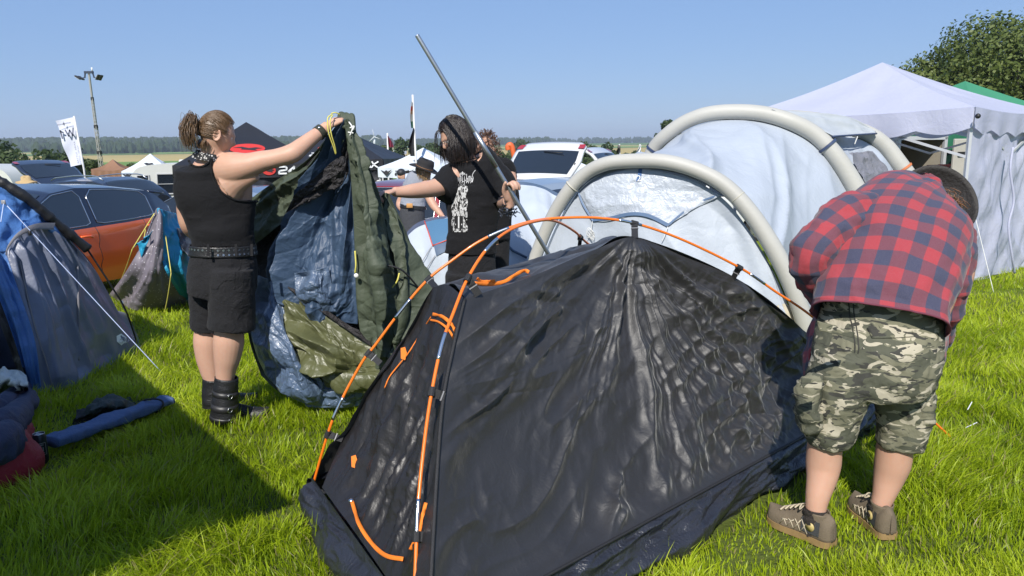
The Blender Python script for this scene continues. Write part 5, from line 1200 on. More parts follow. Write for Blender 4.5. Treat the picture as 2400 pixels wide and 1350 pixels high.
        if abs(az) > 1.5: L *= .8
        sw = rg.normal(0, .016, 3) * np.array([1, 1, 0])
        for s_ in (.4, .75, 1.0): p.append(e_ + down * L * s_ + out * (.012 * math.sin(s_ * 3)) + sw * s_ + np.array([.012, 0, 0]) * s_)
        paths.append(p)
    for i in range(16):
        o = skull_pt(hc, hr, hf, hu, (rg.normal(0, .3), .7, .7), 1.06, 1.03); paths.append([o, o + hf * .035 + down * .03, o + hf * rg.uniform(.02, .05) + down * rg.uniform(.08, .2) + rg.normal(0, .01, 3)])
    ho = strand_hair('hair', root, hm, paths, .0028, 4)
    hcap = MB(); g = np.array([[skull_pt(hc, hr, hf, hu, (math.sin(t) * math.sin(a), math.sin(t) * math.cos(a) - .04, math.cos(t)), 1.035, 1.03) for a in np.linspace(0, 2 * np.pi, 40, endpoint=False)] for t in np.linspace(.02, 1.75, 24)])
    kp = np.array([[not (math.sin(t) * math.cos(a) > .45 and math.cos(t) < .6) for a in np.linspace(0, 2 * np.pi, 40, endpoint=False)] for t in np.linspace(.02, 1.75, 24)[:-1]]); hcap.grid(g, close_u=True, keep=kp).build('hair_base', hm, ho)
    bp = []
    for i in range(150):
        x = rg.uniform(-.9, .9); o = hc + 1.03 * (hr * x * .052 + hf * (.085 - .05 * abs(x)) + hu * (-.075 - .03 * rg.random() + .025 * abs(x))); bp.append([o, o + hf * .010 + down * .02, o + hf * .008 + down * rg.uniform(.03, .06) + rg.normal(0, .005, 3)])
    strand_hair('beard', root, hm, bp, .0035)
middle_man()
# ================================================================== man in the plaid shirt bending over the tent
def plaid_material():
    t = NT('red_blue_check'); uv = t.N.new('ShaderNodeUVMap'); uv.uv_map = 'UVMap'; sp = t.N.new('ShaderNodeSeparateXYZ'); t.L.new(uv.outputs[0], sp.inputs[0])
    def band(s): 
        f = t.math('FRACT', t.math('ADD', t.math('MULTIPLY', s, 1 / .115), 50.0)); mr = t.N.new('ShaderNodeMapRange'); t.L.new(t.math('ABSOLUTE', t.math('SUBTRACT', f, .5)), mr.inputs[0]); mr.inputs[1].default_value = .24; mr.inputs[2].default_value = .26; return mr.outputs[0]
    a, b = band(sp.outputs[0]), band(sp.outputs[1]); sm = t.math('MULTIPLY', t.math('ADD', a, b), .5)
    c = t.ramp(sm, [(0.0, (.022, .030, .070)), (.5, (.125, .026, .045)), (1.0, (.315, .020, .030))])
    c = t.mix(t.math('MULTIPLY', t.noise(380, 2), .22), c, (.30, .26, .28)); 
    w = t.noise(14, 3); w = t.math('ABSOLUTE', t.math('SUBTRACT', w, .5)); nb = t.bump(w, .35, .02); nb = t.bump(t.noise(420, 2), .3, .002, nb)
    t.set(Base_Color=c, Roughness=.85, Specular_IOR_Level=.2, Sheen_Weight=.15, Normal=nb); return t.m
def camo_material():
    t = NT('camouflage_cotton'); p = t.coord('Object', (1, 1, 2.3))
    n1 = t.noise(9.5, 2, p, .5, .8); n2 = t.noise(12, 2, t.coord('Object', (1.1, .9, 2.5)), .5, .9); n3 = t.noise(14, 2, t.coord('Object', (.9, 1.2, 2.6)), .5, 1.0)
    c = t.mix(t.math('GREATER_THAN', n1, .50), (.165, .160, .110), (.085, .088, .064)); c = t.mix(t.math('GREATER_THAN', n2, .565), c, (.40, .365, .28)); c = t.mix(t.math('GREATER_THAN', n3, .60), c, (.048, .048, .042))
    w = t.noise(13, 3, t.coord(), .55, .8); w = t.math('ABSOLUTE', t.math('SUBTRACT', w, .5)); nb = t.bump(w, .4, .025); nb = t.bump(t.noise(400, 2), .25, .002, nb)
    t.set(Base_Color=c, Roughness=.85, Specular_IOR_Level=.2, Normal=nb); return t.m
def plaid_man():
    root = thing('person', 'stooping man in red and blue checked shirt and camouflage shorts, back turned', 'person', G(1990, 1270))
    pm, cm = plaid_material(), camo_material()
    b = MB()
    torso = [(2058, 800, 2.86, 118, .78), (2075, 700, 2.90, 138, .60), (2098, 620, 2.98, 142, .60), (2118, 555, 3.1, 138, .58), (2134, 505, 3.22, 118, .56), (2152, 482, 3.34, 80, .6), (2172, 482, 3.44, 40, .9)]
    add_closed(b, ring_loft(torso, 50, 34)); hc = P(2192, 508, 3.50)
    add_closed(b, world_loft([[*P(2160, 485, 3.38), .06, .06], [*P(2176, 492, 3.45), .056, .056], [*hc, .055, .055]], 12, 20))
    hr, hf, hu = head(b, hc, (.15, .30, -.94), (.35, .9, .25), 1.0)
    for lg in ([(1968, 900, 2.82, 46), (1945, 990, 2.83, 41), (1934, 1040, 2.84, 39), (1930, 1085, 2.845, 39.5), (1926, 1120, 2.83, 34.5), (1917, 1160, 2.81, 28), (1912, 1195, 2.80, 23.5), (1911, 1240, 2.80, 23)],
               [(2116, 900, 2.85, 44), (2112, 990, 2.86, 41), (2099, 1040, 2.87, 40), (2092, 1085, 2.88, 40), (2083, 1120, 2.88, 34), (2072, 1158, 2.87, 26), (2064, 1185, 2.865, 22), (2062, 1225, 2.865, 21)]): add_closed(b, ring_loft(lg, 56, 24))
    add_closed(b, ring_loft([(1985, 515, 3.1, 44), (1925, 570, 3.02, 40), (1905, 612, 3.02, 36), (1922, 668, 3.12, 30), (1945, 715, 3.24, 24), (1960, 750, 3.36, 20)], 40, 20)); add_closed(b, ring_loft([(2240, 570, 3.08, 40), (2246, 640, 3.03, 34), (2228, 710, 3.04, 28), (2205, 775, 3.12, 24), (2190, 815, 3.22, 20)], 40, 20))
    hand(b, P(1962, 755, 3.37), (.2, .9, -.6), (.4, -.2, -1), -1, (.7, .8, .5)); hand(b, P(2188, 820, 3.23), (-.4, .8, -.6), (-.4, -.2, -1), 1, (.7, .8, .5))
    bo = b.build('body', SKIN2, root); remesh(bo, .006, 5)
    # shirt
    def uvg(g, du=0., dv=0.):
        L = np.linalg.norm(np.diff(g, axis=0), axis=2).mean(1); v = np.r_[0, np.cumsum(L)]; n = g.shape[1]
        per = np.linalg.norm(np.roll(g, -1, 1) - g, axis=2).max(0); u = np.r_[0, np.cumsum(per[:-1])]
        return np.stack(np.meshgrid(u + du, v + dv), -1)
    s = MB()
    gt = ring_loft([(2058, 752, 2.80, 150, .68), (2066, 705, 2.84, 147, .68), (2080, 650, 2.90, 147, .66), (2097, 592, 2.99, 148, .64), (2113, 540, 3.10, 145, .62), (2130, 500, 3.22, 130, .60), (2147, 474, 3.34, 100, .60), (2160, 462, 3.42, 66, .7), (2170, 462, 3.46, 40, .8)], 150, 160)
    n = loft_normals(gt)
    U, V = np.meshgrid(np.linspace(0, 2 * np.pi, 160, endpoint=False), np.linspace(0, 1, 150)); q = gt - gt.mean((0, 1))
    gt = gt + n * ((.26 - np.abs(vn(np.stack([q[..., 0] * 3.2 + q[..., 2] * 1.2, q[..., 1] * 2, q[..., 2] * 8 - q[..., 0] * 2.0], -1), 5))) * .022 + fbm(q * 7, 3, 6) * .008)[..., None] * np.clip(1.2 - V, .3, 1)[..., None]
    gt = gt + n * (.7 * creases(U * .25, V * .9, 130, 8, lambda a, b, r: R(20) if r.random() < .6 else R(100), .7))[..., None]
    s.grid(gt, uvg(gt), close_u=True)
    def sleeve(ctrl, seed, du):
        g = ring_loft(ctrl, 80, 56); g = wrinkled(g, .016, 11, .8, seed, .003); s.grid(g, uvg(g, du, .02), close_u=True)
    sleeve([(2035, 500, 3.14, 58, .9), (1995, 512, 3.09, 58, .92), (1955, 535, 3.03, 54, .95), (1920, 568, 2.98, 50, 1), (1901, 602, 2.96, 48, 1), (1903, 640, 3.0, 44, 1), (1922, 680, 3.09, 38, 1), (1945, 722, 3.22, 32, 1)], 3, .03)
    sleeve([(2200, 540, 3.12, 56, .9), (2232, 565, 3.07, 48, .95), (2240, 610, 3.02, 42, 1), (2234, 660, 3.0, 38, 1), (2222, 715, 3.03, 34, 1), (2206, 770, 3.10, 28, 1), (2196, 800, 3.18, 26, 1)], 7, .05)
    so = s.build('checked_shirt', pm, root); q = so.modifiers.new('thickness', 'SOLIDIFY'); q.thickness = .003
    # loose front tails
    for rows in ([[(1938, 690, 3.0), (1925, 700, 3.1), (1915, 705, 3.25)], [(1922, 760, 2.98), (1905, 765, 3.08), (1893, 770, 3.2)], [(1902, 830, 2.97), (1892, 835, 3.05), (1880, 838, 3.15)], [(1892, 872, 2.98), (1886, 878, 3.05), (1880, 880, 3.12)]],
                 [[(2205, 770, 2.86), (2215, 780, 2.95), (2222, 780, 3.05)], [(2203, 810, 2.86), (2212, 820, 2.94), (2216, 815, 3.05)], [(2196, 848, 2.88), (2204, 858, 2.94), (2210, 850, 3.02)]]):
        g, _ = patch(PP(rows), 24, 50, lambda U, V, g: fbm(g * 12, 2, 3) * .010); uv = np.stack(np.meshgrid(np.linspace(0, .16, 25), np.linspace(0, .34, 51)), -1); o = MB().grid(g, uv).build('shirt_tail', pm, root); q = o.modifiers.new('thickness', 'SOLIDIFY'); q.thickness = .003
    MB().tube(list(gt[0]) + [gt[0][0]], .004, 6).build('hem', mat('shirt_hem', (.13, .03, .05), .85), so)
    # shorts with cargo pockets
    s = MB(); add_closed(s, ring_loft([(2070, 715, 2.88, 126, .78), (2063, 760, 2.86, 135, .66), (2055, 815, 2.84, 139, .72), (2046, 865, 2.83, 138, .72), (2041, 905, 2.84, 128, .70)], 40, 44))
    add_closed(s, ring_loft([(1985, 830, 2.82, 74, .98), (1968, 895, 2.82, 74, .97), (1953, 955, 2.83, 67, .97), (1944, 1000, 2.835, 62, .95), (1940, 1036, 2.84, 50, 1)], 40, 34)); add_closed(s, ring_loft([(2108, 830, 2.84, 74, .98), (2114, 895, 2.85, 69, .97), (2118, 955, 2.86, 62, .97), (2116, 1005, 2.865, 58, .95), (2108, 1043, 2.87, 52, 1)], 40, 34))
    sh = s.build('camouflage_shorts', cm, root); remesh(sh, .007, 4); displace(sh, .026, .12); displace(sh, .010, .04)
    def wrap_patch(name, poly, y, off, m, thick=.006, n=14):
        (x0, y0), (x1, y1), (x2, y2), (x3, y3) = poly
        g = np.array([[P((x0 * (1 - u) + x1 * u) * (1 - v) + (x3 * (1 - u) + x2 * u) * v, (y0 * (1 - u) + y1 * u) * (1 - v) + (y3 * (1 - u) + y2 * u) * v, y) for u in np.linspace(0, 1, n)] for v in np.linspace(0, 1, n)])
        o = MB().grid(g).build(name, m, sh); q = o.modifiers.new('lay', 'SHRINKWRAP'); q.target = sh; q.offset = off; q.wrap_method = 'PROJECT'; q.use_project_y = True; q.use_negative_direction = False; q.use_positive_direction = True; q.project_limit = .6
        k = o.modifiers.new('thickness', 'SOLIDIFY'); k.thickness = thick; k.offset = 1; return o
    wrap_patch('pocket_flap', [(1916, 752), (2004, 780), (2000, 792), (1920, 775)], 2.56, .006, cm); wrap_patch('pocket_flap', [(2088, 796), (2184, 794), (2182, 808), (2092, 818)], 2.56, .006, cm)
    st = mat('olive_stitching', (.03, .03, .024), .8)
    for ln in ([(2046, 735), (2042, 790), (2034, 845)], [(2054, 737), (2049, 790), (2040, 846)]):
        a = [np.array(P(*q, 2.62)) for q in ln]; q = cr(np.array(a), 30); e = np.array([.0018, 0, 0]); o = MB().grid(np.stack([q - e, q + e], 1)).build('seam', st, sh); k = o.modifiers.new('lay', 'SHRINKWRAP'); k.target = sh; k.offset = .003; k.wrap_method = 'PROJECT'; k.use_project_y = True; k.use_positive_direction = True; k.use_negative_direction = False
    for ctrl in ([(1908, 885, 2.80, 22, 1.6), (1898, 910, 2.78, 30, 1.5), (1893, 950, 2.78, 32, 1.5), (1898, 985, 2.79, 28, 1.5), (1905, 1004, 2.80, 18, 1.5)], [(2160, 905, 2.82, 18, 1.6), (2166, 925, 2.81, 24, 1.5), (2168, 960, 2.81, 26, 1.5), (2160, 990, 2.82, 23, 1.5), (2152, 1008, 2.83, 14, 1.5)]):
        g = ring_loft(ctrl, 30, 26, 2.8); g = wrinkled(g, .016, 16, 1, 4, .004); x = MB(); add_closed(x, g); x.build('cargo_pocket', cm, sh)
    wrap_patch('cargo_flap', [(1880, 886), (1928, 893), (1926, 912), (1878, 908)], 2.56, .006, cm); 
    # socks, shoes
    sock = fabric('brown_sock', (.035, .028, .024), .9, wr=.6, wscale=30, fine=.5, fscale=400)
    for ctrl in ([(1912, 1190, 2.80, 25.5), (1910, 1205, 2.80, 26.5), (1909, 1222, 2.80, 26), (1908, 1250, 2.80, 26)], [(2064, 1180, 2.865, 24), (2062, 1195, 2.865, 26), (2060, 1210, 2.865, 25), (2058, 1240, 2.865, 25)]):
        g = ring_loft(ctrl, 24, 26); g = wrinkled(g, .006, 30, .3, 2); MB().grid(g, close_u=True).build('sock', sock, root)
    sm = mat('tan_suede', (.135, .105, .070), .85, var=.3, vscale=22, bump=.4, bscale=220); rub = mat('gum_rubber', (.26, .17, .075), .6, var=.3, vscale=30); lace = mat('cream_lace', (.42, .36, .26), .8); dkp = mat('charcoal_panel', (.045, .047, .05), .8, bump=.4, bscale=200)
    def trainer(heel, toe, side):
        up_, sl, (f, r, u) = shoe_mesh(heel, toe, .108, .100, .055)
        c = heel + f * .075; col = world_loft([[*(c + u * .06), .046, .052], [*(c + u * .095 - f * .004), .043, .048], [*(c + u * .125 - f * .006), .044, .047]], 10, 26, 2, view=f); up_.grid(col, close_u=True)
        o = up_.build('shoe', sm, root); q = o.modifiers.new('thickness', 'SOLIDIFY'); q.thickness = .005; sl.build('sole', rub, o, smooth=False)
        x = MB()
        for i in range(5): p = heel + f * (.135 + .022 * i) + u * (.122 - .012 * i); x.tube([p - r * .028, p + u * .006, p + r * .028], .0038, 6)
        p = heel + f * .125 + u * .128
        for q in (-1, 1): x.tube([p, p + r * q * .03 + u * .012, p + r * q * .045 - u * .008, p + r * q * .012], .0028, 5, 14)
        x.build('lace', lace, o)
        x = MB(); ww = lambda t, h: heel + f * t + r * side * (np.interp(t, [0, .03, .12, .17, .22], [.036, .042, .044, .048, .054]) * (1 - .15 * (h / .1) ** 2) + .002) + u * h
        for i in range(4): x.tube([ww(.085 + .03 * i, .028), ww(.10 + .03 * i, .055), ww(.115 + .028 * i, .082 - .010 * i)], .0025, 5); x.tube([ww(.115 + .03 * i, .028), ww(.10 + .03 * i, .055), ww(.090 + .028 * i, .085 - .010 * i)], .0025, 5)
        x.build('stitching', lace, o); pn = MB(); pn.grid(np.array([[ww(t, h) + r * side * .001 for t in np.linspace(.035, .115, 8)] for h in np.linspace(.035, .095, 6)])); pn.build('side_panel', dkp, o)
        pn = MB(); cc = ww(.074, .066) + r * side * .004; pn.disc(cc, .019, r * side, 24, 0, .004); pn.build('badge', mat('gold_badge', (.42, .33, .13), .5), o)
    TRAMPLE.extend([(*G(1870, 1265)[:2], .22, .78), (*G(2062, 1262)[:2], .17, .78)]); f1 = G(1822, 1228) - G(1918, 1272); f1[2] = 0; f1 /= np.linalg.norm(f1); h1 = P(1910, 1245, 2.80) - f1 * .078; h1[2] = float(gz(h1[0], h1[1])) + .012; trainer(h1, h1 + f1 * .29, -1)
    f2 = np.array([-.05, 1., 0]); f2 /= np.linalg.norm(f2); h2 = P(2060, 1235, 2.865) - f2 * .078; h2[2] = float(gz(h2[0], h2[1])) + .012; trainer(h2, h2 + f2 * .285, -1)
    # hat and hair
    hm = hair_mat('auburn_hair', (.09, .040, .018), (.26, .125, .055)); rg = np.random.default_rng(6); paths = []
    cc = P(2206, 486, 3.42)
    for i in range(520):
        p = cc + np.array([np.clip(rg.normal(0, .045), -.08, .07), rg.normal(0, .02), rg.normal(0, .035)]); d = np.array([rg.normal(.2, .3), rg.normal(-.1, .2), -.5]); paths.append([p, p + d * .03 + np.array([0, -.01, .004]), p + d * .045 + rg.normal(0, .006, 3), p + d * .06 + rg.normal(0, .008, 3)])
    ho = strand_hair('hair', root, hm, paths, .0034, 4); MB().ball(P(2204, 496, 3.46), (.085, .06, .07)).build('hair_base', hm, ho)
    hatm = mat('dark_leather_hat', (.009, .007, .006), .65, bump=.4, bscale=70, var=.3)
    ax = np.array([.22, .80, -.52]); ax /= np.linalg.norm(ax); e1 = np.cross(ax, (0, 0, 1)); e1 /= np.linalg.norm(e1); e2 = np.cross(e1, ax); c0 = P(2184, 488, 3.58)
    rows = []
    for r_, h in ((.092, .0), (.11, -.004), (.135, -.018), (.17, -.044), (.186, -.062)):
        rows.append([c0 + (e1 * math.cos(a) * 1.0 + e2 * math.sin(a) * 1.02) * r_ + ax * (h + .02 * math.cos(2 * a) * (r_ - .09) * 10) for a in np.linspace(0, 2 * np.pi, 60, endpoint=False)])
    x = MB().grid(np.array(rows), close_u=True); rows = []
    for r_, h in ((.092, 0), (.09, .05), (.082, .10), (.06, .12), (.0, .115)): rows.append([c0 + (e1 * math.cos(a) + e2 * math.sin(a)) * r_ + ax * h for a in np.linspace(0, 2 * np.pi, 60, endpoint=False)])
    x.grid(np.array(rows), close_u=True); o = x.build('hat', hatm, root); q = o.modifiers.new('thickness', 'SOLIDIFY'); q.thickness = .004
plaid_man()
# ================================================================== green and blue flysheet held up between the two men
def flysheet():
    root = thing('tent_flysheet', 'crumpled green and blue flysheet hanging between the two men\'s hands', 'flysheet', G(770, 945))
    def cloth(name, a, b, rough, spec=.5, wr=.5, ws=10, shine=0.0):
        t = NT(name); p = t.coord(); w1 = t.math('ABSOLUTE', t.math('SUBTRACT', t.noise(ws, 2, p, .55, 1.0), .5)); w2 = t.math('ABSOLUTE', t.math('SUBTRACT', t.noise(ws * 3.3, 3, p, .6, .8), .5))
        nb = t.bump(t.math('ADD', w1, t.math('MULTIPLY', w2, .4)), wr, .04); nb = t.bump(t.noise(260, 3, p), .25, .003, nb)
        t.set(Base_Color=t.mix(t.noise(4, 4, p), a, b), Roughness=rough, Specular_IOR_Level=spec, Coat_Weight=shine, Coat_Roughness=.22, Normal=nb); return t.m
    green = cloth('dark_green_ripstop', (.046, .060, .040), (.066, .080, .053), .62, .35, .28, 9)
    olive = cloth('olive_coated_cloth', (.070, .076, .032), (.100, .105, .046), .42, .5, .32, 7, .05)
    bluem = cloth('blue_tarpaulin', (.030, .056, .105), (.048, .080, .138), .5, .45, .30, 8)
    blue2 = cloth('shiny_sunlit_blue_tarpaulin', (.064, .098, .165), (.10, .145, .225), .32, .65, .5, 12, .1)  # glossier blue, its colour made paler for the sunlit lower folds
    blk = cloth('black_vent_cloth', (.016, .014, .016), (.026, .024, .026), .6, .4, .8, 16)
    yel = mat('yellow_cord', (.62, .50, .12), .6); wc = mat('white_cord', (.7, .7, .68), .6)
    def s(name, rows, m, nu, nv, amp, fx, fy, seed, cr_=.008, k=5, way=90, nc=0):
        q = np.array(PP(rows)); wd = np.linalg.norm(q[:, 0] - q[:, -1], axis=1).max(); ht = np.linalg.norm(np.diff(q.mean(1), axis=0), axis=1).sum(); base = folds(k, amp, fx, fy, seed, cr_ * .6)
        def d(U, V, g): return base(U, V, g) + creases(U * wd, V * ht, nc or int(150 * wd * ht / .3) + 20, seed + 70, lambda a, b, r: R(way), .8, .5) * np.clip(np.minimum(U, 1 - U) * 12, 0, 1) * np.clip(np.minimum(V, 1 - V) * 12, 0, 1)
        return sheet(name, rows, m, root, nu * 2, nv * 2, d)
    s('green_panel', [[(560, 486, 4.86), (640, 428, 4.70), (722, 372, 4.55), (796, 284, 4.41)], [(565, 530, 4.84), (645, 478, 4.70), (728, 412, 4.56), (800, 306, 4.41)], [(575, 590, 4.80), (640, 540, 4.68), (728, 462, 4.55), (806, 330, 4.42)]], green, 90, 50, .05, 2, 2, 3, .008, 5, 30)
    s('blue_panel', [[(797, 284, 4.375), (806, 280, 4.36), (814, 282, 4.355), (820, 292, 4.37)], [(742, 400, 4.50), (772, 396, 4.42), (800, 392, 4.41), (826, 388, 4.42)], [(690, 505, 4.58), (726, 500, 4.46), (770, 496, 4.43), (831, 490, 4.44)], [(640, 592, 4.64), (694, 604, 4.47), (762, 600, 4.44), (835, 596, 4.45)], [(632, 660, 4.62), (696, 690, 4.46), (766, 705, 4.44), (838, 700, 4.45)], [(660, 720, 4.60), (715, 745, 4.52), (775, 752, 4.50), (838, 760, 4.48)]], bluem, 150, 170, .16, 4.6, .8, 8, .012, 5, 100)
    s('blue_fold', [[(690, 640, 4.44), (740, 632, 4.38), (770, 625, 4.42)], [(694, 690, 4.42), (745, 690, 4.34), (782, 690, 4.42)], [(712, 715, 4.45), (755, 730, 4.42), (792, 735, 4.45)]], blue2, 50, 50, .04, 2, 1.5, 28, .010)
    s('vent_flap', [[(786, 374, 4.37), (802, 366, 4.36), (812, 372, 4.37)], [(722, 430, 4.40), (762, 415, 4.345), (806, 420, 4.37)], [(690, 462, 4.43), (728, 452, 4.38), (790, 440, 4.38)], [(668, 500, 4.45), (690, 488, 4.42), (716, 462, 4.42)]], blk, 60, 60, .04, 2, 3, 5, .012, 9)
    s('green_fold', [[(807, 282, 4.345), (815, 278, 4.335), (824, 290, 4.36)], [(819, 380, 4.37), (840, 370, 4.28), (864, 388, 4.38)], [(827, 480, 4.39), (860, 470, 4.25), (894, 474, 4.43)], [(832, 600, 4.40), (870, 600, 4.22), (913, 596, 4.44)], [(836, 710, 4.41), (880, 714, 4.22), (926, 710, 4.44)], [(848, 800, 4.40), (884, 806, 4.25), (922, 800, 4.42)], [(862, 868, 4.40), (886, 872, 4.30), (912, 850, 4.42)]], green, 100, 210, .10, 3.2, 1.0, 12, .014, 7)
    s('green_fold', [[(892, 462, 4.60), (902, 452, 4.58), (912, 454, 4.60)], [(888, 540, 4.58), (926, 528, 4.46), (950, 540, 4.66)], [(900, 640, 4.52), (950, 630, 4.40), (985, 628, 4.64)], [(908, 730, 4.47), (965, 730, 4.40), (1014, 695, 4.62)], [(896, 800, 4.42), (945, 800, 4.38), (994, 768, 4.56)], [(890, 860, 4.40), (930, 850, 4.40), (960, 830, 4.5)]], green, 90, 140, .12, 2.6, 1.0, 22, .010, 5)
    s('olive_panel', [[(622, 632, 4.64), (690, 680, 4.50), (770, 735, 4.43), (866, 800, 4.42)], [(642, 700, 4.52), (720, 745, 4.36), (800, 788, 4.32), (878, 836, 4.34)], [(652, 775, 4.44), (728, 815, 4.27), (808, 842, 4.23), (888, 860, 4.30)], [(676, 840, 4.42), (742, 876, 4.25), (820, 896, 4.22), (890, 884, 4.30)], [(694, 874, 4.50), (756, 906, 4.40), (822, 912, 4.36), (876, 896, 4.42)]], olive, 150, 120, .10, 2.0, 3.4, 6, .016, 6, 25, 190)
    s('panel_edge', [[(622, 628, 4.62), (690, 676, 4.48), (770, 730, 4.41), (868, 796, 4.40)], [(626, 640, 4.60), (694, 690, 4.45), (774, 745, 4.38), (870, 812, 4.38)]], blk, 60, 6, .01, 4, 1, 4)
    s('blue_skirt', [[(588, 640, 4.74), (618, 650, 4.62), (645, 664, 4.56), (668, 705, 4.52)], [(584, 740, 4.76), (612, 760, 4.50), (655, 750, 4.40), (690, 790, 4.42)], [(598, 820, 4.72), (640, 846, 4.40), (690, 836, 4.30), (735, 870, 4.36)], [(626, 880, 4.66), (668, 902, 4.38), (714, 896, 4.30), (762, 904, 4.36)], [(664, 918, 4.50), (700, 940, 4.42), (735, 950, 4.40), (770, 950, 4.42)]], blue2, 110, 120, .08, 3, 2.0, 14, .014, 7, 60, 160)
    s('blue_skirt', [[(705, 902, 4.42), (780, 896, 4.38), (850, 878, 4.42), (905, 850, 4.50)], [(708, 926, 4.40), (785, 915, 4.34), (850, 900, 4.38), (900, 880, 4.46)], [(716, 954, 4.42), (790, 956, 4.40), (845, 950, 4.42), (892, 935, 4.48)]], blue2, 100, 40, .05, 4, 2, 9, .014, 8, 20, 90)
    s('green_skirt', [[(580, 700, 4.82), (600, 740, 4.80), (640, 800, 4.7)], [(583, 790, 4.80), (606, 830, 4.76), (650, 870, 4.62)], [(612, 880, 4.74), (650, 915, 4.62), (690, 935, 4.52)]], green, 40, 50, .05, 2, 2, 9)
    # a dark back layer closing the bag between the folds
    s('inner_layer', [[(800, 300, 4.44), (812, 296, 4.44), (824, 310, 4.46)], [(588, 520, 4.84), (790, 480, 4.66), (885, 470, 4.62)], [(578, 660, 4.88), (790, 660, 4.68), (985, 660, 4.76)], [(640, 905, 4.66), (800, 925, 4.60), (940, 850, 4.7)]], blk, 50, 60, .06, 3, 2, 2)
    # bunched cloth in the fist, cords and toggles
    b = MB(); 
    for i in range(9):
        x = 796 + 3.2 * i; b.tube([P(x - 2, 298 + (i % 3) * 4, 4.41), P(x, 274 + (i % 4) * 3, 4.43 - .012 * (i % 2)), P(x + 5, 268 + 2 * i * .4, 4.42), P(x + 9, 300 + i, 4.38)], [.010, .014, .014, .010], 8, 16)
    b.build('bunched_cloth', green, root)
    for q in ([(778, 268, 4.33), (768, 278, 4.30), (770, 310, 4.29), (780, 340, 4.31), (787, 362, 4.33)], [(780, 270, 4.33), (774, 282, 4.30), (776, 312, 4.29), (784, 340, 4.31), (788, 360, 4.33)], [(776, 266, 4.33), (786, 264, 4.34), (796, 268, 4.36)]): MB().tube(cr(np.array(PP([q])[0]), 30), .0035, 6).build('yellow_cord', yel, root)
    for q in ([(818, 286, 4.33), (826, 300, 4.31), (820, 318, 4.31)], [(820, 300, 4.31), (830, 296, 4.31), (826, 306, 4.31)], [(816, 310, 4.32), (828, 312, 4.31)]): MB().tube(cr(np.array(PP([q])[0]), 14), .004, 6).build('white_cord', wc, root)
    for q in ([(832, 588, 4.36), (834, 620, 4.35), (832, 640, 4.36)], [(936, 640, 4.38), (930, 660, 4.37), (914, 680, 4.38)]): MB().tube(cr(np.array(PP([q])[0]), 14), .005, 6).build('yellow_cord', yel, root)
    MB().tube(cr(np.array(PP([[(880, 618, 4.34), (940, 632, 4.37), (985, 680, 4.5), (1008, 706, 4.58)]])[0]), 20), .006, 6).build('black_cord', mat('black_webbing', (.015, .015, .017), .6), root)
    c = P(835, 646, 4.34); MB().ball(c, (.014, .010, .014)).build('toggle', wc, root)
    NO_GRASS.append([tuple(G(*q)[:2]) for q in ((640, 900), (700, 935), (770, 945), (890, 930), (940, 850), (700, 850))])
flysheet()
# ================================================================== vehicles
def paint(name, c, metal=.25, rough=.28): return mat(name, c, rough, metal, var=.04, vscale=3, coat=.8)
GLASS = NT('tinted_window'); GLASS.set(Base_Color=(.012, .016, .022, 1), Roughness=.06, Specular_IOR_Level=.8, Coat_Weight=.5, Coat_Roughness=.02); GLASS = GLASS.m
BLKPL = mat('black_plastic', (.015, .015, .016), .55); TYRE = mat('tyre_rubber', (.018, .018, .018), .85, bump=.3, bscale=90); RIM = mat('alloy_rim', (.42, .43, .45), .35, .9); REDL = mat('red_lamp', (.35, .012, .012), .15, coat=.8); CHR = mat('window_chrome', (.55, .56, .58), .25, 1); INTR = mat('car_interior', (.03, .03, .035), .8)
HATCH = dict(L=3.95, W=1.72, H=1.49, belt=[(0, 1.02), (.5, 1.02), (1.2, .97), (2.6, .90), (3.0, .92), (3.6, .80), (3.95, .62)], top=[(0, .98), (.10, 1.16), (.35, 1.36), (.55, 1.43), (1.2, 1.485), (1.9, 1.49), (2.35, 1.42), (2.75, 1.20), (3.05, .98), (3.6, .86), (3.95, .62)], win=[(.62, 1.78), (1.90, 2.72)], wheels=(.66, 3.2), wr=.31)
SUV = dict(L=4.5, W=1.84, H=1.68, belt=[(0, 1.05), (.6, 1.10), (3.0, 1.02), (3.5, 1.02), (4.2, .94), (4.5, .70)], top=[(0, 1.02), (.12, 1.30), (.4, 1.56), (.7, 1.64), (1.6, 1.68), (2.4, 1.66), (2.8, 1.58), (3.2, 1.32), (3.5, 1.05), (4.2, .96), (4.5, .70)], win=[(.45, .95), (1.02, 2.0), (2.10, 3.05)], wheels=(.85, 3.6), wr=.35)
SEDAN = dict(L=4.4, W=1.78, H=1.46, belt=[(0, .92), (.5, .96), (3.0, .92), (3.4, .92), (4.0, .82), (4.4, .60)], top=[(0, .94), (.3, 1.12), (.7, 1.34), (1.2, 1.44), (1.9, 1.46), (2.5, 1.40), (2.9, 1.18), (3.3, .95), (4.0, .84), (4.4, .60)], win=[(.62, .98), (1.04, 2.0), (2.08, 2.95)], wheels=(.80, 3.5), wr=.32)
VAN = dict(L=4.9, W=1.9, H=1.95, belt=[(0, 1.10), (.6, 1.12), (3.6, 1.06), (4.2, 1.05), (4.7, .95), (4.9, .7)], top=[(0, 1.08), (.06, 1.5), (.16, 1.86), (.4, 1.94), (1.6, 1.95), (2.9, 1.93), (3.4, 1.80), (3.9, 1.45), (4.3, 1.08), (4.7, .97), (4.9, .7)], win=[(.3, 1.4), (1.5, 2.6), (2.7, 3.7)], wheels=(.95, 3.9), wr=.33)
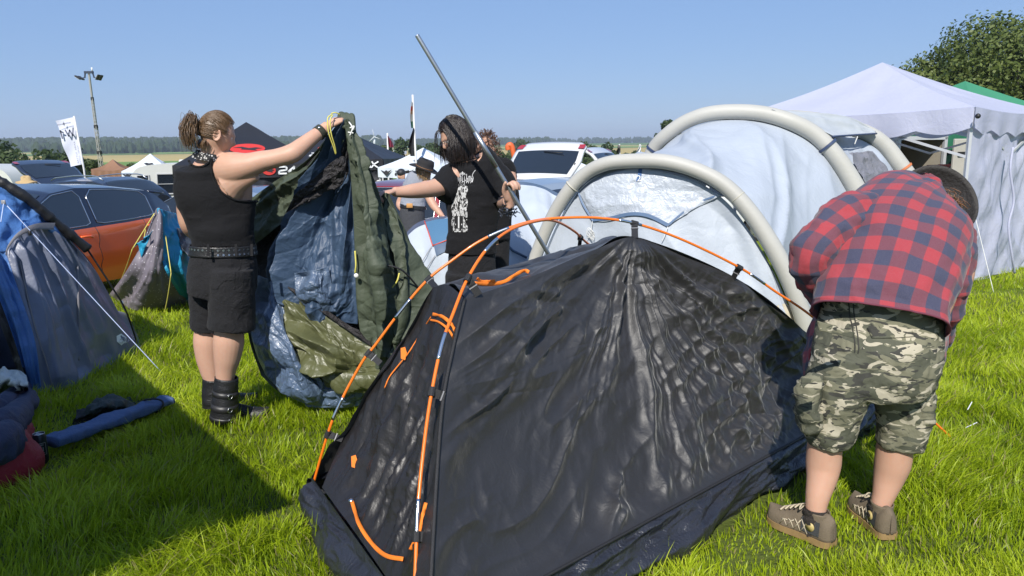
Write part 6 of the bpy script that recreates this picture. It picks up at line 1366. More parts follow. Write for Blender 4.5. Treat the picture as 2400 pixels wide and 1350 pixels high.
def car(label, spec, rear, heading, body, cabin=None, gate=None, cat='car', group=None, extras=()):
    """rear: ground point under the middle of the rear bumper; heading: way the car points"""
    L, W, H = spec['L'], spec['W'], spec['H']; h = np.array([*heading, 0.0]); h /= np.linalg.norm(h); l = np.array([-h[1], h[0], 0]); up = np.array([0, 0, 1.0]); rear = np.asarray(rear, float)
    r2 = rear + h * L; z1 = float(gz(r2[0], r2[1])); pitch = (z1 - rear[2]) / L
    T = lambda x, y, z: rear + h * x + l * y + up * (z + pitch * x)
    root = thing('parked_car', label, cat, rear, group); cabin = cabin or body
    bx, bz = zip(*spec['belt']); tx, tz = zip(*spec['top'])
    plan = lambda x: W / 2 * np.interp(x, [0, .12, .5, 1.3, L - 1.4, L - .5, L - .1, L], [.80, .92, .985, 1, 1, .96, .84, .70])
    def vert(z, zb): return np.interp(z, [.22, .34, .55, zb - .05, zb, H], [.93, .975, 1.0, .975, .955, .72])
    xs = np.unique(np.r_[np.linspace(0, L, 110), [a for w in spec['win'] for a in w]])
    wl, wr_ = spec['wheels'], spec['wr']
    def zlow(x):
        z = .22 + .05 * sstep(.3, 0, x) + .06 * sstep(L - .4, L, x)
        for w in wl:
            d = abs(x - w); R_ = wr_ + .06
            if d < R_: z = max(z, math.sqrt(R_ * R_ - d * d) + wr_)
        return z
    lowrows, uprows, toprows, ish = [], [], [], []
    for x in xs:
        zb, zt = np.interp(x, bx, bz), np.interp(x, tx, tz); zt = max(zt, zb + .004); z0 = zlow(x)
        lo = [(plan(x) * vert(z, zb), z) for z in np.linspace(z0, zb, 12)]
        zr = zb + (zt - zb) * .90; hi = [(plan(x) * vert(z, zb), z) for z in np.linspace(zb, zr, 8)]
        w1 = hi[-1][0]; tp = [(w1 * (1 - t) if t > 0 else w1, zr + (zt - zr) * (1 - (1 - t) ** 3.2)) for t in np.linspace(0, 1, 10)]
        lowrows.append(lo); uprows.append(hi); toprows.append(tp); ish.append(zt - zb < .09)
    mb, cb = MB(), MB()
    ish = np.array(ish)
    for sg in (1, -1):
        g = np.array([[T(x, sg * q[0], q[1]) for q in r] for x, r in zip(xs, lowrows)]); mb.grid(g)
        g2 = np.array([[T(x, sg * q[0], q[1]) for q in r] for x, r in zip(xs, uprows)]); g3 = np.array([[T(x, sg * q[0], q[1]) for q in r] for x, r in zip(xs, toprows)])
        k = ish[:-1] & ish[1:]
        mb.grid(g2, keep=np.repeat(k[:, None], 7, 1)); mb.grid(g3, keep=np.repeat(k[:, None], 9, 1))
        if gate: k2 = (xs[:-1] < gate[0])
        else: k2 = np.zeros(len(k), bool)
        cb.grid(g2, keep=np.repeat((~k)[:, None], 7, 1)); cb.grid(g3, keep=np.repeat((~k & ~k2)[:, None], 9, 1))
    for xe, i in ((0, 0), (L, -1)):
        ring = [T(xe, q[0], q[1]) for q in lowrows[i]]; ring2 = [T(xe, -q[0], q[1]) for q in lowrows[i]]; mb.grid(np.array([ring, ring2]))
    mb.build('body', body, root); cb.build('roof', cabin, root)
    # undertray, bumper strip
    MB().box(T(L / 2, 0, .26), (L * .9, W * .8, .12), Matrix((h, l, up)).transposed().to_4x4()).build('underside', BLKPL, root, smooth=False)
    # side windows
    for sg in (1, -1):
        for i, (a, b_) in enumerate(spec['win']):
            n = 22; rows = []
            for t in np.linspace(0, 1, n):
                x = a + (b_ - a) * t; zb, zt = np.interp(x, bx, bz), np.interp(x, tx, tz); lo = zb + .035; hi_ = zb + (zt - zb) * .86
                e = min(t, 1 - t); rnd = sstep(0, .10, e); hi_ = lo + (hi_ - lo) * (.80 + .20 * rnd) if hi_ > lo + .02 else lo + .02
                lo = lo + (hi_ - lo) * .06 * (1 - rnd)
                rows.append([T(x, sg * (plan(x) * vert(z, zb) + .006), z) for z in np.linspace(lo, hi_, 8)])
            g = np.array(rows); wo = MB().grid(g).build('window', GLASS, root)
            rim = list(g[:, 0]) + list(g[-1, 1:]) + list(g[::-1, -1][1:]) + list(g[0, ::-1][1:]); MB().tube(rim, .007, 5, cap=False).build('window_trim', CHR if 'chrome' in extras else BLKPL, wo)
        # door shut lines, handle, mirror
        for x in ([q[1] + .05 for q in spec['win'][:-1]][-1], spec['win'][-1][1] + .12, spec['win'][0][0] + (.25 if len(spec['win']) == 2 else .5)):
            q = [T(x + .02 * math.sin(k * 2), sg * (plan(x) * vert(z, np.interp(x, bx, bz)) + .003), z) for k, z in enumerate(np.linspace(.36, np.interp(x, bx, bz), 8))]; MB().tube(q, .004, 4).build('door_line', BLKPL, root)
        for x in (spec['win'][-2][0] + .12 if len(spec['win']) == 2 else spec['win'][1][0] + .05, spec['win'][-1][0] + .14):
            z = np.interp(x, bx, bz) - .10; c = T(x, sg * (plan(x) * vert(z, z + .1) + .012), z); k = MB(); k.tube([T(x - .10, sg * (plan(x) * .98 + .002), z - .012), T(x - .05, sg * (plan(x) * .98 + .028), z), T(x + .05, sg * (plan(x) * .98 + .028), z + .004), T(x + .10, sg * (plan(x) * .98 + .004), z)], .014, 8, 14); k.build('door_handle', body, root)
        x = spec['win'][-1][1] - .12; m_ = MB(); c = T(x, sg * (W / 2 + .09), np.interp(x, bx, bz) + .07); m_.ball(c, (.06, .10, .07), Matrix((h, l, up)).transposed()); m_.tube([c, T(x, sg * W / 2 * .95, np.interp(x, bx, bz) + .03)], .025, 8); m_.build('door_mirror', cabin, root)
        for w in wl:
            c = T(w, sg * (W / 2 - .11), wr_); wo = MB(); a = np.linspace(0, 2 * np.pi, 33)[:-1]
            prof = [(-.10, wr_ * .62), (-.10, wr_ * .92), (-.07, wr_), (.07, wr_), (.10, wr_ * .93), (.10, wr_ * .62)]
            wo.grid(np.array([[c + l * p[0] * 1 + (h * math.cos(t) + up * math.sin(t)) * p[1] for t in a] for p in prof]), close_u=True); tyre = wo.build('wheel', TYRE, root)
            rm = MB(); rm.disc(c + l * sg * .05, wr_ * .64, l * sg, 32)
            for k in range(5):
                t = k * 2 * np.pi / 5; rm.bar(c + l * sg * .075, c + l * sg * .075 + (h * math.cos(t) + up * math.sin(t)) * wr_ * .62, .05, .02, up=l)
            rm.build('rim', RIM, tyre, smooth=False)
        # tail and head lamps
        z = np.interp(.1, bx, bz) - .06; k = MB(); g = np.array([[T(x, sg * (plan(x) * vert(zz, 1) + .008), zz) for x in np.linspace(.015, .30, 8)] for zz in np.linspace(z - .13, z + .02, 5)]); k.grid(g)
        if not gate: k.grid(np.array([[T(-.006, sg * y, zz) for y in np.linspace(plan(0) * .55, plan(0), 4)] for zz in np.linspace(z - .13, z + .02, 4)]))
        k.build('tail_lamp', REDL, root)
        z = np.interp(L - .2, bx, bz); k = MB(); k.grid(np.array([[T(x, sg * (plan(x) * vert(zz, 1) + .008), zz) for x in np.linspace(L - .42, L - .03, 8)] for zz in np.linspace(z - .20, z - .04, 4)])); k.build('headlamp', mat('clear_lamp', (.5, .52, .55), .08, .3, coat=1), root)
    # windscreen, rear glass
    def across(x0, x1, nm, frac=.90):
        rows = []
        for x in np.linspace(x0, x1, 14):
            zb, zt = np.interp(x, bx, bz), np.interp(x, tx, tz); zr = zb + (zt - zb) * .90; w1 = plan(x) * vert(zr, zb); t = np.linspace(.12, 1, 10)
            half = [(w1 * (1 - q), zr + (zt - zr) * (1 - (1 - q) ** 3.2) + .006) for q in t]; rows.append([T(x + .004, y, z) for y, z in half] + [T(x + .004, -y, z) for y, z in half[::-1][1:]])
        return MB().grid(np.array(rows)).build(nm, GLASS, root)
    ws = [q for q in spec['top'] if q[0] > L * .5]; across(spec['win'][-1][1] - .30, [x for x, z in spec['top'] if z < np.interp(x, bx, bz) + .07 and x > L * .5][0] - .03, 'windscreen')
    if not gate: across(.05, spec['top'][2][0] + .05, 'rear_window')
    else:
        xg, ang, ln = gate; zt = np.interp(xg, tx, tz); A = np.array([-math.cos(ang), 0, math.sin(ang)]); Nn = np.array([-math.sin(ang), 0, -math.cos(ang)])
        loc = lambda s, y, o: T(xg + A[0] * s + Nn[0] * o, y, zt - .01 + A[2] * s + Nn[2] * o)
        wv = lambda s: W / 2 * np.interp(s, [0, .1, ln * .55, ln * .9, ln], [.66, .72, .86, .82, .66])
        bow = lambda s, y: -.06 * (y / (W / 2)) ** 2 - .30 * np.maximum(0, s / ln - .76) * ln - .03
        def gp(s0, s1, k, off, nm, m_, par):
            g = np.array([[loc(s, y, -bow(s, y) * 1.0 + off) for y in np.linspace(-wv(s) * k, wv(s) * k, 24)] for s in np.linspace(s0, s1, 20)]); o = MB().grid(g).build(nm, m_, par); return o
        go = gp(0, ln, 1, 0, 'tailgate', body, root); q = go.modifiers.new('thickness', 'SOLIDIFY'); q.thickness = .06; q.offset = 1
        gp(ln * .27, ln * .74, .88, -.010, 'rear_window', GLASS, go); gp(.08, ln * .52, .86, .085, 'inner_trim', INTR, go)
        for sg in (1, -1):
            MB().tube([T(xg - .1, sg * W * .36, zt - .35), loc(ln * .5, sg * wv(ln * .5) * .9, .06)], .012, 8).build('gas_strut', BLKPL, go)
            g = np.array([[loc(s, sg * wv(s) * k, -bow(s, wv(s)) - .03) for k in np.linspace(.82, .99, 6)] for s in np.linspace(ln * .80, ln * .92, 5)]); MB().grid(g).build('tail_lamp', REDL, go)
        MB().tube([loc(ln * .70, -.05, .005), loc(ln * .66, .36, -.002)], .010, 6).build('wiper', BLKPL, go)
        MB().box(T(xg * .6 + .25, 0, 1.0), (.5, W * .8, .5), Matrix((h, l, up)).transposed().to_4x4()).build('boot_interior', INTR, root, smooth=False)
    if 'rails' in extras:
        for sg in (1, -1): MB().tube([T(x, sg * W * .34, np.interp(x, tx, tz) + (.05 if .8 < x < 2.6 else .0)) for x in np.linspace(.7, 2.7, 12)], .016, 8).build('roof_rail', mat('silver_rail', (.5, .52, .54), .3, .9), root)
    return root, T
def place(px, py, H, y0=9, y1=70):
    best = None
    for y in np.linspace(y0, min(y1, y0 * 1.7), 200):
        p = P(px, py, y); e = abs(p[2] - H - float(gz(p[0], p[1])))
        if best is None or e < best[0]: best = (e, p, y)
    p = best[1]; return np.array([p[0], p[1], float(gz(p[0], p[1]))])
def centred(c, h, L):
    h = np.array([*h, 0.]); h /= np.linalg.norm(h); r = np.asarray(c) - h * L * .45; r[2] = float(gz(r[0], r[1])); return r
red_or = paint('orange_red_paint', (.92, .15, .022), .0, .26); dkblue = paint('blue_black_paint', (.010, .014, .034), .3, .2); white_p = paint('white_car_paint', (.58, .59, .60), 0, .3); dkgrey = paint('dark_grey_blue_paint', (.030, .042, .075), .5, .28); silver = paint('silver_blue_paint', (.23, .30, .40), .6, .3); dkred = paint('dark_red_paint', (.20, .008, .016), .4, .28); steelb = paint('pale_silver_paint', (.36, .42, .48), .5, .3)
hd = np.array([-.17, -.985]); hd /= np.linalg.norm(hd); lf = np.array([-hd[1], hd[0]])
rc = np.array([-4.97, 11.35]) - lf * .86
oc, OT = car('orange hatchback with black roof and tinted windows, behind the small teal tent', HATCH, (rc[0], rc[1], float(gz(*rc))), hd, red_or, dkblue, extras=('chrome',))
sp = MB(); sp.grid(np.array([[OT(.34 - .26 * t, y, 1.385 + .02 * (1 - t) - .10 * (y / .9) ** 4) for y in np.linspace(-.62, .62, 12)] for t in np.linspace(0, 1, 6)])); q = sp.build('spoiler', dkblue, oc).modifiers.new('thickness', 'SOLIDIFY'); q.thickness = .03
SUV2 = dict(SUV, H=1.84, top=[(x, z * 1.095 if z > 1.1 else z) for x, z in SUV['top']]); c = P(250, 396, 19.5); car('dark blue-grey estate with roof rails and its tailgate up, behind the orange car', SUV2, centred(c, (.9, -.43), 4.5), (.9, -.43), dkgrey, None, gate=(.42, R(34), 1.35), extras=('rails',))
c = np.array([-5.1, 13.5, 0]); car('silver-blue car just behind the orange car, half hidden by the man in the tank top', SEDAN, centred(c, (-.98, .2), 4.4), (-.98, .2), silver)
c = place(40, 429, 1.46, 13); wc_, WT = car('white car at the left edge with a straw hat on its roof', SEDAN, centred(c, (-.9, -.45), 4.4), (-.9, -.45), white_p)
hc_ = P(62, 428, c[1] - .15); st = MB(); st.grid(np.array([[hc_ + np.array([math.cos(a) * r, math.sin(a) * r * .8, z + .02 * math.cos(2 * a)]) for a in np.linspace(0, 2 * np.pi, 30, endpoint=False)] for r, z in ((.17, .0), (.12, .01), (.085, .02), (.08, .08), (.05, .10), (.0, .10))]), close_u=True); o = st.build('straw_hat', mat('straw', (.42, .30, .15), .8, bump=.6, bscale=150)); tag(o, 'straw sun hat lying on the roof of the white car at the left', 'hat')
c = place(905, 413, 1.46, 10.5); car('dark red car with only roof and windows showing beside the flysheet', SEDAN, centred(c, (-.95, .2), 4.4), (-.95, .2), dkred, extras=('chrome',))
hw = (-.5, -.87); c = place(1258, 408, 1.49, 13.5); car('white hatchback with its rear hatch raised, right of the steel pole', HATCH, np.array([c[0] + .1, c[1] + .5, float(gz(c[0], c[1] + .5))]), hw, white_p, gate=(.40, R(46), 1.26))
c = place(1312, 402, 1.46, 14); car('white saloon behind the raised hatch, beside the air tent beam', SEDAN, centred(c, (.95, -.3), 4.4), (.95, -.3), white_p)
VAN2 = dict(VAN, H=1.7, top=[(x, z * .87 if z > 1.2 else z) for x, z in VAN['top']]); c = P(1442, 380, 20); c[2] = float(gz(c[0], c[1])); car('white van with its tailgate raised, far behind the air tent', VAN2, c, (.88, -.47), white_p, gate=(.30, R(46), 1.15), cat='van')
c = place(1250, 416, 1.46, 9.2); car('pale silver car below the raised white hatch', SEDAN, centred(np.array([c[0] + .3, c[1] - .3, 0]), (.55, -.83), 4.4), (.55, -.83), steelb)
# ------------------------------------------------------------------ caravans
def caravan(label, px, py, H, L, heading, y0, windows, groupn='caravans parked along the camp'):
    c = place(px, py, H, y0); h = np.array([*heading, 0.]); h /= np.linalg.norm(h); l = np.array([-h[1], h[0], 0]); up = np.array([0, 0, 1.]); o0 = np.array([c[0], c[1], c[2]]) - h * L / 2; W = 2.1
    root = thing('caravan', label, 'caravan', c, groupn); wh = mat('caravan_shell', (.52, .53, .50), .4, var=.05)
    pr = cr(np.array([(0.05, .55), (.0, 1.0), (.06, 1.6), (.22, H - .22), (.55, H - .05), (L * .3, H), (L * .7, H - .01), (L - .7, H - .10), (L - .25, H - .42), (L - .05, 1.35), (L, .9), (L - .12, .52)]), 60)
    poly = [tuple(q) for q in pr]; k = len(poly); mb = MB()
    for sg in (0, 1): mb.add([o0 + h * p[0] + up * p[1] + l * (W * sg - W / 2) for p in poly], [tuple(range(k))])
    mb.grid(np.array([[o0 + h * p[0] + up * p[1] + l * (W * s - W / 2) for s in np.linspace(0, 1, 6)] for p in poly + poly[:1]])); x = mb.build('shell', wh, root); sharp(x, 40)
    for sg in (-1, 1):
        for (a, b_, z0, z1) in windows:
            wdw = MB(); wdw.grid(np.array([[o0 + h * (a + (b_ - a) * u) + up * (z0 + (z1 - z0) * v) + l * sg * (W / 2 + .012) for u in (0, 1)] for v in (0, 1)])); wo = wdw.build('window', GLASS, root, smooth=False)
            e = [o0 + h * p + up * q + l * sg * (W / 2 + .016) for p, q in ((a, z0), (b_, z0), (b_, z1), (a, z1), (a, z0))]; MB().tube(e, .03, 6).build('window_frame', mat('grey_frame', (.32, .33, .34), .5), wo)
            MB().bar(o0 + h * a + up * (z0 * .5 + z1 * .5) + l * sg * (W / 2 + .02), o0 + h * b_ + up * (z0 * .5 + z1 * .5) + l * sg * (W / 2 + .02), .03, .02).build('window_bar', mat('grey_frame', (.32, .33, .34), .5), wo)
        st = MB(); st.grid(np.array([[o0 + h * p + up * q + l * sg * (W / 2 + .006) for p in np.linspace(.15, L - .2, 6)] for q in (.80, .92)])); st.build('stripe', mat('caravan_stripe', (.22, .24, .27), .5), root, smooth=False)
        wo = MB(); cc = o0 + h * L * .45 + l * sg * (W / 2 - .12) + up * .30; wo.tube([cc - l * .09, cc + l * .09], .30, 24); t_ = wo.build('wheel', TYRE, root); MB().disc(cc + l * sg * .10, .18, l * sg, 20).build('rim', RIM, t_, smooth=False)
    v = MB(); v.box(o0 + h * L * .4 + up * (H + .05), (.5, .5, .12), bev=.04); v.build('roof_vent', wh, root); a = MB(); a.tube([o0 + h * L * .75 + up * H, o0 + h * L * .75 + up * (H + .5)], .012, 6); a.build('aerial', BLKPL, root)
    tb = MB(); tb.bar(o0 + h * L + up * .45, o0 + h * (L + 1.0) + up * .45, .10); tb.build('drawbar', BLKPL, root, smooth=False)
    return root
caravan('large white caravan with dark side window at the left edge of the row', -112, 386, 2.45, 6.2, (1, -.10), 15, [(.35, 1.6, 1.55, 2.1), (2.2, 3.2, 1.55, 2.1), (4.2, 5.4, 1.6, 2.12)])
caravan('cream caravan with propped-open window beside the tank-top man', 478, 381, 2.35, 4.2, (.95, .3), 16, [(.30, .62, 1.5, 2.02), (.85, 1.75, 1.45, 2.05), (2.4, 3.3, 1.5, 2.02)])
# ------------------------------------------------------------------ trailer and crates in the white gazebo
def trailer():
    h = np.array([.95, .3, 0]); h /= np.linalg.norm(h); l = np.array([-h[1], h[0], 0]); up = np.array([0, 0, 1.]); o0 = P(2098, 440, 12.6); o0[2] = float(gz(o0[0], o0[1])) + .35; L, W, H = 0.95, 1.6, 1.55
    top = P(2100, 327, 12.6)[2]; H = top - o0[2]
    root = thing('box_trailer', 'white box trailer standing open under the white gazebo', 'trailer', (o0[0], o0[1], float(gz(o0[0], o0[1]))))
    wp = mat('trailer_panel', (.42, .40, .36), .5); inn = mat('trailer_lining', (.40, .36, .29), .7); m = Matrix((h, l, up)).transposed().to_4x4(); t = .04
    pc = lambda x, y, z: o0 + h * x + l * y + up * z
    b = MB(); b.box(pc(L / 2, W, H / 2), (L, t, H), m); b.box(pc(-t / 2, W / 2, H / 2), (t, W, H), m); b.box(pc(L + t / 2, W / 2, H / 2), (t, W, H), m); b.box(pc(L / 2, W / 2, H + t / 2), (L + .1, W + .05, t), m); b.box(pc(L / 2, W / 2, -t / 2), (L + .1, W, t), m); b.build('box', inn, root, smooth=False)
    f = MB(); [f.box(pc(x, -.01, H / 2), (.06, .05, H + .08), m) for x in (-.02, L + .02)]; f.box(pc(L / 2, -.01, H + .02), (L + .1, .05, .06), m); f.build('door_frame', mat('painted_frame_tube', (.55, .56, .58), .4, .3), root, smooth=False)
    d = MB(); d.box(pc(L + .26, -.16, H / 2), (.42, .05, H), m, .01); do = d.build('door', wp, root, smooth=False)
    for z in (.25, H - .25): MB().box(pc(L + .2, -.20, z), (.16, .03, .07), m).build('hinge', BLKPL, do, smooth=False)
    MB().box(pc(L * .5, .25, .34), (L * .95, .4, .03), m).build('shelf', BLKPL, root, smooth=False)
    for x in (.2, .75): 
        k = MB(); k.tube([pc(x, W * .4, -.16) - h * .05, pc(x, W * .4, -.16) + h * .05], .26, 20); k.build('wheel', TYRE, root)
    rg = np.random.default_rng(2)
    for i, (x, w_, h_, col, lab, z) in enumerate([(.10, .2, .16, (.05, .06, .07), 'black box on the left of the trailer shelf', .36), (.34, .18, .12, (.12, .13, .15), 'grey box on the middle of the trailer shelf', .36), (.62, .26, .18, (.03, .035, .04), 'black case on the right of the trailer shelf', .36)]):
        c = pc(x + w_ / 2, .22, z + h_ / 2); o = MB().box(c, (w_, .2, h_), m, .012).build('storage_box', mat(f'box_{"abc"[i]}_plastic', col, .5), None, smooth=False); tag(o, lab, 'box')
    def crate(px, py, y, col, lab, w_=.3, h_=.28):
        c = P(px, py, y); root = thing('crate', lab, 'crate', c); mm = mat(lab.split()[0] + '_crate_plastic', col, .45)
        b = MB(); 
        for sg in (-1, 1): b.box(c + h * sg * w_ / 2 + up * h_ / 2, (.015, .22, h_), m); b.box(c + l * sg * .11 + up * h_ / 2, (w_, .015, h_), m)
        b.box(c + up * .01, (w_, .22, .02), m); b.box(c + up * h_ - l * .12, (w_ + .02, .02, .03), m); b.build('box', mm, root, smooth=False); k = MB(); k.box(c + up * (h_ * .72) - l * .125, (w_ * .4, .012, .04), m); k.build('handle', BLKPL, root, smooth=False)
    crate(2186, 438, 11.8, (.50, .035, .02), 'red plastic crate in front of the open trailer', .19, .22); crate(2196, 416, 12.2, (.28, .02, .025), 'darker red crate behind the bright red one', .22, .2); crate(2168, 430, 12.0, (.05, .16, .07), 'green crate left of the red crates', .12, .16)
trailer()
# ================================================================== canopies, flags, masts further back
def square(ap, w, ang, dz):
    ap = np.asarray(ap, float); c, s = math.cos(ang), math.sin(ang)
    return [ap + np.array([c * x - s * y, s * x + c * y, -dz]) for x, y in ((-w, -w), (w, -w), (w, w), (-w, w))]
blk_c = fabric('black_canopy_cloth', (.016, .017, .022), .5, wr=.25, wscale=2); wht_c = mat('white_canopy_cloth', (.55, .60, .66), .6, var=.04); brn_c = mat('brown_canopy_cloth', (.22, .115, .065), .7); blue_c = mat('blue_canopy_cloth', (.03, .10, .36), .6)
wprint = mat('white_print', (.72, .74, .76), .6); rprint = mat('red_print', (.50, .03, .025), .6); kprint = mat('black_print', (.02, .02, .024), .6)
GL = {'2': [[(0, 1), (.8, 1), (1, .85), (1, .6), (.85, .5), (.15, .42), (0, .3), (0, 0), (1, 0)]], '4': [[(.75, 0), (.75, 1), (0, .3), (1.05, .3)]], 'M': [[(0, 0), (.12, .9), (.3, 1), (.5, .35), (.72, 1), (.9, .9), (1.05, 0)]], 'X': [[(0, 1), (.35, .5), (0, 0)], [(1.05, 1), (.3, .5), (1.05, 0)]]}
def logo24(mb, fn, x, y, h, w=None):
    w = w or h * 1.05
    for i, ch in enumerate('24MX'): strokes_on(mb, [[(x + (i * 1.28 + p[0] + .12 * p[1]) * w, y + p[1] * h) for p in ln] for ln in GL[ch]], h * .24, fn)
def emblem(root, fn, cx, cy, a, b):
    rp, kp = MB(), MB(); t = np.linspace(0, 2 * np.pi, 40, endpoint=False); rp.add([fn(cx + a * math.cos(k), cy + b * math.sin(k)) for k in t], [tuple(range(40))])
    f2 = lambda x, y: fn(x, y) + np.array([0, -.012, .0])
    kp.add([f2(cx + p[0] * a, cy + p[1] * b) for p in ((-.8, .25), (-.3, .40), (.1, .1), (.5, .25), (.85, .05), (.45, -.12), (.55, -.45), (.1, -.28), (-.35, -.15), (-.3, .08))], [tuple(range(10))])
    kp.build('emblem_figure', kprint, rp.build('emblem', rprint, root, smooth=False), smooth=False)
def word24(root, fn, x, y, h):
    k = MB(); logo24(k, fn, x, y, h); k.build('lettering', wprint, root, smooth=False)
def black_canopy(lab, px, py, y, w, ang, dz, faces, wide):
    ap = P(px, py, y); cs = square(ap, w, ang, dz); root, ctr = gazebo('pavilion', lab, cs, ap, .30, blk_c, mat('painted_frame_tube', (.55, .56, .58), .4, .3), 'black printed canopies', walls=wide, wallm=blk_c, sag=.02)
    for i in faces:
        a, b = cs[i], cs[(i + 1) % 4]; L = np.linalg.norm(b - a); e = (b - a) / L; out = (a + b) / 2 - ctr; out[2] = 0; out /= np.linalg.norm(out); up = np.array([0, 0, 1.])
        fn = lambda x, yy, a=a, e=e, out=out: a + e * x + up * yy + out * .05
        for k in range(2):
            x0 = L * (.14 + .50 * k); emblem(root, fn, x0, -.15, .15, .11); word24(root, fn, x0 + .22, -.23, .155)
        sl = (ap - (a + b) / 2); sl /= np.linalg.norm(sl); nrm = np.cross(e, sl); nrm = nrm if nrm @ out > 0 else -nrm
        fr = lambda x, yy: (a + b) / 2 + e * x + sl * yy + nrm * .03
        emblem(root, fr, 0, .62, .40, .21); word24(root, fr, -.52, .16, .17)
        fw = lambda x, yy, a=a, e=e, out=out: a + e * x + up * yy + out * .16
        word24(root, fw, L * .50, -1.05, .42); emblem(root, fw, L * .42, -.85, .16, .24); wp = MB(); strokes_on(wp, [[(L * .50, -1.22), (L * .50 + 1.2, -1.22)]], .05, fw); wp.build('underline', wprint, root, smooth=False)
black_canopy('black canopy with red emblem and white lettering, peak just right of the tank-top man\'s head', 577, 286, 19, 1.6, R(18), 1.0, (0,), ((0, 0, 1), (1, 0, 1)))
black_canopy('black canopy showing between the flysheet and the flagpole', 800, 302, 23, 1.62, R(-4), .88, (0,), ((0, 0, 1), (3, 0, 1)))
def white_canopy(lab, px, py, y, w, ang, dz, printed, nm='pavilion', m_=wht_c, group='small white canopies'):
    ap = P(px, py, y); cs = square(ap, w, ang, dz); root, ctr = gazebo(nm, lab, cs, ap, .26, m_, mat('painted_frame_tube', (.55, .56, .58), .4, .3), group, sag=.04 if printed else .08)
    if printed:
        up = np.array([0, 0, 1.])
        for i in (0, 1, 3):
            a, b = cs[i], cs[(i + 1) % 4]; L = np.linalg.norm(b - a); e = (b - a) / L; out = (a + b) / 2 - ctr; out[2] = 0; out /= np.linalg.norm(out); fn = lambda x, yy: a + e * x + up * yy + out * .05
            for k in range(3): x0 = L * (.12 + .3 * k); kp = MB(); kp.add([fn(x0 + p[0] * .16, -.14 + p[1] * .10) for p in ((-1, .8), (-.3, .3), (0, .7), (.3, .3), (1, .8), (.35, -.3), (0, -.9), (-.35, -.3))], [tuple(range(8))]); logo24(kp, fn, x0 + .24, -.2, .10) if printed == 2 else None; kp.build('valance_print', kprint, root, smooth=False)
            sl = ap - (a + b) / 2; sl /= np.linalg.norm(sl); nrm = np.cross(e, sl); nrm = nrm if nrm @ out > 0 else -nrm; fr = lambda x, yy: (a + b) / 2 + e * x + sl * yy + nrm * (-.01)
            kp = MB(); kp.add([fr(p[0] * .15, .36 + p[1] * .08) for p in ((-1, .6), (-.4, .9), (.1, .5), (.7, .8), (1, .2), (.4, -.1), (.6, -.8), (0, -.3), (-.5, -.7), (-.45, 0))], [tuple(range(10))])
            kp.build('emblem', kprint, root, smooth=False)
    return root
white_canopy('white peaked canopy with dark bird emblems, right of the flagpole', 992, 346, 21, 1.0, R(-8), .50, 2); white_canopy('white peaked canopy between the light mast and the cream caravan', 352, 360, 24, .72, R(14), .52, 1)
white_canopy('low white canopy between the black T-shirt and the cowboy hat', 1046, 372, 17, .85, R(30), .35, 0); white_canopy('brown canopy at the foot of the light mast', 264, 373, 30, .62, R(10), .36, 0, m_=brn_c, group=None); white_canopy('blue canopy behind the cowboy hat', 1062, 388, 24, .8, R(0), .12, 0, m_=blue_c, group=None)
white_canopy('low grey-white canopy behind the white saloon, left of the van', 1345, 374, 17, .9, R(20), .30, 0); white_canopy('brown canopy among the caravans left of the banner', 82, 374, 34, .5, R(5), .16, 0, m_=brn_c, group=None)
# ------------------------------------------------------------------ banner flag, flagpoles, light mast
def banner():
    y = 20; root = thing('banner_flag', 'tall white feather banner reading W1 in mirror writing, left of the light mast', 'banner', G(198, 470)); a = lambda u, v: P(130 + 44 * u + 35 * v - 16 * u * v, 283 - 9 * u + 108 * v + 3 * u * v, y)
    b = P(198, 404, y); b0 = np.array([b[0] + .02, b[1], float(gz(b[0], b[1]))]); root.location = b0
    g = np.array([[a(u, v) + np.array([0, .04 * math.sin(v * 9 + u * 3) * (1 - u), 0]) for u in np.linspace(0, 1, 16)] for v in np.linspace(0, 1, 30)]); o = MB().grid(g).build('cloth', mat('banner_cloth', (.56, .58, .70), .7, var=.04), root)
    MB().tube([P(173.5, 272, y), P(197, 398, y), b0], .025, 8).build('pole', mat('white_pole', (.6, .6, .6), .4), root)
    f = lambda x, yy: a(x / 44, yy / 108) + np.array([0, -.10, 0]); ink = mat('grey_print_dark', (.10, .11, .16), .7); k = MB()
    strokes_on(k, [[(42, 25), (37.5, 41), (32, 28), (26.5, 41), (21.5, 26)]], 3.3, f); strokes_on(k, [[(9, 25), (9, 43)], [(9.5, 27), (15, 31)]], 4.0, f); k.build('lettering', ink, root, smooth=False); k = MB()
    for i in range(8): t = i * math.pi / 4; strokes_on(k, [[(22, 12), (22 + 5 * math.cos(t) * (1 if i % 2 == 0 else .6), 12 + 5 * math.sin(t) * (1 if i % 2 == 0 else .6))]], 1.2, f)
    for x0 in (6, 27): strokes_on(k, [[(x0 + 2.4 * i, 11), (x0 + 1.4 + 2.4 * i, 11), (x0 + 1.4 + 2.4 * i, 13.5)] for i in range(5)], .8, f)
    k.build('emblem', ink, root, smooth=False); k = MB()
    v, fc = text_pts('BATTLE  ARXA', 1.0); w_ = max(q[0] for q in v) * 2
    k.add([f(38.5 - q[1] * 6.5, 80 - q[0] / w_ * 50) for q in v], fc); k.build('side_lettering', ink, root, smooth=False)
banner()
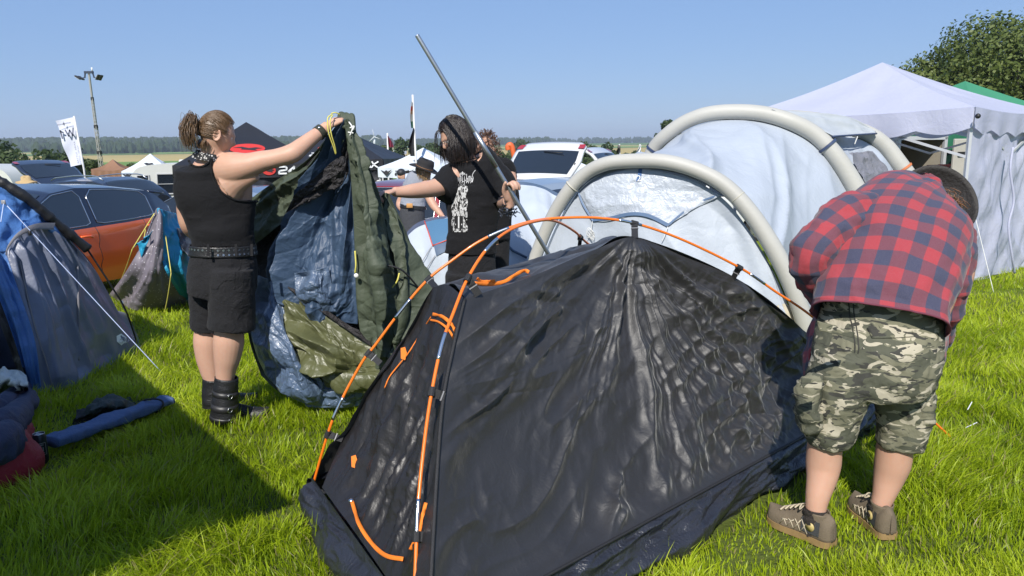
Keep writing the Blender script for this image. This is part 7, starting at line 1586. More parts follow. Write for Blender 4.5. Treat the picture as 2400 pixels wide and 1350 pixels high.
def mast():
    y = 36; b = P(241, 404, y); t = P(208.5, 172, y); b[2] = float(gz(b[0], b[1])); root = thing('light_mast', 'tall lattice light mast with tilted floodlights at its top', 'light mast', b); st = mat('galvanised_lattice', (.38, .37, .33), .5, .4); d = (t - b) / np.linalg.norm(t - b); s1 = np.cross(d, (0, 1, 0)); s1 /= np.linalg.norm(s1); s2 = np.cross(d, s1); L = np.linalg.norm(t - b)
    secs = [(0, .26, .13), (.26, .46, .10), (.44, .64, .08), (.62, .83, .06), (.81, 1.0, .035)]
    for (f0, f1, w) in secs:
        k = MB(); n = max(4, int((f1 - f0) * L / (w * 2.2))); cs = [(1, 0), (-.5, .87), (-.5, -.87)]
        for c in cs: k.bar(b + d * L * f0 + (s1 * c[0] + s2 * c[1]) * w, b + d * L * f1 + (s1 * c[0] + s2 * c[1]) * w, .026)
        for i in range(n):
            for j in range(3):
                c0, c1 = cs[j], cs[(j + 1) % 3]; z0, z1 = f0 + (f1 - f0) * i / n, f0 + (f1 - f0) * (i + 1) / n
                if i % 2: c0, c1 = c1, c0
                k.bar(b + d * L * z0 + (s1 * c0[0] + s2 * c0[1]) * w, b + d * L * z1 + (s1 * c1[0] + s2 * c1[1]) * w, .017)
        k.build('lattice_section', st, root, smooth=False); c = b + d * L * f1; MB().box(c, (.34 * w / .2, .34 * w / .2, .14)).build('collar', BLKPL, root, smooth=False)
    up = np.array([0, 0, 1.]); k = MB(); k.box(t + up * .05, (.40, .12, .10)); [k.bar(t + np.array([sx * .18, 0, 0]), t + np.array([sx * .22, 0, -.20]), .05) for sx in (-1, 1)]; [k.bar(t + np.array([sx * .20, 0, -.19]), t + np.array([sx * .38, 0, -.20]), .04) for sx in (-1, 1)]; k.build('head_frame', mat('dark_steel', (.03, .04, .07), .5), root, smooth=False)
    for sx, sy in ((-1, -1), (-1, 1), (1, -1), (1, 1)):
        c = t + np.array([sx * .46, sy * .13, -.19]); m = (Matrix.Rotation(R(35 if sx < 0 else -58), 4, 'Y')); o = MB().box(c, (.27, .20, .06), m, .015).build('floodlight', BLKPL, root, smooth=False); e = np.array(m.to_3x3() @ Vector((0, 0, -.032))); MB().box(c + e * (1 if sx < 0 else -1), (.24, .17, .01), m).build('lens', mat('lamp_glass', (.55, .54, .48), .15), o, smooth=False)
    MB().tube([t + up * .1 + np.array([.16, 0, 0]), t + up * .26 + np.array([.16, 0, 0])], .035, 8).build('beacon', wprint, root)
    k = MB(); k.box(b + up * .5, (1.6, 1.2, .9), None, .05); k.build('trailer_base', mat('yellow_generator', (.5, .38, .05), .5), root, smooth=False)
mast()
def flagpole(lab, px, py, y, r, flags, lean=0.0, base=None):
    t = P(px, py, y); b = P(px + lean, py + 120, y); d = (b - t) / np.linalg.norm(b - t); k = (float(gz(t[0], t[1])) - t[2]) / d[2]; b = t + d * k; root = thing('flagpole', lab, 'flagpole', b); MB().tube([t, b], r, 8).build('pole', mat('white_pole', (.6, .6, .6), .4), root)
    for pts, m_ in flags:
        q = [[P(*a, y - .03) for a in row] for row in pts]; g, _ = patch(q, 14, 24, lambda U, V, g: .06 * np.sin(U * 9 + V * 3) * y / 20); MB().grid(g).build('flag', m_, root)
t_ = NT('white_red_flag'); sp = t_.N.new('ShaderNodeSeparateXYZ'); t_.L.new(t_.coord('Generated'), sp.inputs[0]); t_.set(Base_Color=t_.ramp(sp.outputs[2], [(0, (.05, .16, .10)), (.25, (.5, .5, .48)), (.52, (.45, .30, .2)), (.66, (.55, .10, .04)), (.80, (.55, .10, .04)), (.82, (.6, .6, .6)), (1, (.6, .6, .62))], 'CONSTANT'), Roughness=.8)
flagpole('tall white flagpole with a white and red flag above a black one', 967, 222, 20, .028, [([[(965, 238), (967, 238)], [(962, 270), (968, 270)], [(964, 300), (970, 300)]], t_.m), ([[(969, 300), (971, 300)], [(959, 335), (971, 335)], [(962, 366), (973, 366)]], kprint)], 6)
flagpole('short pole with a dark red flag beyond the black canopy', 908, 312, 26, .03, [([[(909, 318), (910, 318)], [(910, 330), (918, 332)], [(911, 344), (922, 346)]], mat('maroon_flag', (.22, .02, .05), .8))], 3)
flagpole('thin pole with a black flag beyond the air tent', 1452, 338, 26, .025, [([[(1448, 340), (1453, 340)], [(1446, 350), (1455, 350)], [(1444, 360), (1455, 358)]], kprint)], 1); flagpole('thin pole with a small white flag beyond the air tent', 1500, 338, 22, .02, [([[(1500, 339), (1502, 339)], [(1494, 350), (1503, 350)], [(1490, 356), (1504, 357)]], wprint)], 1)
def windsock():
    y = 26; m_ = mat('orange_inflatable', (.62, .12, .03), .5); root = thing('air_dancer', 'orange hooked inflatable tube left of the raised white hatch', 'inflatable', place(1205, 365, .1, 20)); q = cr(np.array(PP([[(1191, 352, y), (1190, 343, y), (1196, 339, y), (1201, 346, y), (1203, 358, y), (1206, 374, y), (1208, 400, y)]])[0]), 40); q2 = q[-1].copy(); q2[2] = float(gz(q2[0], q2[1])); root.location = q2; MB().tube(list(q) + [q2], .09, 10).build('tube', m_, root); MB().ball(q2 + np.array([0, 0, .15]), (.3, .3, .2)).build('blower', kprint, root)
windsock()
def turbine():
    y = 900; b = P(877, 347, y); t = P(878, 322, y); root = thing('wind_turbine', 'pale wind turbine far away on the horizon', 'wind turbine', b); m_ = mat('turbine_white', (.6, .62, .65), .5); MB().tube([b, t], [1.6, 1.0], 10).build('tower', m_, root); MB().box(t + np.array([0, 0, .6]), (2.2, 5, 2.2), None, .4).build('nacelle', m_, root)
    for k in range(3):
        a = R(100 + 120 * k); MB().tube([t + np.array([0, -3, .6]), t + np.array([math.cos(a) * 9, -3, .6 + math.sin(a) * 9])], [.6, .15], 6).build('blade', m_, root)
turbine()
# ------------------------------------------------------------------ people further back
def hat_woman():
    root = thing('person', 'person in black cowboy hat and grey sleeveless top leaning over behind the dome tent', 'person', G(975, 600)); y = 8.6; sk = SKIN2
    b = MB(); add_closed(b, ring_loft([(988, 408, y, 11, .9), (980, 420, y, 22, .7), (974, 440, y, 27, .6), (970, 465, y, 24, .62), (968, 488, y, 26, .66), (966, 520, y, 28, .7), (966, 550, y, 26, .7)], 40, 26)); hc = P(992, 402, y - .02); hr, hf, hu = head(b, hc, (.85, .25, -.45), (.3, 0, 1), .95)
    add_closed(b, ring_loft([(992, 428, y - .1, 13), (1002, 452, y - .14, 11), (1014, 478, y - .2, 10), (1028, 496, y - .24, 7.5), (1036, 506, y - .26, 6)], 24, 16)); add_closed(b, ring_loft([(958, 430, y + .1, 13), (948, 456, y + .1, 11), (938, 478, y + .1, 10), (945, 492, y - .0, 8)], 24, 16))
    hand(b, P(1035, 505, y - .26), (.5, -.1, -.7), (-.3, -.8, -.3), 1, (.5, .7, .4), .95); hand(b, P(946, 494, y), (.5, -.4, -.4), (0, 0, -1), 1, (.5, .7, .4), .95)
    for px in (956, 976): add_closed(b, ring_loft([(px, 540, y, 16), (px, 600, y, 13), (px + 2, 650, y, 9)], 16, 14))
    remesh(b.build('body', sk, root), .009, 4)
    s = MB(); g = ring_loft([(990, 412, y, 15, .85), (981, 422, y, 24, .7), (974, 440, y, 28.5, .62), (970, 465, y, 26, .65), (968, 486, y, 27, .68)], 50, 50, grow=.012); s.grid(wrinkled(g, .012, 9, 1, 5), close_u=True); s.build('sleeveless_top', fabric('grey_cotton', (.24, .26, .31), .85, wr=.4, wscale=10), root)
    s = MB(); add_closed(s, ring_loft([(968, 482, y, 27, .7), (966, 505, y, 30, .72), (966, 545, y, 29, .74)], 24, 28)); [add_closed(s, ring_loft([(px, 535, y, 17.5), (px, 600, y, 15), (px + 2, 655, y, 12)], 16, 18)) for px in (956, 977)]; so = s.build('jeans', fabric('grey_denim', (.045, .047, .055), .85, wr=.45, wscale=14), root); remesh(so, .012, 3)
    x = MB().grid(ring_loft([(968.3, 480, y, 27.6, .7), (967.6, 488, y, 28, .7)], 4, 40, grow=.014), close_u=True).build('belt', leather_blk, root); MB().box(P(960, 482, y - .145), (.07, .012, .05), None, .003).build('belt_label', mat('tan_label', (.5, .25, .08), .7), x)
    hm = hair_mat('blonde_hair', (.20, .13, .06), (.36, .25, .13)); rg = np.random.default_rng(1); p = []
    for i in range(160): a = rg.uniform(-2.2, 2.2); o = skull_pt(hc, hr, hf, hu, (math.sin(a), -math.cos(a), rg.uniform(.1, .5)), 1.05, .95); p.append([o, o + np.array([0, 0, -.06]) + (o - hc) * .1, o + np.array([rg.normal(0, .01), rg.normal(0, .01), -.13])])
    strand_hair('hair', root, hm, p, .005, 4)
    hu2 = np.array([.35, -.10, .93]); hu2 /= np.linalg.norm(hu2); e1 = np.cross(hu2, (0, 1, 0)); e1 /= np.linalg.norm(e1); e2 = np.cross(hu2, e1); c0 = hc + hu2 * .035; x = MB()
    x.grid(np.array([[c0 + (e1 * math.cos(a) * 1.0 + e2 * math.sin(a)) * r + hu2 * (h + .05 * (math.cos(a) ** 2 if False else math.sin(a) ** 2) * (r - .09) * 6) for a in np.linspace(0, 2 * np.pi, 50, endpoint=False)] for r, h in ((.175, -.012), (.15, -.010), (.12, 0), (.098, .004), (.094, .06), (.085, .10), (.05, .112), (.0, .10))]), close_u=True); o = x.build('hat', mat('black_felt', (.012, .011, .012), .85), root); q = o.modifiers.new('thickness', 'SOLIDIFY'); q.thickness = .004
    a = np.linspace(0, 2 * np.pi, 40); MB().tube([c0 + (e1 * math.cos(t) + e2 * math.sin(t)) * .099 + hu2 * .016 for t in a], .007, 6).build('hat_band', mat('brown_band', (.14, .07, .03), .6), o)
hat_woman()
def hidden_person():
    root = thing('person', 'person in black behind the long-haired man, only curls, shoulder and forearm showing', 'person', G(1165, 730)); y = 6.3
    b = MB(); add_closed(b, ring_loft([(1146, 368, y, 16, .95), (1150, 384, y, 34, .7), (1154, 400, y, 46, .6), (1156, 440, y, 46, .62), (1154, 500, y, 40, .66), (1152, 570, y, 40, .7)], 40, 26)); hc = P(1138, 352, y); hr, hf, hu = head(b, hc, (.3, .9, -.2), s=.98); add_closed(b, ring_loft([(1146, 352, y, 15), (1148, 375, y, 18)], 8, 16))
    add_closed(b, ring_loft([(1186, 392, y, 19), (1196, 420, y - .04, 16), (1199, 440, y - .1, 14), (1194, 450, y - .25, 12)], 24, 18)); hand(b, P(1192, 452, y - .27), (-.2, -.9, .1), (0, 0, -1), 1, (.4, .6, .4))
    for px in (1138, 1170): add_closed(b, ring_loft([(px, 560, y, 24), (px, 660, y, 18), (px, 745, y, 12)], 16, 14))
    remesh(b.build('body', SKIN2, root), .009, 4); s = MB(); add_closed(s, wrinkled(ring_loft([(1147, 372, y, 22, .9), (1151, 385, y, 38, .72), (1155, 402, y, 50, .62), (1156, 440, y, 49, .64), (1154, 500, y, 43, .68), (1152, 560, y, 43, .72)], 50, 40, grow=.01), .012, 8, 1, 3)); add_closed(s, wrinkled(ring_loft([(1172, 385, y, 22), (1186, 395, y, 23), (1193, 412, y, 21)], 20, 24), .008, 12, 1, 4)); s.build('t_shirt', tee_blk, root)
    s = MB(); [add_closed(s, ring_loft([(px, 545, y, 26), (px, 660, y, 21), (px, 748, y, 16)], 16, 18)) for px in (1138, 1170)]; s.build('trousers', denim_blk, root)
    hm = hair_mat('curly_brown_hair', (.05, .025, .015), (.17, .085, .05)); rg = np.random.default_rng(12); p = []
    for i in range(420):
        d = rg.normal(0, 1, 3); d /= np.linalg.norm(d)
        if d[2] < -.35 or d[1] > .5: continue
        o = skull_pt(hc, hr, hf, hu, d, 1.03); k = (o - hc) / np.linalg.norm(o - hc); p.append([o, o + k * .02 + rg.normal(0, .014, 3), o + k * .035 + rg.normal(0, .018, 3), o + k * .03 + rg.normal(0, .02, 3) + np.array([0, 0, -.02])])
    strand_hair('hair', root, hm, p, .004, 4)
hidden_person()
def far_person():
    c = place(940, 394, 1.75, 16); y = c[1]; root = thing('person', 'tiny person in black standing under the white bird-emblem canopy', 'person', c); k = c; b = MB(); w = lambda z, a, dx=0: [k[0] + dx, k[1], k[2] + z, a, a * .6]
    add_closed(b, world_loft([w(1.46, .05), w(1.42, .15), w(1.3, .21), w(1.1, .18), w(.9, .17)], 16, 16)); head(b, np.array([k[0], k[1], k[2] + 1.63]), (.8, -.6, -.1))
    for q in (-1, 1): add_closed(b, world_loft([w(.92, .10, q * .09), w(.5, .075, q * .1), w(.03, .055, q * .1)], 10, 12)); add_closed(b, world_loft([w(1.40, .06, q * .2), w(1.1, .05, q * .25), w(.85, .04, q * .24)], 10, 12))
    remesh(b.build('body', SKIN2, root), .02, 2); s = MB(); add_closed(s, world_loft([w(1.46, .09), w(1.41, .20), w(1.3, .235), w(1.1, .20), w(.85, .20)], 16, 18)); [add_closed(s, world_loft([w(.95, .12, q * .09), w(.5, .095, q * .1), w(.06, .08, q * .1)], 10, 12)) for q in (-1, 1)]; [add_closed(s, world_loft([w(1.40, .075, q * .2), w(1.1, .065, q * .25)], 8, 12)) for q in (-1, 1)]; s.build('clothes', tee_blk, root); MB().ball(np.array([k[0], k[1], k[2] + 1.70]), (.095, .11, .09)).build('hair', kprint, root)
far_person()
# ================================================================== trees, hedges, far woods, farm
def leaf_mat(name, a, b):
    t = NT(name); at = t.N.new('ShaderNodeAttribute'); at.attribute_name = 'tone'; c = t.mix(at.outputs['Fac'], a, b); t.set(Base_Color=c, Roughness=.5, Specular_IOR_Level=.3)
    tr = t.new('ShaderNodeBsdfTranslucent'); t.put(tr.inputs[0], c); ms = t.N.new('ShaderNodeMixShader'); ms.inputs[0].default_value = .3; t.L.new(t.b.outputs[0], ms.inputs[1]); t.L.new(tr.outputs[0], ms.inputs[2]); t.L.new(ms.outputs[0], t.out.inputs[0]); return t.m
OAK = leaf_mat('oak_leaves', (.055, .088, .020), (.145, .180, .046)); BUSH = leaf_mat('bush_leaves', (.030, .055, .018), (.075, .105, .035)); BARK = mat('bark', (.07, .055, .042), .9, var=.3, bump=.8, bscale=20)
def leaves(name, parent, m, centres, radii, n, size, seed, flat=.75):
    r = np.random.default_rng(seed); k = len(centres); w = np.array(radii) ** 2; idx = r.choice(k, n, p=w / w.sum()); d = r.normal(0, 1, (n, 3)); d /= np.linalg.norm(d, axis=1, keepdims=True); rad = r.uniform(.55, 1.0, n) ** .6
    rad = rad * (1 + .25 * fbm(d * 2.2 + idx[:, None] * 3.7, 2, seed)); p = np.array(centres)[idx] + d * (np.array(radii)[idx] * rad)[:, None] * np.array([1, 1, flat])
    u = r.normal(0, 1, (n, 3)) ; u -= d * (u * d).sum(1, keepdims=True) * .6; u /= np.linalg.norm(u, axis=1, keepdims=True); v = np.cross(u, d + r.normal(0, .5, (n, 3))); v /= np.linalg.norm(v, axis=1, keepdims=True)
    s = size * r.uniform(.6, 1.4, n)[:, None]; V = np.stack([p - u * s, p - v * s * .55 + d * s * .1, p + u * s, p + v * s * .55 + d * s * .1], 1).reshape(-1, 3)
    me = bpy.data.meshes.new(name); me.vertices.add(n * 4); me.loops.add(n * 4); me.polygons.add(n); me.vertices.foreach_set('co', V.astype(np.float32).ravel()); me.loops.foreach_set('vertex_index', np.arange(n * 4, dtype=np.int32)); me.polygons.foreach_set('loop_start', np.arange(n, dtype=np.int32) * 4); me.update(calc_edges=True)
    tone = np.clip(.5 + r.normal(0, .2, n) + .35 * _hash(idx, idx * 0, idx * 0, seed) , 0, 1); at = me.attributes.new('tone', 'FLOAT', 'POINT'); at.data.foreach_set('value', np.repeat(tone, 4).astype(np.float32)); me.materials.append(m); return link(name, me, parent)
def tree(name, label, base, h, crown_r, n, size, m, seed, clumps=26, cat='tree', group=None, trunk=.3, zlo=.30, squash=.8):
    r = np.random.default_rng(seed); base = np.asarray(base, float); root = thing(name, label, cat, base, group); cs, rs, limbs = [], [], MB()
    limbs.tube([base - np.array([0, 0, .3]), base + np.array([.1, 0, h * .3]), base + np.array([-.1, .1, h * .62])], [trunk, trunk * .75, trunk * .35], 10, 12)
    for i in range(clumps):
        a = r.uniform(0, 2 * np.pi); zz = r.uniform(zlo, 1) ; prof = math.sqrt(max(0.05, 1 - ((zz - zlo - (1 - zlo) * .42) / ((1 - zlo) * .62)) ** 2)); rr = crown_r * prof * math.sqrt(r.uniform(.25, 1)) * .8
        c = base + np.array([math.cos(a) * rr, math.sin(a) * rr, h * zz * .92]); cs.append(c); rs.append(crown_r * r.uniform(.22, .36))
        if i % 2 == 0: limbs.tube([base + np.array([0, 0, h * min(.55, zz * .55)]), (base + c) / 2 + np.array([0, 0, h * .12]), c], [trunk * .3, trunk * .18, trunk * .05], 6, 8)
    limbs.build('trunk', BARK, root); leaves('crown', root, m, cs, rs, n, size, seed, squash); return root
tree('broadleaf_tree', 'huge dark green broadleaf tree rising behind the green gazebo at the right edge', [P(2372, 300, 40)[0], 40, float(gz(P(2372, 300, 40)[0], 40))], 8.8, 6.4, 100000, .105, OAK, 3, 84, trunk=.55, zlo=.22)
t2 = P(2185, 260, 46); tree('broadleaf_tree', 'lower broadleaf tree left of the huge one, just above the white gazebo peak', [t2[0], 44, float(gz(t2[0], 44))], 6.4, 4.2, 40000, .105, OAK, 5, 40, trunk=.4, zlo=.2)
t3 = P(1570, 300, 70); tree('broadleaf_tree', 'small lone tree showing over the top of the air tent beam', [t3[0], 70, float(gz(t3[0], 70))], P(1570, 277, 70)[2] - float(gz(t3[0], 70)), 1.6, 5000, .16, BUSH, 8, 20)
rb = np.random.default_rng(31)
hg = 'bushes and trees beyond the camp'
spots = [(40, 333, 62, 7.0, 'broad dark bush at the left edge beyond the caravans'), (-30, 328, 66, 6.5, 'dark bush cut off by the left edge'), (150, 342, 70, 3.4, 'narrow bush behind the lower part of the banner'), (222, 372, 48, 1.6, 'low bush left of the light mast'), (300, 384, 46, 1.5, 'low bush right of the light mast'), (420, 384, 46, 1.4, 'low bush above the cream caravan'),
         (868, 338, 150, 6, 'tree on the skyline above the black canopy edge'), (900, 342, 120, 4.5, 'tree behind the dark red flag'), (952, 330, 140, 6, 'taller tree left of the flagpole'), (990, 330, 150, 6.5, 'round tree right of the flagpole top'), (1016, 338, 130, 5, 'tree left of the dark-haired man'), (1036, 346, 120, 4, 'bush at the dark-haired man\'s shoulder'),
         (1158, 352, 110, 4.0, 'bush right of the dark-haired man'), (1180, 358, 105, 3.4, 'lower bush near the orange tube'), (1215, 332, 300, 9, 'far tree left of the raised hatch'), (1232, 330, 310, 9, 'far tree touching the raised hatch'), (1375, 334, 160, 6, 'tree right of the raised hatch'), (1410, 338, 150, 6, 'tree beyond the white van tailgate'), (1430, 348, 130, 4, 'bush right of the van tailgate'), (1480, 356, 110, 3, 'bush at the left foot of the tall air beam'), (1360, 350, 120, 4, 'bush between the hatch and the van')]
for i, (px, py, y, r_, lab) in enumerate(spots):
    p = P(px, py, y); g0 = float(gz(p[0], p[1])); h = max(2.0, p[2] - g0); tree('leafy_bush' if h < 5 else 'broadleaf_tree', lab, [p[0], y, g0], h, r_ * .62, 3000 if y < 80 else 1800, .055 * y ** .5 * .5, BUSH, 40 + i, 16, 'bush' if h < 5 else 'tree', hg, .15, .08)
def far_wood():
    r = np.random.default_rng(9); vs, fs, n = [], [], 0
    def row(az0, az1, dist, k, hmin, hmax, dz=0):
        nonlocal n
        for i in range(k):
            az = r.uniform(az0, az1); d = dist * r.uniform(.96, 1.06); x, y = math.sin(az) * d, math.cos(az) * d; z = float(gz(x, y)) + dz; h = r.uniform(hmin, hmax); w = h * r.uniform(.20, .34); con = r.random() < .55; m = 7
            prof = [(0, .7), (.35, 1.0), (.7, .55), (1, .04)] if con else [(0, .6), (.4, 1.25), (.75, 1.05), (1, .3)]
            for f, s in prof: 
                for j in range(m): a = j * 2 * math.pi / m; vs.append((x + math.cos(a) * w * s * r.uniform(.7, 1.25), y + math.sin(a) * w * s * r.uniform(.7, 1.25), z + h * f))
            for q in range(3):
                for j in range(m): fs.append((n + q * m + j, n + q * m + (j + 1) % m, n + (q + 1) * m + (j + 1) % m, n + (q + 1) * m + j))
            fs.append(tuple(n + 3 * m + j for j in range(m))); n += 4 * m
    row(-.68, -.17, 1400, 3600, 10, 22); row(-.68, -.17, 1340, 1200, 9, 15); row(-.5, -.30, 1000, 260, 9, 16); row(-.20, .05, 1750, 500, 10, 18); row(-.1, .75, 2400, 1100, 12, 20); row(-.56, -.44, 900, 120, 8, 13); row(-.36, -.2, 860, 150, 6, 12)
    m_ = NT('far_woodland'); m_.set(Base_Color=m_.mix(m_.noise(.02, 4), (.022, .040, .022), (.050, .072, .030)), Roughness=.9, Specular_IOR_Level=.1); o = MB().add(vs, fs).build('far_wood', m_.m, smooth=False); tag(o, 'dark wooded ridge along the horizon', 'wood', None, 'stuff')
far_wood()
def farm(lab, px, py, y, L, col):
    b = G(px, py + 7); root = thing('farm_building', lab, 'building', b); d = np.array([1, .2, 0]) / 1.02; l = np.array([-.2, 1, 0]) / 1.02; up = np.array([0, 0, 1.]); b[2] = float(gz(b[0], b[1])) ; H = 4.2
    k = MB(); k.box(b + up * (H * .25), (L, L * .35, H * .5), Matrix((d, l, up)).transposed().to_4x4()); k.build('wall', mat('farm_wall', (.42, .38, .33), .8), root, smooth=False)
    k = MB(); k.prism([(-L * .2, H * .5), (L * .2, H * .5), (0, H)], l, up, d * L * 1.05, b - d * L * .525); k.build('roof', mat(f'{col}_tiles', (.30, .10, .06) if col == 'red' else (.22, .25, .30), .8), root, smooth=False)
farm('long red-roofed farm building in the fields right of the light mast', 265, 344, 520, 26, 'red'); farm('small red-roofed farm building further right in the fields', 405, 346, 560, 8, 'red'); farm('grey-roofed barn below the trees left of the flagpole', 938, 362, 120, 7, 'grey'); farm('small red-roofed building behind the banner', 72, 346, 560, 12, 'red')

def haze():
    t = NT('summer_haze'); t.N.remove(t.b); v = t.new('ShaderNodeVolumePrincipled'); v.inputs['Color'].default_value = (.80, .88, 1, 1); v.inputs['Density'].default_value = HAZE; v.inputs['Anisotropy'].default_value = .2; t.L.new(v.outputs[0], t.out.inputs['Volume'])
    lo, hi = -9.5, 42; m = MB(); m.box((0, 1300, (lo + hi) / 2), (4400, 2900, hi - lo)); o = m.build('haze', t.m, smooth=False); tag(o, 'thin summer haze over the fields', 'haze', None, 'stuff')
HAZE = 0.00030
haze()
# ================================================================== things on the grass at the left
def small_things():
    # long blue folded bundle
    a, b = G(118, 1036, .075), G(392, 938, .075); TRAMPLE.extend([(*(a + (b - a) * f)[:2], .30, .55) for f in (0, .2, .4, .6, .8, 1)]); root = thing('folded_bundle', 'long narrow blue roll of folded cloth lying on the shaded grass', 'bundle', G(250, 990)); t = (b - a) / np.linalg.norm(b - a); s = np.cross(t, (0, 0, 1)); blue = fabric('dusty_blue_cloth', (.075, .125, .25), .8, wr=.5, wscale=12)
    rows = []
    L = np.linalg.norm(b - a)
    for x in np.linspace(0, 1, 60):
        c = a + (b - a) * x; w = .066 * (1 + .06 * math.sin(x * 17)); h = .030 * (1 + .15 * math.sin(x * 11 + 1)); row = []
        for k in np.linspace(0, 2 * np.pi, 28, endpoint=False):
            ca, sa = math.cos(k), math.sin(k); row.append(c + s * math.copysign(abs(ca) ** .55, ca) * w + np.array([0, 0, 1.]) * (math.copysign(abs(sa) ** .6, sa) * h))
        rows.append(row)
    g = wrinkled(np.array(rows), .010, 12, 1, 3); k = MB(); add_closed(k, g); k.build('cloth', blue, root)
    c = a + (b - a) * .86; k = MB(); k.tube([c + s * math.cos(q) * .076 + np.array([0, 0, 1]) * math.sin(q) * .042 + t * .02 * math.sin(q * 2) for q in np.linspace(0, 2 * np.pi, 30)], .006, 6); k.build('tie_cord', mat('black_webbing', (.015, .015, .017), .6), root)
    # dark bag behind it
    TRAMPLE.append((*G(255, 985)[:2], .45, .5)); root = thing('dark_bag', 'empty dark green and black bag behind the blue bundle', 'bag', G(255, 975)); dg = fabric('dark_green_bag_cloth', (.022, .034, .030), .7, wr=.5, wscale=10); bk = fabric('black_bag_cloth', (.010, .010, .011), .7, wr=.5, wscale=10)
    g, _ = patch(np.array([[G(168, 992), G(215, 990), G(270, 985), G(335, 968)], [G(180, 985, .02), G(220, 958, .13), G(262, 945, .14), G(325, 955, .04)], [G(205, 955), G(235, 938, .05), G(270, 930, .04), G(318, 940)]]), 60, 40, lambda U, V, g: fbm(g * 12, 3, 3) * .02 + crumple(g * 10, 2, 4) * .01); MB().grid(g).build('body', dg, root)
    g, _ = patch(np.array([[G(165, 1000), G(200, 1002), G(240, 998)], [G(176, 975, .06), G(205, 968, .08), G(245, 965, .05)], [G(190, 962), G(215, 955, .03), G(255, 955)]]), 40, 30, lambda U, V, g: fbm(g * 14, 3, 6) * .02); MB().grid(g).build('lining', bk, root)
    g, _ = patch(np.array([[G(300, 985), G(340, 970), G(375, 950)], [G(310, 960, .07), G(345, 950, .07), G(372, 935, .05)], [G(318, 945), G(345, 935), G(372, 925)]]), 40, 30, lambda U, V, g: fbm(g * 14, 3, 9) * .02); MB().grid(g).build('flap', bk, root)
    # red and navy padded jacket
    root = thing('padded_jacket', 'red and navy padded jacket heaped at the left edge beside the can', 'jacket', G(30, 1105)); red = fabric('red_jacket_cloth', (.22, .010, .022), .6, wr=.5, wscale=9); nav = fabric('navy_jacket_cloth', (.030, .040, .085), .7, wr=.5, wscale=9)
    def lump(pts, r, m_, nm, fl=.7, quilt=0):
        c = cr(np.array(pts), 50); rr = np.interp(np.linspace(0, 1, 50), np.linspace(0, 1, len(r)), r); 
        if quilt: rr = rr * (1 - .10 * np.abs(np.cos(np.linspace(0, quilt * np.pi, 50))) ** 8)
        k = MB(); gg = world_loft(np.column_stack([c, rr, rr * fl]), 50, 30, 2.2); add_closed(k, wrinkled(gg, .016, 9, 1, len(r) + 3, .004)); k.build(nm, m_, root)
    lump([G(-70, 1105, .06), G(-18, 1088, .14), G(20, 1068, .14), G(52, 1032, .06)], [.10, .17, .17, .07], red, 'body'); lump([G(-30, 1040, .14), G(20, 1022, .18), G(60, 1000, .10)], [.11, .12, .06], red, 'body_fold')
    lump([G(-60, 1045, .20), G(-10, 1010, .27), G(30, 985, .22), G(68, 930, .08)], [.08, .085, .08, .055], nav, 'sleeve', .9, 4); lump([G(-50, 985, .16), G(0, 960, .16), G(40, 925, .10), G(60, 905, .05)], [.07, .07, .065, .05], nav, 'sleeve', .9, 4); lump([G(-70, 1080, .22), G(-30, 1050, .28), G(10, 1035, .26), G(36, 1040, .16)], [.09, .10, .10, .06], nav, 'collar', .8)
    # can
    c = G(101, 1094); c[2] += .02; TRAMPLE.extend([(c[0], c[1], .2, .35), (c[0] + .05, c[1] - .15, .2, .4)]); root = thing('drinks_can', 'dark drinks can standing upright by the red jacket', 'can', c); r = .033; h = .163; body = mat('dark_can_print', (.020, .028, .038), .3, .6, var=.2); al = mat('aluminium', (.55, .56, .58), .25, 1)
    pr = [(0, .024), (.006, .028), (.014, r), (h - .02, r), (h - .008, .029), (h, .0265)]
    MB().grid(np.array([[c + np.array([math.cos(a) * q, math.sin(a) * q, z]) for a in np.linspace(0, 2 * np.pi, 40, endpoint=False)] for z, q in pr]), close_u=True).build('body', body, root)
    k = MB(); k.disc(c + np.array([0, 0, h - .004]), .0255, (0, 0, 1), 32); k.build('lid', al, root); k = MB(); a = np.linspace(0, 2 * np.pi, 32); k.tube([c + np.array([math.cos(q) * .0265, math.sin(q) * .0265, h]) for q in a], .0018, 6); k.build('rim', al, root); k = MB(); k.tube([c + np.array([.012 * math.cos(q), -.002 + .008 * math.sin(q), h + .001]) for q in a], .0014, 5); k.build('ring_pull', al, root)
    az0 = math.atan2(-c[1], -c[0]); fn = lambda x, y: c + np.array([math.cos(az0 + x / r) * (r + .0006), math.sin(az0 + x / r) * (r + .0006), y]); pw = mat('silver_can_print', (.40, .42, .44), .4, .5); k = MB()
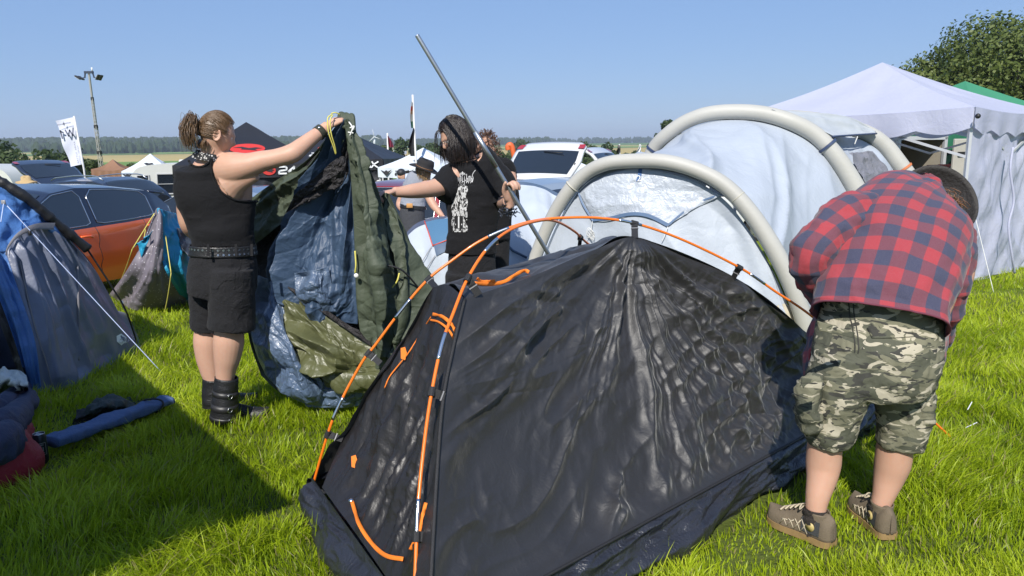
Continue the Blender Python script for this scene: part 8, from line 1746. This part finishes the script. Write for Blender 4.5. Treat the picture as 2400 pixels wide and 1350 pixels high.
    bx = [(-.026, .055), (.026, .055), (.026, .118), (-.026, .118), (-.026, .055)]; strokes_on(k, [[(bx[i][0] * (1 - t) + bx[i + 1][0] * t, bx[i][1] * (1 - t) + bx[i + 1][1] * t) for t in np.linspace(0, 1, 6)] for i in range(4)], .0022, fn)
    text_on(k, 'JAMES', .012, lambda x, y: fn(x, .108 + y)); text_on(k, '6II', .030, lambda x, y: fn(x, .085 + y)); text_on(k, 'ABV', .010, lambda x, y: fn(x + .010, .064 + y)); k.build('lettering', pw, root, smooth=False)
    # thin white plastic strips in the grass on the right
    for i, q in enumerate((((2268, 960), (2278, 942)), ((2262, 1003), (2290, 990)))):
        a, b = G(*q[0], .07), G(*q[1], .09); k = MB(); k.bar(a, b, .005, .002); o = k.build('plastic_strip', mat('white_plastic', (.7, .7, .7), .4), None, smooth=False); tag(o, ('upper' if i == 0 else 'lower') + ' white plastic strip caught in the grass right of the orange pole tip', 'litter')
small_things()
# ------------------------------------------------------------------ unseen awning beside the camera, added and shaped to shade the left foreground
def awning():
    zt = 2.35; off = lambda g: g + (-SUN_DIR) * ((zt - g[2]) / -(-SUN_DIR)[2] * -1)
    top = lambda px, py: (lambda g: g + (-SUN_DIR) * (zt - g[2]) / (-SUN_DIR)[2])(G(px, py))
    A = top(686, 1178); B = top(300, 850); C = top(300, 1345)
    B2 = A + (B - A) * 2.4; C2 = A + (C - A) * 3.2; D = B2 + C2 - A
    root = thing('unseen_awning', 'large dark awning stretched beside the camera, its shade lying over the left foreground', 'awning', (D[0] * .5 + A[0] * .5, D[1] * .5 + A[1] * .5, 0))
    cv = fabric('dark_awning_cloth', (.05, .06, .07), .7, wr=.3, wscale=3)
    g, _ = patch([[A, A * .5 + B2 * .5, B2], [A * .5 + C2 * .5, (A + D) / 2 + np.array([0, 0, .15]), B2 * .5 + D * .5], [C2, C2 * .5 + D * .5, D]], 30, 30); o = MB().grid(g).build('canopy', cv, root); q = o.modifiers.new('thickness', 'SOLIDIFY'); q.thickness = .003
    for p in (B2, C2, D): MB().bar([p[0], p[1], float(gz(p[0], p[1]))], p, .03).build('pole', grey_leg, root, smooth=False)
    return root
awning()
make_grass()
